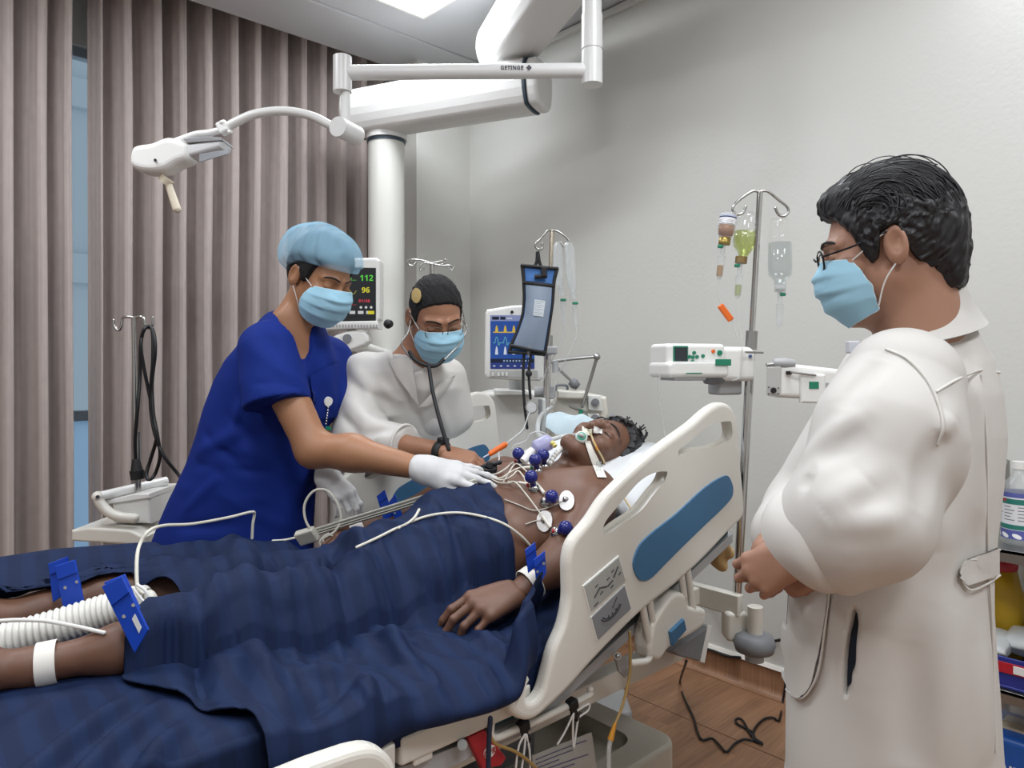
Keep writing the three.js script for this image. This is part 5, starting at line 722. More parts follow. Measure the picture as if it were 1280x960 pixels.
// ---------------------------------------------------------------- examination lamp on its own boom
{
  const t = thing('examination_lamp', 'white examination lamp on a horizontal boom with curved arm', 'lamp'), D = 2.6;
  const post = W(740, 60, D), yb = EYE + (HOR - 106) / FOC * D, yt = EYE + (HOR - 92) / FOC * D;
  part(t, 'drop_tube', [cyl(V(post.x, yb + 0.02, post.z), V(post.x, CEIL, post.z), 0.036, 0.036, 32)], M.pendant);
  part(t, 'joint_sleeve', [cyl(V(post.x, yb, post.z), V(post.x, EYE + (HOR - 64) / FOC * D, post.z), 0.0385, 0.0385, 32)], M.pendant); part(t, 'joint_sleeve', cyl(V(post.x, EYE + (HOR - 62) / FOC * D, post.z), V(post.x, EYE + (HOR - 19) / FOC * D, post.z), 0.0385, 0.0385, 32), M.pendant);
  part(t, 'ceiling_flange', cyl(V(post.x, CEIL - 0.04, post.z), V(post.x, CEIL, post.z), 0.12, 0.12, 32), M.pendant);
  const l = W(428, 91, D), bm = part(t, 'boom', cyl(V(l.x, l.y, l.z), V(post.x, l.y + 0.008, post.z), 0.027, 0.027, 24), M.pendant);
  part(bm, 'lettering', [lettering('GETINGE', 0.0142, camPlane(D - 0.0268).multiply(new THREE.Matrix4().makeTranslation(0, (HOR - 88.5) / FOC * D, 0)), 0.002)], std(0x3c4048, 0.6));
  part(bm, 'emblem', [[0, 1], [0, -1], [1, 0], [-1, 0]].map(([x, y]) => new THREE.CylinderGeometry(0.0042, 0.0042, 0.0014, 12).rotateX(Math.PI / 2).applyMatrix4(camPlane(D - 0.028)).translate(...W(661, 88.5, D).sub(V(0, EYE, 0).addScaledVector(FW, D)).addScaledVector(RT, x * 0.0052).addScaledVector(UP, y * 0.0052).toArray())), std(0x3c4048, 0.6));
  part(t, 'end_sleeve', [cyl(W(428, 115, D), W(428, 71, D), 0.034, 0.034, 28)], M.pendant); part(t, 'drop_rod', cyl(W(432, 155, D), W(432, 112, D), 0.0165, 0.0165, 20), M.pendant);
  part(t, 'elbow_joint', [cyl(W(422, 158, D - 0.05), W(446, 170, D + 0.06), 0.036, 0.036, 28)], M.pendant);
  part(t, 'curved_arm', tube([[424, 161], [412, 156], [392, 146], [368, 140], [344, 139], [318, 143], [298, 151], [280, 161]].map(p => W(p[0], p[1], D)), 0.0165, 60, 12), std(0xd9d9d6, 0.3));
  part(t, 'clamp', [obox(W(280, 160, D), W(290, 155, D).sub(W(272, 164, D)), UP, 0.04, 0.044, 0.044, 0.008), sph(W(287, 165, D - 0.02), 0.008), sph(W(277, 153, D - 0.02), 0.008)], M.whiteGloss);
  part(t, 'handle_tube', tube([[278, 162], [262, 166], [245, 168], [222, 176], [198, 185], [180, 193], [175, 192], [177, 197], [186, 197]].map(p => W(p[0], p[1], D)), 0.0125, 60, 10), M.whiteGloss);
  const hub = part(t, 'lamp_housing', plate([[180, 198], [184, 192], [204, 188], [224, 181], [240, 185], [249, 191], [249, 206], [234, 213], [222, 220], [202, 223], [184, 219], [179, 212]], D + 0.05, 0.1, 0.022, 4), M.whiteGloss);
  part(hub, 'bolt', cyl(W(194, 200, D - 0.045), W(194, 200, D - 0.058), 0.005), M.dark);
  part(t, 'led_head', plate([[247, 189], [268, 186], [288, 183], [291, 187], [288, 193], [270, 198], [248, 204]], D + 0.05, 0.09, 0.012), std(0xcfd0d2, 0.25));
  part(t, 'led_window', plate([[250, 193], [287, 187], [286, 193], [268, 198], [250, 203]], D - 0.038, 0.006, 0.001), phy(0xbfc3c8, 0.12, { transmission: 0.5, thickness: 0 }));
  part(t, 'led_visor', plate([[244, 184], [272, 181], [290, 182], [292, 186], [250, 189]], D + 0.055, 0.1, 0.003), std(0x8e8f92, 0.3));
  part(t, 'sterile_handle', [cyl(W(210, 223, D), W(205, 229, D), 0.026, 0.024, 20), cyl(W(209, 226, D), W(221, 261, D), 0.0125, 0.015, 16), sph(W(221, 261, D), 0.015)], std(0xd8cdb8, 0.5), 'cream sterile grip');
  settle(t);
}
// ---------------------------------------------------------------- patient monitor on the pendant
{
  const t = thing('patient_monitor', 'patient monitor with green and yellow vital sign numbers', 'monitor'), D = 2.95;
  part(t, 'housing', plate([[384, 328], [476, 326], [480, 330], [480, 400], [476, 404], [384, 405], [381, 400], [381, 332]], D + 0.09, 0.1, 0.012), M.white);
  part(t, 'bezel', plate([[389, 333], [470, 335], [470, 404], [389, 404]], D - 0.009, 0.004, 0.001), M.black);
  const scr = canvasTex(512, 400, (c, w, h) => {
    c.fillStyle = '#23262b'; c.fillRect(0, 0, w, h); const f = (s, x, y, z, col) => { c.fillStyle = col; c.font = 'bold ' + z + 'px sans-serif'; c.fillText(s, x, y); };
    f('112', 385, 95, 68, '#5fe04a'); f('96', 400, 195, 62, '#e8e03c'); f('81/48', 376, 278, 36, '#e04455'); 
    c.lineWidth = 3; const wave = (y, a, col, k) => { c.strokeStyle = col; c.beginPath(); for (let x = 10; x < 360; x += 2) { const p = (x % 70) / 70, v = k === 0 ? Math.exp(-((p - 0.5) ** 2) / 0.0012) : k === 1 ? Math.sin(p * 6.28) * 0.5 : Math.exp(-((p - 0.35) ** 2) / 0.02) - 0.3; c.lineTo(x, y - a * v); } c.stroke(); };
    wave(90, 50, '#5fe04a', 0); wave(190, 34, '#e8e03c', 1); wave(285, 44, '#e04455', 2);
    c.fillStyle = '#d8d8d8'; for (let k = 0; k < 7; k++) c.fillRect(30 + k * 68, 350, 46, 26); c.fillStyle = '#e8d83c'; c.fillRect(452, 350, 52, 28); c.fillStyle = '#ddd'; for (let k = 0; k < 3; k++) { c.beginPath(); c.arc(395 + k * 42, 320, 11, 0, 7); c.fill(); }
  });
  const q = pxAt([[391, 337], [469, 338], [469, 396], [391, 396]], D - 0.014), g = new THREE.PlaneGeometry(q[1][0] - q[0][0], q[0][1] - q[2][1]).translate((q[0][0] + q[1][0]) / 2, (q[0][1] + q[2][1]) / 2, 0).applyMatrix4(camPlane(D - 0.0145));
  part(t, 'screen', g, std(0x222222, 0.25, 0, { map: scr, emissive: 0xffffff, emissiveMap: scr, emissiveIntensity: 0.75 }), 'dark screen with vital signs');
  part(t, 'knob', lathe([[0.0, 0.02], [0.016, 0.018], [0.02, 0.0], [0.016, -0.01]], W(485, 405, D), vb(0.6, 0, -0.8)), M.black);
  const sh = part(t, 'shelf_rail', plate([[380, 405], [478, 403], [480, 412], [380, 415]], D + 0.08, 0.12, 0.006), M.white);
  part(sh, 'grip_ribs', [...Array(24).keys()].map(k => box(0, 0, 0, 0.006, 0.012, 0.006, 0.001).applyMatrix4(camPlane(D - 0.042)).translate(...vb(PX(386 + k * 3.8 - 640, D), PX(HOR - 408, D), 0).toArray())), M.grey);
  const br = part(t, 'swivel_bracket', [plate([[410, 432], [436, 416], [462, 416], [466, 428], [440, 440], [412, 446]], D + 0.06, 0.09, 0.012, 3), cyl(W(452, 416, D), W(452, 404, D), 0.03, 0.03, 20)], M.white);
  part(br, 'vent_disc', [cyl(W(434, 423, D - 0.03), W(434, 423, D - 0.04), 0.018, 0.018, 20)], M.midGrey);
  part(t, 'support_arm', [tube([[418, 438], [424, 470], [430, 520]].map(p => W(p[0], p[1], D + 0.08)), 0.03, 20, 12), tube([W(440, 430, D + 0.05), W(470, 440, 3.3), W(483, 445, 3.65)], 0.028, 20, 12)], M.white);
  settle(t);
}
// ---------------------------------------------------------------- ventilator behind the far rail
{
  const t = thing('ventilator', 'white ventilator with blue waveform screen beside the bed head', 'ventilator'), D = 2.95;
  const body = part(t, 'cabinet', [plate([[592, 492], [612, 487], [664, 487], [690, 492], [692, 620], [592, 620]], D + 0.34, 0.34, 0.02), box(0, 0, 0, 0, 0, 0, 0)].slice(0, 1), M.white);
  const c = W(641, 640, D + 0.17); part(t, 'trolley_column', obox(V(c.x, 0.42, c.z), RT, UP, 0.24, 0.66, 0.26, 0.03), M.white);
  part(t, 'wheel_base', obox(V(c.x, 0.12, c.z), RT, UP, 0.46, 0.07, 0.46, 0.03), M.grey);
  for (const [a, b] of [[-0.19, -0.19], [0.19, -0.19], [-0.19, 0.19], [0.19, 0.19]]) part(t, 'castor', cyl(V(c.x, 0.045, c.z).add(vb(a - 0.012, 0, b)), V(c.x, 0.045, c.z).add(vb(a + 0.012, 0, b)), 0.045, 0.045, 20), M.midGrey);
  part(body, 'top_tray', plate([[618, 485], [650, 486], [664, 491], [620, 492]], D + 0.1, 0.2, 0.006), M.whiteGloss);
  part(body, 'drawer', plate([[520, 516], [592, 510], [592, 524], [520, 528]], D + 0.1, 0.1, 0.006), M.white); part(body, 'drawer_handle', plate([[575, 515], [583, 515], [583, 518], [575, 519]], D - 0.002, 0.01, 0.002), M.midGrey);
  const scr = canvasTex(512, 640, (x, w, h) => {
    x.fillStyle = '#2a55a8'; x.fillRect(0, 0, w, h); x.fillStyle = '#8f9ac6'; x.fillRect(0, 0, w, 70); x.fillStyle = '#141c34'; x.fillRect(20, 18, 80, 36); x.fillRect(115, 18, 60, 36); x.fillStyle = '#fff'; x.font = 'bold 24px sans-serif'; x.fillText('Adult', 190, 46);
    const trace = (y, col, a, fill) => { x.beginPath(); x.moveTo(30, y); for (let k = 0; k < 360; k += 2) { const p = (k % 100) / 100; x.lineTo(30 + k, y - a * (p > 0.25 && p < 0.6 ? Math.sin((p - 0.25) / 0.35 * Math.PI) ** 0.6 : p > 0.6 && p < 0.75 && !fill ? -0.35 : 0)); } x.lineTo(390, y); if (fill) { x.fillStyle = col; x.fill(); } else { x.strokeStyle = col; x.lineWidth = 5; x.stroke(); } };
    trace(200, '#e6c04a', 80, true); x.fillStyle = '#e6c04a'; x.fillRect(30, 198, 340, 12); trace(330, '#7fe0d0', 70, false); trace(470, '#dfe6f5', 100, true);
    x.fillStyle = '#c9d6ee'; for (let k = 0; k < 3; k++) { x.fillRect(420, 120 + k * 130, 40, 10); x.font = 'bold 44px sans-serif'; x.fillText(['18', '6', '42'][k], 410, 180 + k * 130); }
    x.fillStyle = '#16203c'; x.fillRect(0, 520, w, 50); x.fillStyle = '#9fb6dc'; for (let k = 0; k < 9; k++) x.fillRect(150 + k * 36, 534, 18, 22); x.fillStyle = '#2f3f86'; x.fillRect(0, 575, w, 65); x.fillStyle = '#e9eefb'; for (let k = 0; k < 6; k++) x.fillRect(30 + k * 80, 600, 28, 12);
  });
  const m = part(t, 'display', plate([[609, 388], [640, 383], [676, 381], [678, 386], [679, 472], [674, 476], [640, 475], [609, 473], [606, 468], [607, 393]], D - 0.1, 0.05, 0.012), M.white);
  const q = pxAt([[613, 394], [668, 394], [668, 461], [613, 461]], D - 0.152);
  part(m, 'screen', new THREE.PlaneGeometry(q[1][0] - q[0][0], q[0][1] - q[2][1]).translate((q[0][0] + q[1][0]) / 2, (q[0][1] + q[2][1]) / 2, 0).applyMatrix4(camPlane(D - 0.1525)), std(0x222222, 0.3, 0, { map: scr, emissive: 0xffffff, emissiveMap: scr, emissiveIntensity: 0.7 }), 'blue screen with airway waveforms');
  part(m, 'key_strip', plate([[612, 463], [672, 463], [672, 472], [612, 471]], D - 0.149, 0.003, 0.0005), std(0xb9b9b4, 0.5));
  for (const x of [615, 622, 627, 632]) part(m, 'key', plate([[x, 465.5], [x + 2.6, 465.5], [x + 2.6, 470], [x, 470]], D - 0.152, 0.004, 0.001), M.whiteGloss);
  part(m, 'camera_eye', cyl(W(640, 390, D - 0.15), W(640, 390, D - 0.156), 0.006, 0.006, 12), M.black);
  part(t, 'display_stalk', cyl(W(645, 490, D), W(645, 440, D - 0.04), 0.03, 0.03, 16), M.grey);
  settle(t);
}
// ---------------------------------------------------------------- breathing gas module with valves, arm and tubing
{
  const t = thing('breathing_module', 'white valve module with twin black ports behind the patient\'s head', 'medical device'), D = 2.72;
  const b = part(t, 'module_body', [plate([[688, 502], [694, 492], [730, 490], [752, 494], [754, 514], [748, 530], [752, 556], [690, 556]], D + 0.16, 0.16, 0.012), plate([[694, 486], [730, 488], [730, 498], [694, 497]], D + 0.06, 0.1, 0.01)], M.cream);
  part(b, 'port_block', plate([[734, 494], [750, 494], [753, 514], [735, 512]], D - 0.002, 0.02, 0.004), M.white); part(b, 'port_block', plate([[734, 517], [748, 517], [751, 533], [735, 531]], D - 0.002, 0.02, 0.004), M.white);
  for (const [x, y] of [[744, 503], [744, 523]]) part(b, 'gas_port', [cyl(W(x, y, D - 0.02), W(x, y, D - 0.045), 0.016, 0.014, 18), cyl(W(x, y, D - 0.045), W(x, y, D - 0.052), 0.006, 0.006, 10)], M.midGrey);
  part(b, 'handle', tube([[695, 487], [696, 482], [708, 482], [709, 488]].map(p => W(p[0], p[1], D - 0.02)), 0.005, 20, 8), M.midGrey);
  part(b, 'vent_slot', plate([[690, 520], [698, 520], [698, 529], [690, 529]], D - 0.002, 0.004, 0.001), M.midGrey); part(b, 'seam_line', plate([[712, 506], [734, 514], [734, 516], [711, 508]], D - 0.003, 0.004, 0.0005), M.grey);
  part(t, 'rail_clamp', [cyl(W(668, 490, D - 0.05), W(694, 490, D - 0.05), 0.02, 0.02, 18), obox(W(688, 490, D - 0.06), RT, UP, 0.03, 0.05, 0.05, 0.006)], M.grey);
  const col = obox(W(720, 560, D + 0.08).setY(0.55), RT, UP, 0.06, 0.98, 0.06, 0.01); part(t, 'stand_column', col, M.cream); { const k = W(720, 560, D + 0.08); part(t, 'stand_foot', obox(V(k.x, 0.03, k.z), RT, UP, 0.4, 0.05, 0.3, 0.02), M.grey); }
  part(t, 'support_arm', [tube([[688, 453], [712, 449], [744, 446]].map(p => W(p[0], p[1], D - 0.06)), 0.0065, 20, 10)], M.brushed); part(t, 'support_arm', tube([W(746, 447, D - 0.06), W(738, 475, D - 0.05), W(728, 508, D - 0.05)], 0.0065, 20, 10), M.brushed);
  part(t, 'arm_knuckle', [sph(W(746, 446, D - 0.06), 0.014)], M.brushed); part(t, 'support_arm', tube([W(692, 455, D - 0.04), W(716, 478, D - 0.03)], 0.0055, 12, 10), M.brushed); part(t, 'arm_knuckle', lathe([[0, -0.02], [0.016, -0.018], [0.02, 0], [0.014, 0.018], [0, 0.02]], W(718, 480, D - 0.03), vb(0.7, -0.6, 0)), M.midGrey);
  part(t, 'hose_clip', [cyl(W(727, 512, D - 0.05), W(725, 519, D - 0.05), 0.008, 0.008)], M.green);
  part(t, 'arm_stub', [cyl(W(748, 531, D - 0.3), W(764, 522, D - 0.3), 0.005, 0.005), sph(W(766, 521, D - 0.3), 0.009)], M.midGrey);
  settle(t);
  solo('breathing_hose_cover', sheet(24, 24, (u, v) => { const a = (u - 0.5) * 2, e = v * Math.PI; return W(722 + a * 36 - 4 * Math.cos(e), 530 - 12 * Math.sin(e) * (1 - 0.5 * a * a) + 10 * a * 0.6 + 4 * noise(u * 5, v * 5, 1) + (1 - Math.sin(e)) * 14, 2.42 - 0.05 * Math.cos(e)); }, 0.003), std(0xc3d6de, 0.7), 'pale blue soft cloth bundled behind the patient\'s chin', 'cloth');
}
// ---------------------------------------------------------------- drip stands
function hookRod(pts, d, r = 0.0042) { return tube(pts.map(p => W(p[0], p[1], d)), r, 40, 8); }
{
  const t = thing('drip_stand', 'chrome drip stand carrying bottles and infusion pumps', 'drip stand'), b = V(1.85, 0.628, -1.066), top = V(1.9, 1.847, -1.019), at = (k) => b.clone().lerp(top, k);
  part(t, 'lower_tube', cyl(at(-0.02), at(0.62), 0.0125, 0.0125, 20), M.chrome); part(t, 'upper_tube', cyl(at(0.6), at(1), 0.0085, 0.0085, 16), M.chrome); part(t, 'height_collar', cyl(at(0.628), at(0.672), 0.0165, 0.0165, 20), M.brushed);
  part(t, 'socket_ring', cyl(at(-0.005), at(0.018), 0.021, 0.019, 20), M.black);
  part(t, 'hook', hookRod([[949, 240], [941, 239], [928, 247], [918, 256], [916, 263], [921, 268], [929, 266], [932, 258]], 2.035), M.steel); part(t, 'hook', hookRod([[949, 240], [959, 239], [972, 249], [984, 259], [985, 266], [980, 270], [973, 268], [969, 260]], 2.035), M.steel);
  settle(t);
}
{
  const t = thing('drip_stand', 'slim steel drip stand with pressure bag at the far bed corner', 'drip stand'), b = V(1.85, 0.63, -1.86), top = W(690, 290, 2.66), at = (k) => b.clone().lerp(top, k);
  part(t, 'lower_tube', cyl(at(0), at(0.63), 0.013, 0.013, 20), M.chrome); part(t, 'upper_tube', cyl(at(0.6), at(1), 0.0085, 0.0085, 16), std(0xc9bfae, 0.25, 1)); part(t, 'height_collar', cyl(at(0.62), at(0.68), 0.017, 0.017, 20), M.brushed);
  part(t, 'hook', hookRod([[690, 288], [684, 289], [675, 299], [670, 304], [670, 309], [674, 312], [678, 310], [678, 304]], 2.66, 0.0045), M.steel); part(t, 'hook', hookRod([[690, 288], [697, 289], [707, 296], [711, 301], [710, 306], [705, 308], [701, 303]], 2.66, 0.0045), M.steel);
  part(t, 'pole_clamp', [obox(W(689, 438, 2.6), RT, UP, 0.045, 0.03, 0.04, 0.008), cyl(W(694, 452, 2.58), W(694, 466, 2.58), 0.012, 0.012)], M.grey);
  settle(t);
}
{
  const t = thing('hook_stand', 'thin stand with four curled hooks behind the bending doctor', 'drip stand'), D = 3.45, c = W(540, 345, D);
  part(t, 'pole', cyl(V(c.x, 0.05, c.z), W(540, 330, D), 0.012, 0.012, 16), M.steel); part(t, 'foot', lathe([[0, 0], [0.22, 0], [0.2, 0.04], [0.03, 0.06], [0, 0.06]], V(c.x, 0, c.z)), M.grey);
  for (const pts of [[[540, 329], [525, 325], [512, 325], [510, 330], [516, 332], [520, 328]], [[540, 330], [530, 329], [525, 334], [526, 338], [530, 336]], [[540, 329], [553, 326], [557, 324], [556, 329], [551, 331]], [[540, 330], [553, 332], [562, 332], [567, 335], [564, 338], [560, 334]]]) part(t, 'hook', hookRod(pts, D, 0.0038), M.steel);
  settle(t);
}
// bottles and drip chambers
const goldCap = std(0x9a8648, 0.35, 0.7);
function drip(t, d, x, y, fluid, x2 = x, clipSide = -1) {                                     // spike, chamber with fluid, thin line
  part(t, 'spike', [cyl(W(x, y, d), W(x + (x2 - x) * 0.3, y + 14, d), 0.0075, 0.0065, 14)], M.clearSoft); part(t, 'vent_cap', obox(W(x + clipSide * 3.5, y + 3, d - 0.006), RT, UP, 0.016, 0.01, 0.01, 0.003), M.green);
  part(t, 'drip_chamber', [cyl(W(x + (x2 - x) * 0.3, y + 15, d), W(x2, y + 40, d), 0.0105, 0.0095, 16), cyl(W(x2, y + 40, d), W(x2, y + 45, d), 0.009, 0.003, 12)], M.clearSoft);
  if (fluid) part(t, 'chamber_fluid', cyl(W(mix(x, x2, 0.7), y + 27, d), W(x2, y + 40, d), 0.0085, 0.008, 14), fluid);
}
{
  const d = 2.03;
  const a = thing('medicine_vial', 'amber medicine vial with printed label hanging upside down', 'vial'), ax = W(905, 306, d).sub(W(911, 266, d)).normalize();
  part(a, 'glass', lathe([[0.0, 0], [0.02, 0.0], [0.0235, 0.006], [0.0235, 0.052], [0.02, 0.066], [0.015, 0.072], [0.015, 0.078]], W(911, 266, d), ax), M.clearSoft);
  part(a, 'label', lathe([[0.0242, 0.008], [0.0242, 0.034]], W(911, 266, d), ax), std(0xffffff, 0.6, 0, { map: canvasTex(256, 64, (c) => { c.fillStyle = '#e9e9ec'; c.fillRect(0, 0, 256, 64); c.fillStyle = '#2a3a66'; for (let k = 0; k < 4; k++) c.fillRect(0, 40, 256, 10); c.fillStyle = '#6a86c0'; c.fillRect(0, 54, 256, 4); c.fillStyle = '#888'; for (let k = 0; k < 5; k++) c.fillRect(8 + k * 50, 10, 36, 4), c.fillRect(8 + k * 50, 20, 30, 3); }) }));
  part(a, 'medicine', lathe([[0.0, 0.038], [0.0222, 0.038], [0.0222, 0.052], [0.019, 0.066], [0.0, 0.068]], W(911, 266, d), ax), phy(0xc07a1c, 0.15, { transmission: 0.5, thickness: 0 }));
  part(a, 'cap', lathe([[0, 0.072], [0.0165, 0.072], [0.0165, 0.092], [0.012, 0.093], [0, 0.093]], W(911, 266, d), ax), goldCap);
  drip(a, d, 904, 305, phy(0xb98326, 0.2, { transmission: 0.3, thickness: 0 }), 899, -1);
  part(a, 'line', tube([[899, 350], [897, 362], [899, 374], [905, 382]].map(p => W(p[0], p[1], d)), 0.0016, 20, 6), M.tubing); 
  part(a, 'roller_clamp', [obox(W(907, 391, d), W(914, 400, d).sub(W(900, 381, d)), vb(0.7, 0.6, 0), 0.055, 0.018, 0.014, 0.004)], M.orange, 'orange roller clamp'); part(a, 'line', tube([[915, 401], [918, 410], [922, 425]].map(p => W(p[0], p[1], d)), 0.0013, 14, 6), M.tubing); settle(a);
  const f = thing('infusion_flask', 'round flask of pale green infusion with gold cap on drip stand', 'flask'), fo = W(929, 321, 2.06);
  part(f, 'glass', lathe([[0.014, 0], [0.014, 0.004], [0.02, 0.014], [0.032, 0.028], [0.036, 0.05], [0.034, 0.08], [0.03, 0.112], [0.022, 0.128], [0.0, 0.132]], fo, vb(0.12, 1, 0)), M.clear);
  part(f, 'infusion_fluid', lathe([[0.012, 0.001], [0.018, 0.014], [0.0305, 0.029], [0.0345, 0.05], [0.0335, 0.072], [0, 0.072]], fo, vb(0.12, 1, 0)), phy(0xdfe6b4, 0.1, { transmission: 0.85, thickness: 0 }));
  part(f, 'cap', cyl(W(926, 329, 2.06), W(927, 321, 2.06), 0.017, 0.017, 20), std(0x8b744a, 0.45, 0.4)); part(f, 'net_sling', [tube([[930, 262], [921, 280], [918, 300], [924, 318]].map(p => W(p[0], p[1], 2.03)), 0.0014, 24, 5), tube([[930, 262], [943, 280], [947, 300], [938, 316]].map(p => W(p[0], p[1], 2.03)), 0.0014, 24, 5)], M.clearSoft);
  drip(f, 2.06, 925, 329, phy(0xc6cf8e, 0.2, { transmission: 0.5, thickness: 0 }), 922, -1); part(f, 'line', tube([[922, 374], [923, 400], [927, 428], [928, 440], [925, 470], [915, 476]].map(p => W(p[0], p[1], 2.0)), 0.0014, 30, 6), M.tubing); settle(f);
  const g = thing('saline_bottle', 'clear plastic saline bottle hanging upside down on drip stand', 'bottle'), go = W(975, 356, 2.03);
  part(g, 'bottle_wall', lathe([[0.014, -0.012], [0.014, 0.0], [0.018, 0.012], [0.032, 0.026], [0.0345, 0.05], [0.0335, 0.13], [0.03, 0.136], [0.031, 0.142], [0.031, 0.175], [0.026, 0.188], [0, 0.19]], go), M.clear);
  part(g, 'saline', lathe([[0.012, 0], [0.017, 0.013], [0.0305, 0.027], [0.033, 0.05], [0.0322, 0.12], [0, 0.12]], go), phy(0xe9eded, 0.05, { transmission: 0.92, thickness: 0 })); part(g, 'neck_band', cyl(W(975, 365, 2.03), W(975, 354, 2.03), 0.0165, 0.0165, 20), M.clearSoft); part(g, 'grey_ring', cyl(W(975, 364, 2.03), W(975, 361, 2.03), 0.0125, 0.0125, 16), M.grey);
  drip(g, 2.03, 975, 365, null, 974, 1); settle(g);
}
// infusion pumps
{
  const d = 1.95, t = thing('infusion_pump', 'white infusion pump with dark screen and green keys on drip stand', 'infusion pump');
  const ux = vb(0.95, 0, 0.3).normalize(), un = ux.clone().cross(UP).normalize();                // faces the viewer, turned a little
  const pm = basis(ux, UP, un, V(0, 0, 0)), org = W(871, 450, d), m = (x, y, z) => org.clone().addScaledVector(ux, x).addScaledVector(UP, y).addScaledVector(un, z), bx = (x, y, z, sx, sy, sz, r) => obox(m(x, y, z), ux, UP, sx, sy, sz, r);
  const k = PX(1, d) / 0.95, X = (px) => (px - 871) * k, Yv = (py) => (450 - py) * PX(1, d);
  const b = part(t, 'case', [bx(X(871), Yv(443), -0.05, X(912) - X(832), 0.06, 0.1, 0.012), bx(X(870), Yv(462), -0.04, X(912) - X(829), 0.045, 0.12, 0.014), bx(X(933), Yv(455), -0.06, X(958) - X(908), 0.098, 0.1, 0.016)], M.white);
  part(b, 'display', bx(X(849), Yv(443), 0.001, 0.046, 0.046, 0.004, 0.002), M.green); part(b, 'screen', bx(X(849), Yv(443), 0.0035, 0.038, 0.038, 0.003, 0.001), std(0x2c3338, 0.2));
  for (const [x, y] of [[867, 441], [861, 446], [871, 446], [865.5, 446.5], [865, 452], [879, 445]]) part(b, 'key', cyl(m(X(x), Yv(y), 0), m(X(x), Yv(y), 0.004), 0.0052, 0.0048, 14), M.green); part(b, 'key', cyl(m(X(893), Yv(439), 0), m(X(893), Yv(439), 0.004), 0.0052, 0.005, 14), M.orange); part(b, 'key', cyl(m(X(902), Yv(441), 0), m(X(902), Yv(441), 0.005), 0.008, 0.007, 16), M.green);
  part(b, 'door_tab', bx(X(901), Yv(453), 0.022, 0.05, 0.018, 0.003, 0.002), M.green, 'green door tab'); part(b, 'door_seam', bx(X(868), Yv(452.5), 0.0205, 0.16, 0.0012, 0.002, 0), M.grey); part(b, 'print', bx(X(862), Yv(466.5), 0.0205, 0.05, 0.003, 0.001, 0), M.green);
  part(b, 'foot', bx(X(860), Yv(473), -0.03, 0.1, 0.012, 0.08, 0.005), M.grey); part(b, 'knob', lathe([[0, -0.03], [0.014, -0.028], [0.018, 0], [0.014, 0.028], [0, 0.03]], m(X(903), Yv(474), -0.03), ux), M.midGrey); part(b, 'carry_bar', cyl(m(X(935), Yv(440), 0.012), m(X(960), Yv(440.5), 0.012), 0.003), M.brushed); part(b, 'port', cyl(m(X(948), Yv(445), -0.012), m(X(948), Yv(445), -0.006), 0.005), std(0x4a5f8a, 0.5)); part(b, 'pole_clamp', [bx(X(930), Yv(484), -0.07, 0.08, 0.05, 0.06, 0.008)], M.grey);
  settle(t);
  const s = thing('infusion_pump', 'white infusion pump seen from its socket side, clamped on drip stand', 'infusion pump'), e = 2.0;
  const c = part(s, 'case', [plate([[957, 457], [976, 455], [1038, 462], [1041, 468], [1040, 498], [1034, 499], [957, 495]], e + 0.06, 0.1, 0.014), plate([[997, 466], [1028, 468], [1030, 504], [998, 503]], e - 0.03, 0.02, 0.006)], M.white);
  part(c, 'back_plate', plate([[958, 459], [975, 458], [975, 494], [958, 494]], e - 0.038, 0.006, 0.002), std(0xb7b7b4, 0.4)); part(c, 'power_socket', cyl(W(967, 488, e - 0.042), W(967, 488, e - 0.05), 0.008, 0.008, 16), M.black); for (const [x, y] of [[961, 484], [973, 485], [961, 492], [973, 492]]) part(c, 'screw', cyl(W(x, y, e - 0.042), W(x, y, e - 0.046), 0.002, 0.002, 8), M.dark);
  part(c, 'plug', obox(W(986, 466, e - 0.045), RT, UP, 0.014, 0.01, 0.01, 0.002), M.black); part(c, 'door_tab', plate([[1011, 477], [1023, 477], [1023, 486], [1011, 486]], e - 0.048, 0.004, 0.001), M.green, 'green tab'); part(c, 'carry_bar', cyl(W(988, 465, e - 0.055), W(1020, 469, e - 0.055), 0.003), M.brushed); part(c, 'side_dial', cyl(W(1034, 482, e - 0.04), W(1034, 482, e - 0.05), 0.008, 0.008, 16), M.grey);
  part(c, 'clamp_knob', lathe([[0, -0.03], [0.012, -0.028], [0.015, 0], [0.012, 0.028], [0, 0.03]], W(980, 454, e - 0.03), vb(1, -0.05, 0)), M.grey); part(c, 'clamp_screw', cyl(W(958, 456, e - 0.03), W(970, 455, e - 0.03), 0.006), M.brushed);
  settle(s);
  solo('infusion_line', tube([[832, 463], [825, 470], [822, 485], [827, 520], [832, 548]].map(p => W(p[0], p[1], 1.95)).concat([W(836, 575, 1.9)]), 0.0016, 40, 6), M.tubing, 'thin clear infusion line dropping from the pump to the pillow', 'tubing');
}
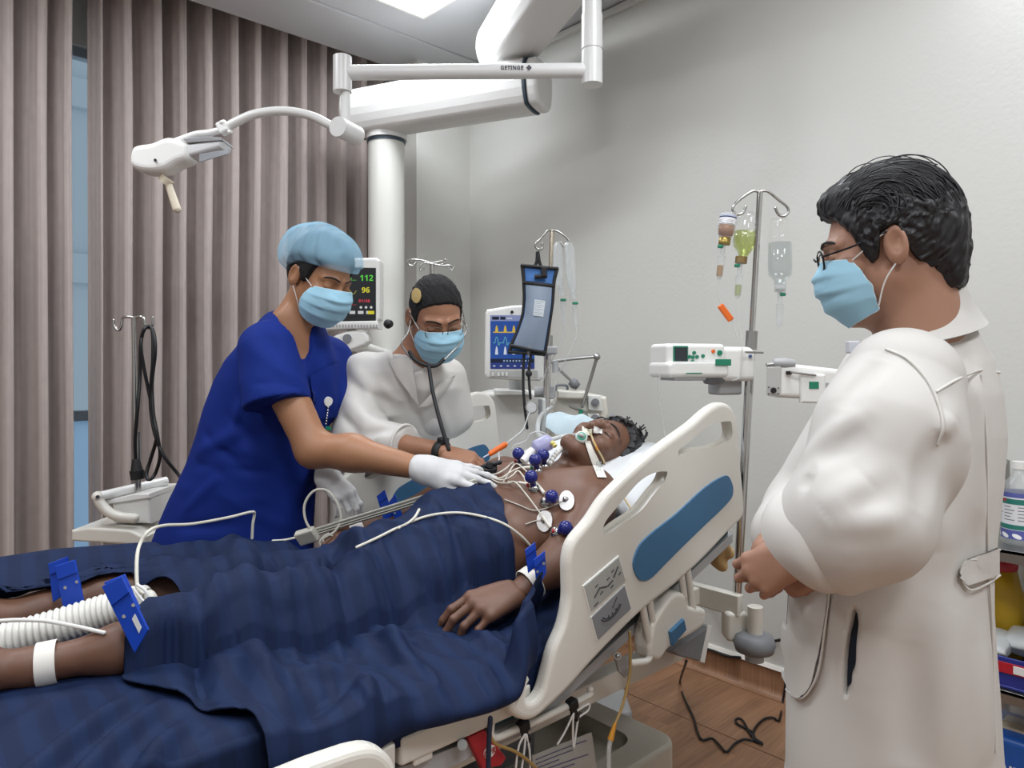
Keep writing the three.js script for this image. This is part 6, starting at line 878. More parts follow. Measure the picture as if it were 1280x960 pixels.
// pressure infusion bag
{
  const t = thing('pressure_bag', 'blue grey pressure infusion bag with black piping on far drip stand', 'pressure bag'), d = 2.5, bl = std(0x3f6fae, 0.7), mesh = std(0x8391a3, 0.55);
  const L = [[653, 332], [655, 348], [656, 375], [654, 395], [647, 415], [640, 430], [637, 440]], R = [[696, 336], [692, 352], [690, 380], [687, 400], [684, 420], [681, 440], [680, 443]];
  const lerpT = (T2, v) => { const s = v * 6, i = Math.min(5, Math.floor(s)), q = s - i; return [mix(T2[i][0], T2[i + 1][0], q), mix(T2[i][1], T2[i + 1][1], q)]; };
  const S = (u, v, f) => { const l = lerpT(L, v), r = lerpT(R, v), b = Math.sin(Math.PI * u) ** 0.6 * (0.012 + 0.028 * Math.sin(Math.PI * clamp((v - 0.1) / 0.85, 0, 1))); return W(mix(l[0], r[0], u), mix(l[1], r[1], u), d - f * b); };
  part(t, 'bladder', [sheet(20, 40, (u, v) => S(u, v, 1)), sheet(20, 40, (u, v) => S(u, v, -1))], bl); part(t, 'window', sheet(18, 30, (u, v) => S(mix(0.06, 0.94, u), mix(0.21, 0.86, v), 1).addScaledVector(FW, -0.003), 0.002), mesh, 'grey net window over the bag');
  part(t, 'bag_label', sheet(8, 8, (u, v) => S(mix(0.36, 0.74, u), mix(0.32, 0.48, v), 1).addScaledVector(FW, -0.007), 0.001), std(0xffffff, 0.6, 0, { map: canvasTex(128, 128, (c) => { c.fillStyle = '#c4cbd0'; c.fillRect(0, 0, 128, 128); c.fillStyle = '#8a949c'; for (let k = 0; k < 8; k++) c.fillRect(10, 10 + k * 15, 70 + 30 * (k % 2), 5); }) }));
  const edge = (f) => [...Array(14).keys()].map(k => f(k / 13)); part(t, 'piping', tube(edge(v => S(0, v, 1)), 0.0075, 50, 8), M.rubber); part(t, 'piping', tube(edge(v => S(1, v, 1)), 0.0075, 50, 8), M.rubber); for (const v of [0, 0.2, 0.87, 1]) part(t, 'piping', tube(edge(u => S(u, v, 1).addScaledVector(FW, -0.003)), v === 0.2 || v === 0.87 ? 0.007 : 0.006, 40, 8), M.rubber);
  part(t, 'hanging_loop', [tube([[668, 334], [671, 326], [672, 314], [674, 326], [677, 335]].map(p => W(p[0], p[1], d + 0.03)), 0.006, 30, 6)], M.rubber); part(t, 'stopcock', [obox(W(680, 340, d - 0.03), RT, vb(0.4, 1, 0), 0.02, 0.035, 0.02, 0.004), cyl(W(668, 346, d - 0.03), W(684, 345, d - 0.03), 0.008)], M.black); part(t, 'bag_port', [cyl(W(662, 430, d - 0.03), W(660, 446, d - 0.01), 0.006)], M.clearSoft);
  part(t, 'inflation_tube', tube([[655, 440], [654, 470], [655, 500], [659, 535]].map(p => W(p[0], p[1], d)), 0.005, 30, 8), M.rubber); part(t, 'inflation_tube', tube([[664, 440], [662, 455], [661, 470], [663, 498]].map(p => W(p[0], p[1], d)), 0.005, 30, 8), M.rubber); part(t, 'valve', sph(W(661, 467, d - 0.01), 0.012), M.rubber);
  const gg = part(t, 'pressure_gauge', lathe([[0, 0.006], [0.02, 0.006], [0.022, 0.004], [0.022, -0.008], [0, -0.008]], W(664, 509, d - 0.01), vb(0.1, 0, -1)), M.brushed, 'round pressure gauge'); part(gg, 'dial', lathe([[0, 0.0075], [0.018, 0.0075]], W(664, 509, d - 0.01), vb(0.1, 0, -1)), std(0xc9c9c9, 0.4));
  settle(t);
}
// clear drip bags on the far stand
for (const [pts, x, y, d, lab] of [[[[694, 304], [699, 303], [704, 320], [704, 350], [702, 362], [698, 362], [692, 345], [690, 325]], 702, 370, 2.64, 'slack clear drip bag next to the pressure bag'], [[[705, 306], [714, 304], [718, 315], [719, 345], [720, 362], [714, 366], [709, 352], [707, 325]], 717, 374, 2.62, 'slack clear drip bag on the outer hook of the slim stand']]) {
  const t = thing('drip_bag', lab, 'drip bag', 'clear drip bags on the far stand');
  part(t, 'bag', plate(pts, d + 0.02, 0.03, 0.012, 3), phy(0xf4f6f6, 0.18, { transmission: 0.8, thickness: 0 })); part(t, 'bag_seam', plate([[x - 10, 304], [x - 8, 304], [x - 6, 340], [x - 3, 360], [x - 6, 358], [x - 10, 338]], d - 0.01, 0.004, 0.001), M.clearSoft);
  part(t, 'neck', cyl(W(x, y, d), W(x - 1, y - 10, d), 0.013, 0.011), M.clearSoft); part(t, 'vent_cap', obox(W(x + 2, y + 5, d - 0.01), RT, UP, 0.022, 0.01, 0.01, 0.003), M.green); part(t, 'drip_chamber', cyl(W(x + 1, y + 8, d), W(x + 3, y + 34, d), 0.0085, 0.0075, 14), M.clearSoft);
  part(t, 'line', tube([[x + 3, y + 36], [x + 2, y + 50], [x - 8, y + 72], [x - 20, y + 96], [x - 24, y + 110]].map(p => W(p[0], p[1], d - 0.02)), 0.0018, 30, 6), M.tubing); settle(t);
}
// ================================================================ leads, clamps and tubes on the patient
const onSkin = (px, py, off = 0) => { const h = hit(patientField, px, py, 0.7, 2.6); return h ? { p: h.p.addScaledVector(h.n, off), n: h.n } : { p: W(px, py, 1.9), n: UP.clone() }; };
const depthOf = (p) => p.x * CA - p.z * SA;
{
  const hub = onSkin(606, 592, 0.012).p, spots = [[652, 581, 648, 567, 'bulb electrode at the far edge of the chest'], [672, 589, 669, 575, 'bulb electrode beside the breathing filter'], [681, 583, 679, 569, 'bulb electrode half hidden behind its neighbour'], [668, 611, 664, 596, 'bulb electrode in the middle of the chest'], [681, 629, 690, 621, 'bulb electrode beside the upper white pad'], [695, 666, 707, 660, 'bulb electrode lying sideways on the flank']];
  spots.forEach(([bx, by, ux, uy, lab], i) => {
    const s = onSkin(bx, by), t = thing('suction_electrode', 'dark blue ' + lab, 'electrode', 'suction electrodes on the chest'), d = depthOf(s.p) - 0.022, c = W(ux, uy, d), ax = c.clone().sub(s.p).normalize();
    part(t, 'bulb', [sph(c, 0.0165, 1, 1, 1, 22), cyl(s.p.clone().addScaledVector(ax, 0.012), c, 0.007, 0.009, 14)], M.bulb, 'glossy dark blue rubber bulb'); part(t, 'metal_cup', [lathe([[0.0135, 0], [0.013, 0.006], [0.007, 0.013], [0.0, 0.014]], s.p.clone().addScaledVector(s.n, -0.001), s.n, 18)], M.steel);
    part(t, 'terminal', [cyl(s.p.clone().addScaledVector(ax, 0.012).addScaledVector(RT, -0.012), s.p.clone().addScaledVector(ax, 0.012).addScaledVector(RT, 0.012), 0.004)], M.brushed); part(t, 'colour_mark', cyl(s.p.clone().addScaledVector(ax, 0.0125).addScaledVector(RT, -0.017), s.p.clone().addScaledVector(ax, 0.0125).addScaledVector(RT, -0.011), 0.0048), [M.red, M.green, M.amber, M.red, M.dark, M.red][i]); settle(t);
  });
  const wires = [[[606, 592], [620, 596], [633, 590], [640, 583], [650, 580]], [[607, 594], [626, 603], [640, 597], [652, 590], [668, 586]], [[608, 596], [630, 606], [643, 604], [650, 598], [655, 600], [663, 609]], [[607, 597], [628, 607], [648, 607], [658, 608], [666, 608]], [[630, 604], [644, 586], [655, 592], [668, 604], [680, 618]], [[636, 604], [648, 610], [660, 625], [676, 645], [690, 660]]];
  wires.forEach((w, i) => {
    const t = thing('electrode_lead', ['short cream lead to the far edge electrode', 'cream lead running beside the breathing filter', 'looped cream lead over the breastbone', 'cream lead lying flat to the middle electrode', 'cream lead arching to the electrode by the upper pad', 'long cream lead crossing the ribs to the flank'][i], 'cable', 'cream electrode leads'), P = w.map(([x, y], k) => onSkin(x, y, 0.004 + 0.010 * Math.sin(k / (w.length - 1) * Math.PI) * (1 + i % 3) * 0.6).p), n = P.length, dir = P[n - 1].clone().sub(P[n - 2]).normalize();
    part(t, 'wire', tube(P, 0.0019, 40, 6), M.cable); part(t, 'plug', [cyl(P[n - 1].clone().addScaledVector(dir, -0.034), P[n - 1], 0.0032, 0.0048, 12)], std(0xe6e2d8, 0.45)); settle(t);
  });
  for (const [x, y, w, h, lab] of [[709, 627, 9.5, 12.5, 'white foam electrode pad below the collar bone'], [681, 652, 10.5, 13, 'white foam electrode pad on the lower ribs']]) {
    const t = thing('electrode_pad', lab, 'electrode', 'foam electrode pads'); part(t, 'foam', patch(patientField, (u, v) => { const a = u * 2 - 1, b = v * 2 - 1, k = Math.sqrt(1 - 0.5 * b * b), m = Math.sqrt(1 - 0.5 * a * a); return [x + a * k * w, y + b * m * h]; }, 12, 12, 0.0025, 0.002, 0.7), std(0xe9e6e4, 0.7));
    const c = onSkin(x - 1, y - 1, 0.003); part(t, 'snap', [lathe([[0, 0.009], [0.004, 0.009], [0.005, 0.005], [0.0075, 0.004], [0.0085, 0]], c.p, c.n, 16)], M.steel); for (const [a, b] of [[-4, 4], [2, 5], [4, -3]]) part(t, 'print', patch(patientField, (u, v) => [x + a + u * 2, y + b + v * 1.2], 2, 2, 0.0032, 0.0004, 0.7), M.red); settle(t);
  }
  for (const [w, lab] of [[[[632, 626], [650, 633], [668, 639], [690, 634], [706, 627]], 'thin grey lead to the upper foam pad'], [[[657, 656], [668, 652], [678, 651]], 'thin grey lead to the lower foam pad']]) solo('monitor_lead', tube(w.map(([x, y]) => onSkin(x, y, 0.004).p), 0.0018, 36, 6), std(0xb9b4aa, 0.5), lab, 'cable', 'grey monitor leads');
  // junction, flat trunk cable and coils
  const t = thing('trunk_cable', 'flat pale electrode trunk cable with plug block, running beneath the glove', 'cable'), a = W(384, 668, 1.93), b = W(596, 603, 1.80), ax = b.clone().sub(a);
  part(t, 'ribbon', [obox(a.clone().lerp(b, 0.5), ax, vb(0, 1, -0.6), ax.length(), 0.0235, 0.006, 0.002), ...[-0.006, 0, 0.006].map(k => obox(a.clone().lerp(b, 0.5).add(vb(0, k, -0.0045)), ax, vb(0, 1, -0.6), ax.length(), 0.0025, 0.003, 0.001))], std(0xc3c1b6, 0.5)); part(t, 'plug_block', [obox(W(384, 670, 1.915), ax, vb(0, 1, -0.5), 0.06, 0.042, 0.022, 0.006)], std(0xcfccc0, 0.45)); part(t, 'junction', [obox(hub, V(1, 0.1, -0.3), UP, 0.04, 0.012, 0.026, 0.004)], M.black); settle(t);
  solo('cable_loop', tube([[392, 668], [382, 650], [381, 630], [392, 614], [408, 613], [421, 628], [426, 648], [419, 664], [404, 674], [412, 684], [424, 676], [410, 668], [400, 680], [420, 686]].map(p => W(p[0], p[1], 1.90)), 0.0036, 90, 8), M.cable, 'loop of pale cable standing up beside the plug block', 'cable');
  solo('patient_cable', tube([[446, 684], [470, 673], [492, 662], [508, 655], [518, 647], [524, 637]].map((p, i) => onCloth(p[0], p[1], i > 3 ? 0.016 : 0.011)), 0.0032, 50, 8), M.cable, 'pale cable leading from the far hand over the blanket ridge', 'cable');
  solo('patient_cable', tube([[498, 660], [522, 649], [545, 643], [572, 641], [600, 645], [628, 654], [650, 669], [666, 686], [676, 698]].map(p => onCloth(p[0], p[1], 0.012)), 0.0032, 90, 8), M.cable, 'pale cable lying across the blanket to the near wrist', 'cable');
  solo('patient_cable', tube([W(341, 676, 1.9), W(356, 675, 1.9), W(374, 671, 1.915)], 0.0032, 20, 8), M.cable, 'short end of pale cable entering the plug block', 'cable');
  solo('patient_cable', tube([[179, 742], [172, 735], [171, 700], [175, 680], [186, 664], [205, 657], [240, 655], [285, 647], [314, 640], [318, 643], [316, 655], [315, 673]].map((p, i) => W(p[0], p[1], [1.25, 1.25, 1.28, 1.32, 1.34, 1.4, 1.5, 1.62, 1.7, 1.72, 1.72, 1.72][i])), 0.0034, 110, 8), M.cable, 'pale cable arching from the corrugated hose towards the nurse', 'cable');
}
// limb clamps
function limbClamp(front, back, d, lab, pin) {
  const t = thing('limb_clamp', lab, 'clamp', 'blue limb electrode clamps');
  const q = (Q, u, v) => quadPx(...Q)(u, v);
  const jaw = (Q, d0, nm) => { const o = part(t, nm, plate(Q, d0, 0.005, 0.001), M.clamp); part(o, 'grip_step', plate([q(Q, 0, 0), q(Q, 1, 0), q(Q, 1, 0.3), q(Q, 0, 0.3)], d0 - 0.004, 0.005, 0.0015), M.clamp); return o; };
  jaw(back, d + 0.022, 'rear_jaw'); const j = jaw(front, d, 'front_jaw'), pins = [q(front, 0.22, 0.52), q(front, 0.82, 0.5)];
  for (const p of pins) part(j, 'rivet', cyl(W(p[0], p[1], d - 0.006), W(p[0], p[1], d + 0.03), 0.003, 0.003, 10), M.brushed); part(j, 'spring_bar', obox(W((pins[0][0] + pins[1][0]) / 2, (pins[0][1] + pins[1][1]) / 2, d + 0.012), RT, UP, 0.02, 0.008, 0.02, 0.002), M.clamp);
  if (pin) { const L = [q(front, 0.5, 0.64), q(front, 0.72, 0.62), q(front, 0.72, 0.86), q(front, 0.5, 0.88)]; part(j, 'printed_label', plate(L, d - 0.0055, 0.001, 0.0002), M.white); }
  settle(t);
}
limbClamp([[70, 707], [95, 699], [106, 752], [82, 764]], [[62, 704], [86, 695], [86, 740], [68, 752]], 1.31, 'blue limb clamp on the far shin');
limbClamp([[129, 732], [154, 719], [187, 786], [170, 815]], [[132, 727], [157, 717], [176, 760], [150, 775]], 1.13, 'blue limb clamp with printed label beside the blanket edge', true);
limbClamp([[486, 628], [494, 617], [506, 652], [497, 657]], [[471, 620], [481, 612], [492, 645], [480, 650]], 1.92, 'blue limb clamp on the far wrist under the flat cable');
limbClamp([[667, 699], [681, 688], [683, 715], [671, 736]], [[656, 687], [669, 677], [672, 706], [660, 716]], 1.46, 'blue limb clamp on the near wrist beside the rail');
// wrist and ankle bands, corrugated hose, white tube
{
  const ring = (c, ax, r, w) => lathe([[r, -w / 2], [r + 0.0015, -w / 2], [r + 0.0015, w / 2], [r, w / 2], [r, -w / 2]], c, ax, 36);
  solo('ankle_band', ring(V(0.218, 0.8712, -1.3395), V(0.114, 0.008, 0.035), 0.0335, 0.028), M.tape, 'white identity band around the near ankle', 'band');
  solo('wrist_band', ring(V(1.062, 0.8775, -1.1), V(0.085, 0.037, 0.015), 0.035, 0.022), M.tape, 'white identity band around the near wrist', 'band');
  { const w = V(1.0, 0.893, -1.735); solo('cannula_dressing', lathe([[0.03, -0.02], [0.0335, -0.016], [0.034, 0.012], [0.03, 0.018]], w, V(0.22, 0.05, 0.03), 24), std(0xcfcac4, 0.7), 'white dressing over the back of the far hand', 'dressing'); }
  const P = [[-14, 806], [30, 795], [75, 782], [120, 768], [160, 756], [186, 752]].map((p, i) => W(p[0], p[1], [1.2, 1.22, 1.24, 1.26, 1.27, 1.27][i])), c = new THREE.CatmullRomCurve3(P), N = 260, g = new THREE.TubeGeometry(c, N, 1, 20, false), pos = g.attributes.position, fr = c.getSpacedPoints(N);
  for (let i = 0; i <= N; i++) { const o = c.getPointAt(i / N), r = 0.0295 + 0.0018 * Math.sin(i / N * Math.PI * 2 * 25) + (i > N * 0.96 ? -0.006 * (i / N - 0.96) / 0.04 : 0); for (let k = 0; k <= 20; k++) { const q = i * 21 + k; pos.setXYZ(q, o.x + (pos.getX(q) - o.x) * r, o.y + (pos.getY(q) - o.y) * r, o.z + (pos.getZ(q) - o.z) * r); } } g.computeVertexNormals();
  const t = thing('corrugated_hose', 'white corrugated air hose lying between the lower legs', 'hose'); part(t, 'hose_wall', g, std(0xdad9d2, 0.45)); part(t, 'end_cap', sph(P[5], 0.021, 0.7, 1, 1, 18), std(0xcfcdc4, 0.5)); part(t, 'tie', [tube([[172, 731], [183, 740], [189, 757], [186, 774]].map(p => W(p[0], p[1], 1.235)), 0.003, 24, 6), tube([[166, 735], [178, 750], [192, 762]].map(p => W(p[0], p[1], 1.23)), 0.0025, 24, 6)], M.loop); settle(t);
  solo('white_tube', tube([[-10, 777], [20, 775], [55, 776], [90, 782], [130, 791]].map((p, i) => W(p[0], p[1], [1.16, 1.17, 1.18, 1.17, 1.15][i])), 0.0035, 50, 8), std(0xe3e3de, 0.4), 'thin white tube crossing over the corrugated hose', 'tubing');
}
// airway on the face
{
  const fr = patientHead, D0 = depthOf(fr.c), t = thing('breathing_tube', 'breathing tube with green ringed bite block fixed at the patient\'s mouth', 'breathing tube');
  const mo = onSkin(726, 549, 0.002), ax = fr.z.clone().multiplyScalar(0.8).addScaledVector(FW, -0.6).normalize();
  part(t, 'bite_block', [lathe([[0.012, -0.012], [0.0165, 0.0], [0.0165, 0.012], [0.0125, 0.014]], mo.p, ax, 28)], std(0xd9ded9, 0.5)); part(t, 'green_ring', [lathe([[0.006, 0.015], [0.012, 0.015], [0.0125, 0.012], [0.006, 0.008]], mo.p, ax, 28)], std(0x2f9a7d, 0.45)); part(t, 'bore', lathe([[0, 0.010], [0.0065, 0.010]], mo.p, ax, 20), M.black);
  const y = mo.p.clone().addScaledVector(ax, 0.02); part(t, 'airway_tube', tube([mo.p, y, W(708, 545, D0 - 0.05), W(694, 548, D0 - 0.06), W(682, 553, D0 - 0.07)], 0.006, 40, 10), M.tubing);
  part(t, 'corrugated_mount', [...Array(12).keys()].map(k => { const a = k / 11, p = W(mix(712, 685, a), mix(556, 590, a) - 10 * Math.sin(a * 2.4), D0 - 0.06 - 0.05 * a); return sph(p, 0.0075, 1, 1, 1, 10); }), std(0xe0e0da, 0.5), 'white ribbed connector');
  const f0 = W(666, 563, D0 - 0.12), f1 = W(690, 550, D0 - 0.10), fa = f1.clone().sub(f0);
  part(t, 'filter', [lathe([[0.008, 0], [0.016, 0.006], [0.022, 0.012], [0.022, fa.length() - 0.012], [0.014, fa.length() - 0.002], [0.008, fa.length()]], f0, fa, 28)], phy(0xb9b8dc, 0.3, { transmission: 0.35, thickness: 0 }), 'lavender breathing filter'); part(t, 'filter_port', cyl(W(654, 577, D0 - 0.14), f0, 0.011, 0.012, 16), std(0xe3e1de, 0.45));
  part(t, 'sample_port', [cyl(W(690, 553, D0 - 0.12), W(694, 558, D0 - 0.13), 0.006), sph(W(691, 554, D0 - 0.125), 0.007)], std(0xd9cf7a, 0.5));
  settle(t);
  const tp = thing('face_tape', 'white tape holding the tube across the patient\'s cheek', 'tape'); part(tp, 'strip', patch(patientField, (u, v) => [mix(733, 752, v) + (u * 2 - 1) * mix(4, 5.5, v), mix(551, 598, v)], 4, 20, 0.0025, 0.0012, 1.4), M.tape); part(tp, 'nose_pad', patch(patientField, (u, v) => [mix(728, 741, u), mix(534, 544, v) + 2 * u], 6, 6, 0.003, 0.002, 1.4), std(0xd9d6c6, 0.6)); part(tp, 'nose_pad', patch(patientField, (u, v) => [mix(742, 752, u), mix(532, 540, v) + 4 * u], 6, 6, 0.003, 0.002, 1.4), std(0xe6e4e0, 0.6)); part(tp, 'tie_clip', patch(patientField, (u, v) => [mix(744, 750, u), mix(576, 590, v)], 4, 6, 0.005, 0.003, 1.4), M.clearSoft); settle(tp);
  const nf = thing('feeding_tube', 'amber feeding tube taped at the nose and led past the shoulder', 'tubing'); part(nf, 'tube_wall', tube([onSkin(738, 541, 0.006).p, onSkin(744, 556, 0.008).p, onSkin(752, 574, 0.010).p, onSkin(760, 590, 0.012).p, W(770, 607, 1.76), W(780, 622, 1.70), W(792, 641, 1.66)], 0.0027, 60, 8), std(0xc9b48a, 0.4)); part(nf, 'length_mark', cyl(onSkin(743, 553, 0.008).p, onSkin(747, 562, 0.009).p, 0.0031), M.amber); settle(nf);
  const sy = thing('arterial_line', 'orange capped line resting near the doctor\'s fingers', 'tubing'), o0 = W(613, 567, 1.98), o1 = W(631, 556, 2.0); part(sy, 'connector', [cyl(o0, o1, 0.0075, 0.0085, 14), sph(o1, 0.0085), sph(o0, 0.0075)], M.orange, 'orange connector'); part(sy, 'line', tube([o1, W(642, 547, 2.05), W(654, 536, 2.15), W(660, 520, 2.3), W(664, 512, 2.45)], 0.002, 40, 6), M.tubing); part(sy, 'needle_hub', cyl(o0, W(604, 572, 1.96), 0.003, 0.002, 8), std(0xb9c4d4, 0.4)); part(sy, 'line', tube([W(622, 563, 1.99), W(624, 572, 1.97), W(622, 582, 1.93)], 0.0022, 16, 6), M.tubing); settle(sy);
  solo('gas_sample_line', tube([[690, 547], [676, 540], [664, 542], [656, 552], [645, 556], [640, 562], [646, 566]].map(p => W(p[0], p[1], D0 - 0.06)), 0.0018, 60, 6), M.tubing, 'curly clear sampling line beside the breathing filter', 'tubing'); solo('ventilator_hose', tube([W(682, 550, D0 - 0.02), W(672, 540, 2.2), W(676, 520, 2.45), W(690, 509, 2.66)], 0.008, 60, 10), M.tubing, 'clear hose from the valve module to the breathing filter', 'hose');
  for (const [x, lab] of [[680, 'clear hose hanging beside the far drip stand'], [675, 'dark ringed tube strapped along the far drip stand']]) solo('gas_hose', tube([[x, 500], [x, 520], [x - 1, 545]].map(p => W(p[0], p[1], 2.5)), x === 680 ? 0.007 : 0.006, 24, 8), x === 680 ? M.tubing : M.midGrey, lab, 'hose');
}
// ================================================================ below the bed
{
  solo('power_cable', tube([[858, 826], [852, 840], [850, 853], [854, 870], [866, 895]].map((p, i) => [W(858, 826, 2.2), V(0, 0, 0)][i] || onY(p[0], p[1], 0.008)).filter((v, i) => i !== 1).concat([[872, 915], [878, 925], [890, 923], [900, 932], [908, 940], [918, 930], [930, 924], [942, 925], [940, 915], [922, 905], [920, 899], [928, 900], [940, 920], [955, 930], [942, 924], [944, 910], [955, 899], [966, 897], [974, 900]].map(p => onY(p[0], p[1], 0.008))).concat([[978, 880], [981, 860], [984, 835]].map(p => onX(p[0], p[1], HEADX - 0.035))), 0.0045, 240, 8), M.cableBlack, 'black power cable curling across the wood floor', 'cable');
  solo('wall_cable', tube([[876, 811], [890, 813], [908, 820], [925, 822]].map(p => onX(p[0], p[1], HEADX - 0.02)), 0.006, 30, 8), M.cableBlack, 'black cable along the top of the skirting', 'cable'); solo('wall_cable', tube([[955, 803], [970, 801], [990, 797]].map(p => onX(p[0], p[1], HEADX - 0.02)), 0.006, 30, 8), M.cableBlack, 'black cable on the wall beside the bumper wheel', 'cable');
  const t = thing('catheter', 'amber catheter with orange connector hanging below the rail', 'tubing'); part(t, 'tube_wall', tube([[787, 790], [788, 830], [785, 855], [777, 885], [768, 907]].map(p => onZ(p[0], p[1], -0.95)), 0.003, 50, 8), M.tubingAmber); part(t, 'connector', [cyl(onZ(769, 904, -0.95), onZ(763, 925, -0.95), 0.0035, 0.007, 14)], M.amber, 'orange connector'); part(t, 'drain_tube', tube([[763, 925], [761, 940], [761, 975]].map(p => onZ(p[0], p[1], -0.95)), 0.005, 20, 8), M.tubing); settle(t);
  const bag = thing('urine_bag', 'clear drainage bag printed with lines under the bed frame', 'drainage bag'); const bt = canvasTex(256, 256, (c) => { c.fillStyle = '#d5d3cd'; c.fillRect(0, 0, 256, 256); c.strokeStyle = '#5d5a86'; c.lineWidth = 5; for (let k = 0; k < 12; k++) { c.beginPath(); c.moveTo(12, 12 + k * 20); c.lineTo(110 + 60 * (k % 3), 12 + k * 20); c.stroke(); } });
  part(bag, 'bag_sheet', sheet(10, 10, (u, v) => { const p = quadPx([664, 944], [738, 915], [748, 990], [668, 1010])(u, v); return onZ(p[0], p[1], -1.0 + 0.012 * Math.sin(u * 3) * Math.sin(v * 3)); }, 0.004), phy(0xffffff, 0.3, { map: bt, transmission: 0.5, thickness: 0 })); for (const w of [[[656, 918], [648, 935], [643, 975]], [[657, 918], [655, 940], [650, 975]], [[658, 918], [662, 940], [663, 975]], [[717, 892], [716, 910], [717, 935], [720, 915], [723, 896]], [[722, 888], [736, 880], [735, 888], [724, 896]], [[716, 894], [706, 915], [697, 930]]]) part(bag, 'hanging_cord', tube(w.map(p => onZ(p[0], p[1], -0.975)), 0.0022, 24, 6), M.loop); part(bag, 'drain_tube', tube([[614, 905], [613, 918], [620, 930], [645, 940], [668, 958], [690, 985]].map(p => onZ(p[0], p[1], -0.97)), 0.003, 40, 8), M.tubingAmber); settle(bag);
  solo('strap', tube([[613, 898], [611, 930], [610, 990]].map(p => onZ(p[0], p[1], -0.93)), 0.0045, 20, 8), std(0x18223a, 0.7), 'narrow navy strap hanging over the red handle', 'strap');
  const gl = onX(898, 690, 1.72); solo('examination_glove', sdfMesh((x, y, z) => { let d = 1; d = smin(cap(onX(886, 676, 1.72), onX(896, 700, 1.72), 0.03, 0.022, V(1, 0, 0), 0.5)(x, y, z), cap(onX(896, 690, 1.72), onX(902, 708, 1.72), 0.02, 0.014, V(1, 0, 0), 0.6)(x, y, z), 0.02); d = smin(d, cap(onX(900, 680, 1.72), onX(911, 690, 1.72), 0.024, 0.014, V(1, 0, 0), 0.6)(x, y, z), 0.02); return d - 0.003 * noise(x * 60, y * 60, z * 60); }, ...sub(gl, 0.12), 0.005), M.tan, 'tan rubber glove hanging behind the rail', 'glove');
  const ac = thing('wall_supply_unit', 'small dark grey power unit behind the bed rail', 'power unit'); part(ac, 'case', [plate([[866, 729], [880, 729], [890, 735], [890, 748], [866, 744]], 2.5, 0.05, 0.008)], M.dark); part(ac, 'edge', [plate([[884, 731], [890, 735], [892, 750], [888, 748]], 2.46, 0.05, 0.004)], M.white); part(ac, 'bracket', [cyl(W(878, 740, 2.5), onX(884, 742, HEADX), 0.02)], M.grey); settle(ac);
}
// ================================================================ trolley by the curtain
{
  const D = 2.5, t = thing('equipment_trolley', 'white trolley with handle and slim hook pole by the curtain', 'trolley');
  const tray = part(t, 'tray', [plate([[150, 640], [168, 637], [215, 640], [232, 648], [232, 657], [150, 652]], D + 0.2, 0.3, 0.008)], M.cream); part(tray, 'tray_arm', tube([[122, 622], [126, 630], [136, 640], [150, 646], [168, 648]].map(p => W(p[0], p[1], D - 0.08)), 0.017, 30, 10), M.cream);
  part(t, 'handle_bar', [cyl(W(122, 621, D - 0.08), W(208, 601, D + 0.12), 0.016, 0.016, 20)], M.whiteGloss); part(t, 'handle_cap', [sph(W(122, 621, D - 0.08), 0.019)], M.cream); part(t, 'handle_screw', cyl(W(122, 621, D - 0.1), W(122, 621, D - 0.105), 0.006), M.dark);
  part(t, 'storage_box', [plate([[177, 614], [208, 606], [222, 606], [222, 640], [178, 638]], D + 0.16, 0.2, 0.01)], M.white); part(t, 'box_lid', plate([[174, 612], [207, 604], [224, 604], [224, 609], [176, 616]], D + 0.17, 0.22, 0.004), M.whiteGloss);
  const c = W(190, 660, D + 0.05); part(t, 'column', [cyl(V(c.x, 0.1, c.z), V(c.x, 0.8, c.z), 0.035, 0.035, 20)], M.cream); part(t, 'foot', [obox(V(c.x, 0.09, c.z), RT, UP, 0.5, 0.04, 0.08, 0.02), obox(V(c.x, 0.09, c.z), FW, UP, 0.5, 0.04, 0.08, 0.02)], M.cream); for (const [a, b] of [[-0.23, 0], [0.23, 0], [0, -0.23], [0, 0.23]]) part(t, 'castor', cyl(V(c.x, 0.037, c.z).add(vb(a - 0.01, 0, b)), V(c.x, 0.037, c.z).add(vb(a + 0.01, 0, b)), 0.036, 0.036, 18), M.midGrey);
  part(t, 'hook_pole', [cyl(W(171.5, 637, D), W(167, 398, D), 0.0075, 0.0075, 14), cyl(W(174.5, 637, D + 0.01), W(174, 540, D + 0.01), 0.006, 0.006, 12)], M.steel); part(t, 'hook', hookRod([[167, 397], [158, 396], [153, 398], [152, 407], [148, 413], [143, 408], [142, 400]], D, 0.005), M.steel); part(t, 'hook', hookRod([[167, 397], [176, 396], [180, 399], [182, 408], [187, 410], [191, 405], [191, 397]], D, 0.005), M.steel);
  settle(t);
  solo('power_lead', tube([[170, 580], [169, 550], [172, 510], [175, 470], [176, 430], [180, 412], [186, 408], [192, 416], [194, 440], [190, 480], [192, 520], [196, 545], [188, 575], [183, 592], [186, 600], [194, 592], [200, 570], [197, 545], [188, 500], [180, 460], [176, 430], [181, 411], [190, 412], [191, 450], [188, 500], [193, 540], [205, 570], [222, 592], [232, 605]].map((p, i) => W(p[0], p[1], D - 0.012 - 0.01 * (i % 3))), 0.0062, 300, 8), M.cableBlack, 'black power lead looped over the trolley hook', 'cable');
  const pl = thing('power_plug', 'black plug of the looped lead against the trolley pole', 'plug'); part(pl, 'plug_body', [cyl(W(170, 574, D - 0.02), W(171, 588, D - 0.02), 0.012, 0.02, 14), cyl(W(171, 588, D - 0.02), W(172, 599, D - 0.02), 0.024, 0.022, 14)], M.rubber); part(pl, 'pin', cyl(W(169, 599, D - 0.02), W(169, 604, D - 0.02), 0.0035), M.brushed); part(pl, 'pin', cyl(W(175, 599, D - 0.02), W(175, 604, D - 0.02), 0.0035), M.brushed); settle(pl);
}
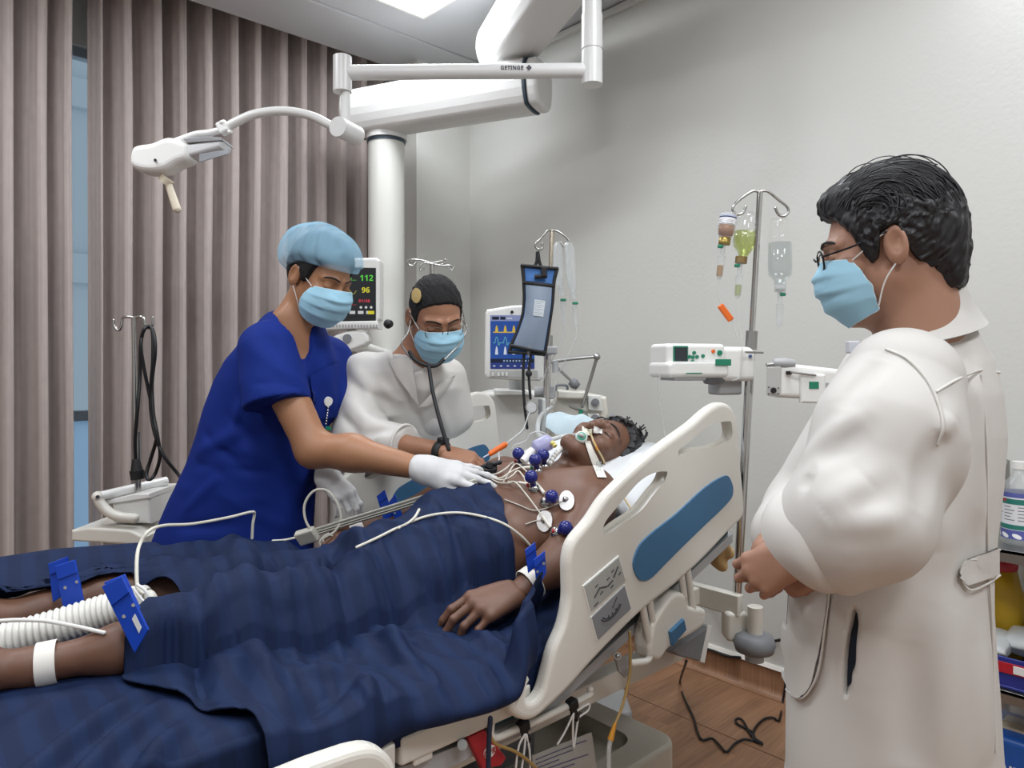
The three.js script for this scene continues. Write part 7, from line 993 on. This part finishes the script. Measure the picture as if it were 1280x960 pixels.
// ================================================================ steel shelf at the head wall
{
  const D = 2.0, yAt = (py) => EYE + (HOR - py) / FOC * D, t = thing('steel_shelf', 'stainless steel supply shelf against the head wall', 'shelf'), x0 = 2.32, x1 = 2.70, z0 = -0.62, z1 = 0.5;
  for (const y of [yAt(684), yAt(856), 0.18]) part(t, 'shelf_board', [box((x0 + x1) / 2, y, (z0 + z1) / 2, x1 - x0, 0.012, z1 - z0, 0.002), box(x0 + 0.004, y - 0.012, (z0 + z1) / 2, 0.008, 0.036, z1 - z0, 0.002), box((x0 + x1) / 2, y - 0.012, z0 + 0.004, x1 - x0, 0.036, 0.008, 0.002)], M.brushed);
  for (const [x, z] of [[x0 + 0.02, z1 - 0.02], [x1 - 0.02, z0 + 0.02], [x0 + 0.02, z0 + 0.02], [x1 - 0.02, z1 - 0.02]]) part(t, 'post', cyl(V(x, 0, z), V(x, yAt(590), z), 0.012, 0.012, 16), M.brushed);
  for (const y of [yAt(592), yAt(636)]) part(t, 'guard_rail', [cyl(V(x0 + 0.02, y, z0 + 0.02), V(x1 - 0.02, y, z0 + 0.02), 0.009)], M.brushed);
  settle(t);
  const yS = yAt(684) + 0.006, b = onX(1275, 684, 2.42), bx = b.x, bz = b.z;
  const sb = thing('saline_bottle', 'clear bottle with green striped label standing on the steel shelf', 'bottle'); part(sb, 'bottle_wall', lathe([[0, 0], [0.042, 0.0], [0.045, 0.008], [0.045, 0.15], [0.038, 0.175], [0.018, 0.195], [0.016, 0.215], [0, 0.215]], V(bx, yS, bz)), M.clearSoft); part(sb, 'cap', cyl(V(bx, yS + 0.215, bz), V(bx, yS + 0.235, bz), 0.019, 0.019), M.white);
  part(sb, 'label', new THREE.CylinderGeometry(0.0458, 0.0458, 0.13, 32, 1, true).translate(bx, yS + 0.085, bz), std(0xffffff, 0.5, 0, { map: canvasTex(512, 256, (c) => { c.fillStyle = '#e4e6ea'; c.fillRect(0, 0, 512, 256); c.fillStyle = '#2c7a70'; c.fillRect(0, 34, 512, 30); c.fillRect(0, 176, 512, 26); c.fillStyle = '#5b63a8'; c.fillRect(0, 205, 512, 51); c.fillRect(0, 0, 512, 26); c.fillStyle = '#fff'; for (let k = 0; k < 9; k++) { c.beginPath(); c.ellipse(40 + k * 58, 238, 22, 12, 0.4, 0, 7); c.fill(); } c.fillStyle = '#b03848'; for (let k = 0; k < 4; k++) c.fillRect(40 + k * 130, 36, 40, 14); c.fillStyle = '#777'; for (let k = 0; k < 5; k++) for (let m = 0; m < 8; m++) c.fillRect(8 + m * 64, 76 + k * 18, 50 - 9 * ((k + m) % 3), 5); }) })); settle(sb);
  const yT = yAt(856) + 0.006, s = onX(1246, 740, 2.55), sx = s.x, sz = s.z, sh = thing('sharps_bin', 'yellow sharps bin with red lid on the steel shelf', 'sharps bin'); part(sh, 'bin', lathe([[0, 0], [0.06, 0], [0.066, 0.02], [0.07, 0.12], [0.074, 0.2], [0.062, 0.225], [0.05, 0.285], [0, 0.285]], V(sx, yT, sz)), M.yellow); part(sh, 'lid', lathe([[0.053, 0.28], [0.055, 0.29], [0.05, 0.32], [0.03, 0.335], [0, 0.337]], V(sx, yT, sz)), M.redPlastic); part(sh, 'lid_handle', tube([V(sx - 0.05, yT + 0.28, sz), V(sx - 0.06, yT + 0.32, sz + 0.03), V(sx - 0.04, yT + 0.33, sz + 0.05)], 0.005), M.redPlastic); settle(sh);
  const tr = thing('supply_tray', 'blue plastic tray holding packed supplies on the steel shelf', 'tray'), tc = onX(1285, 800, 2.42), tz = tc.z; const tb = (x, y, z, sx2, sy, sz2) => box(x, y, z, sx2, sy, sz2, 0.003);
  part(tr, 'tray_body', [tb(2.46, yT + 0.006, tz, 0.26, 0.008, 0.3), tb(2.335, yT + 0.045, tz, 0.006, 0.086, 0.3), tb(2.588, yT + 0.06, tz, 0.006, 0.12, 0.3), tb(2.46, yT + 0.05, tz - 0.148, 0.26, 0.1, 0.006), tb(2.46, yT + 0.05, tz + 0.148, 0.26, 0.1, 0.006)], M.blueTray); part(tr, 'tray_label', [tb(2.330, yT + 0.06, tz - 0.03, 0.002, 0.03, 0.22)], M.redPlastic, 'red label strip'); part(tr, 'label_card', tb(2.328, yT + 0.06, tz + 0.03, 0.002, 0.022, 0.09), M.white); settle(tr);
  for (let k = 0; k < 3; k++) solo('supply_pouch', cushion(V(2.40 + 0.05 * k, yT + 0.10 + 0.01 * k, tz - 0.09 + 0.09 * k), V(1, 0.1, 0).normalize(), V(-0.1, 1, 0).normalize(), 0.07, 0.03, 0.06), phy(0xd9dcdc, 0.25, { transmission: 0.35, thickness: 0 }), ['clear supply pouch at the wall end of the blue tray', 'clear supply pouch in the middle of the blue tray', 'clear supply pouch at the near end of the blue tray'][k], 'pouch', 'supply pouches in the blue tray');
  const yB = 0.186, pk = onX(1278, 930, 2.40), pz = pk.z, wp = thing('wipes_pack', 'blue pack of wipes with white lettering on the lower shelf', 'pack'); part(wp, 'pack', obox(V(2.46, yB + 0.06, pz), V(1, 0, 0), UP, 0.2, 0.12, 0.2, 0.02), std(0x1d56a8, 0.35)); part(wp, 'lettering', lettering('Care', 0.035, basis(V(0, 0, 1), V(0, 1, 0), V(-1, 0, 0), V(2.3585, yB + 0.035, pz - 0.03)), 0.001), M.white); part(wp, 'flap', obox(V(2.46, yB + 0.122, pz), V(1, 0, 0), UP, 0.09, 0.008, 0.12, 0.003), std(0xd8c9b0, 0.5)); settle(wp);
  const bx2 = thing('clear_box', 'clear lidded box with blue edge on the lower shelf', 'box'); part(bx2, 'box_wall', obox(V(2.52, yB + 0.19, pz + 0.02), V(1, 0, 0), UP, 0.16, 0.12, 0.2, 0.012), M.clearSoft); part(bx2, 'lid', obox(V(2.52, yB + 0.252, pz + 0.02), V(1, 0, 0), UP, 0.17, 0.014, 0.21, 0.006), std(0x4a5f9a, 0.4)); settle(bx2);
}
renderer.render(scene, camera);
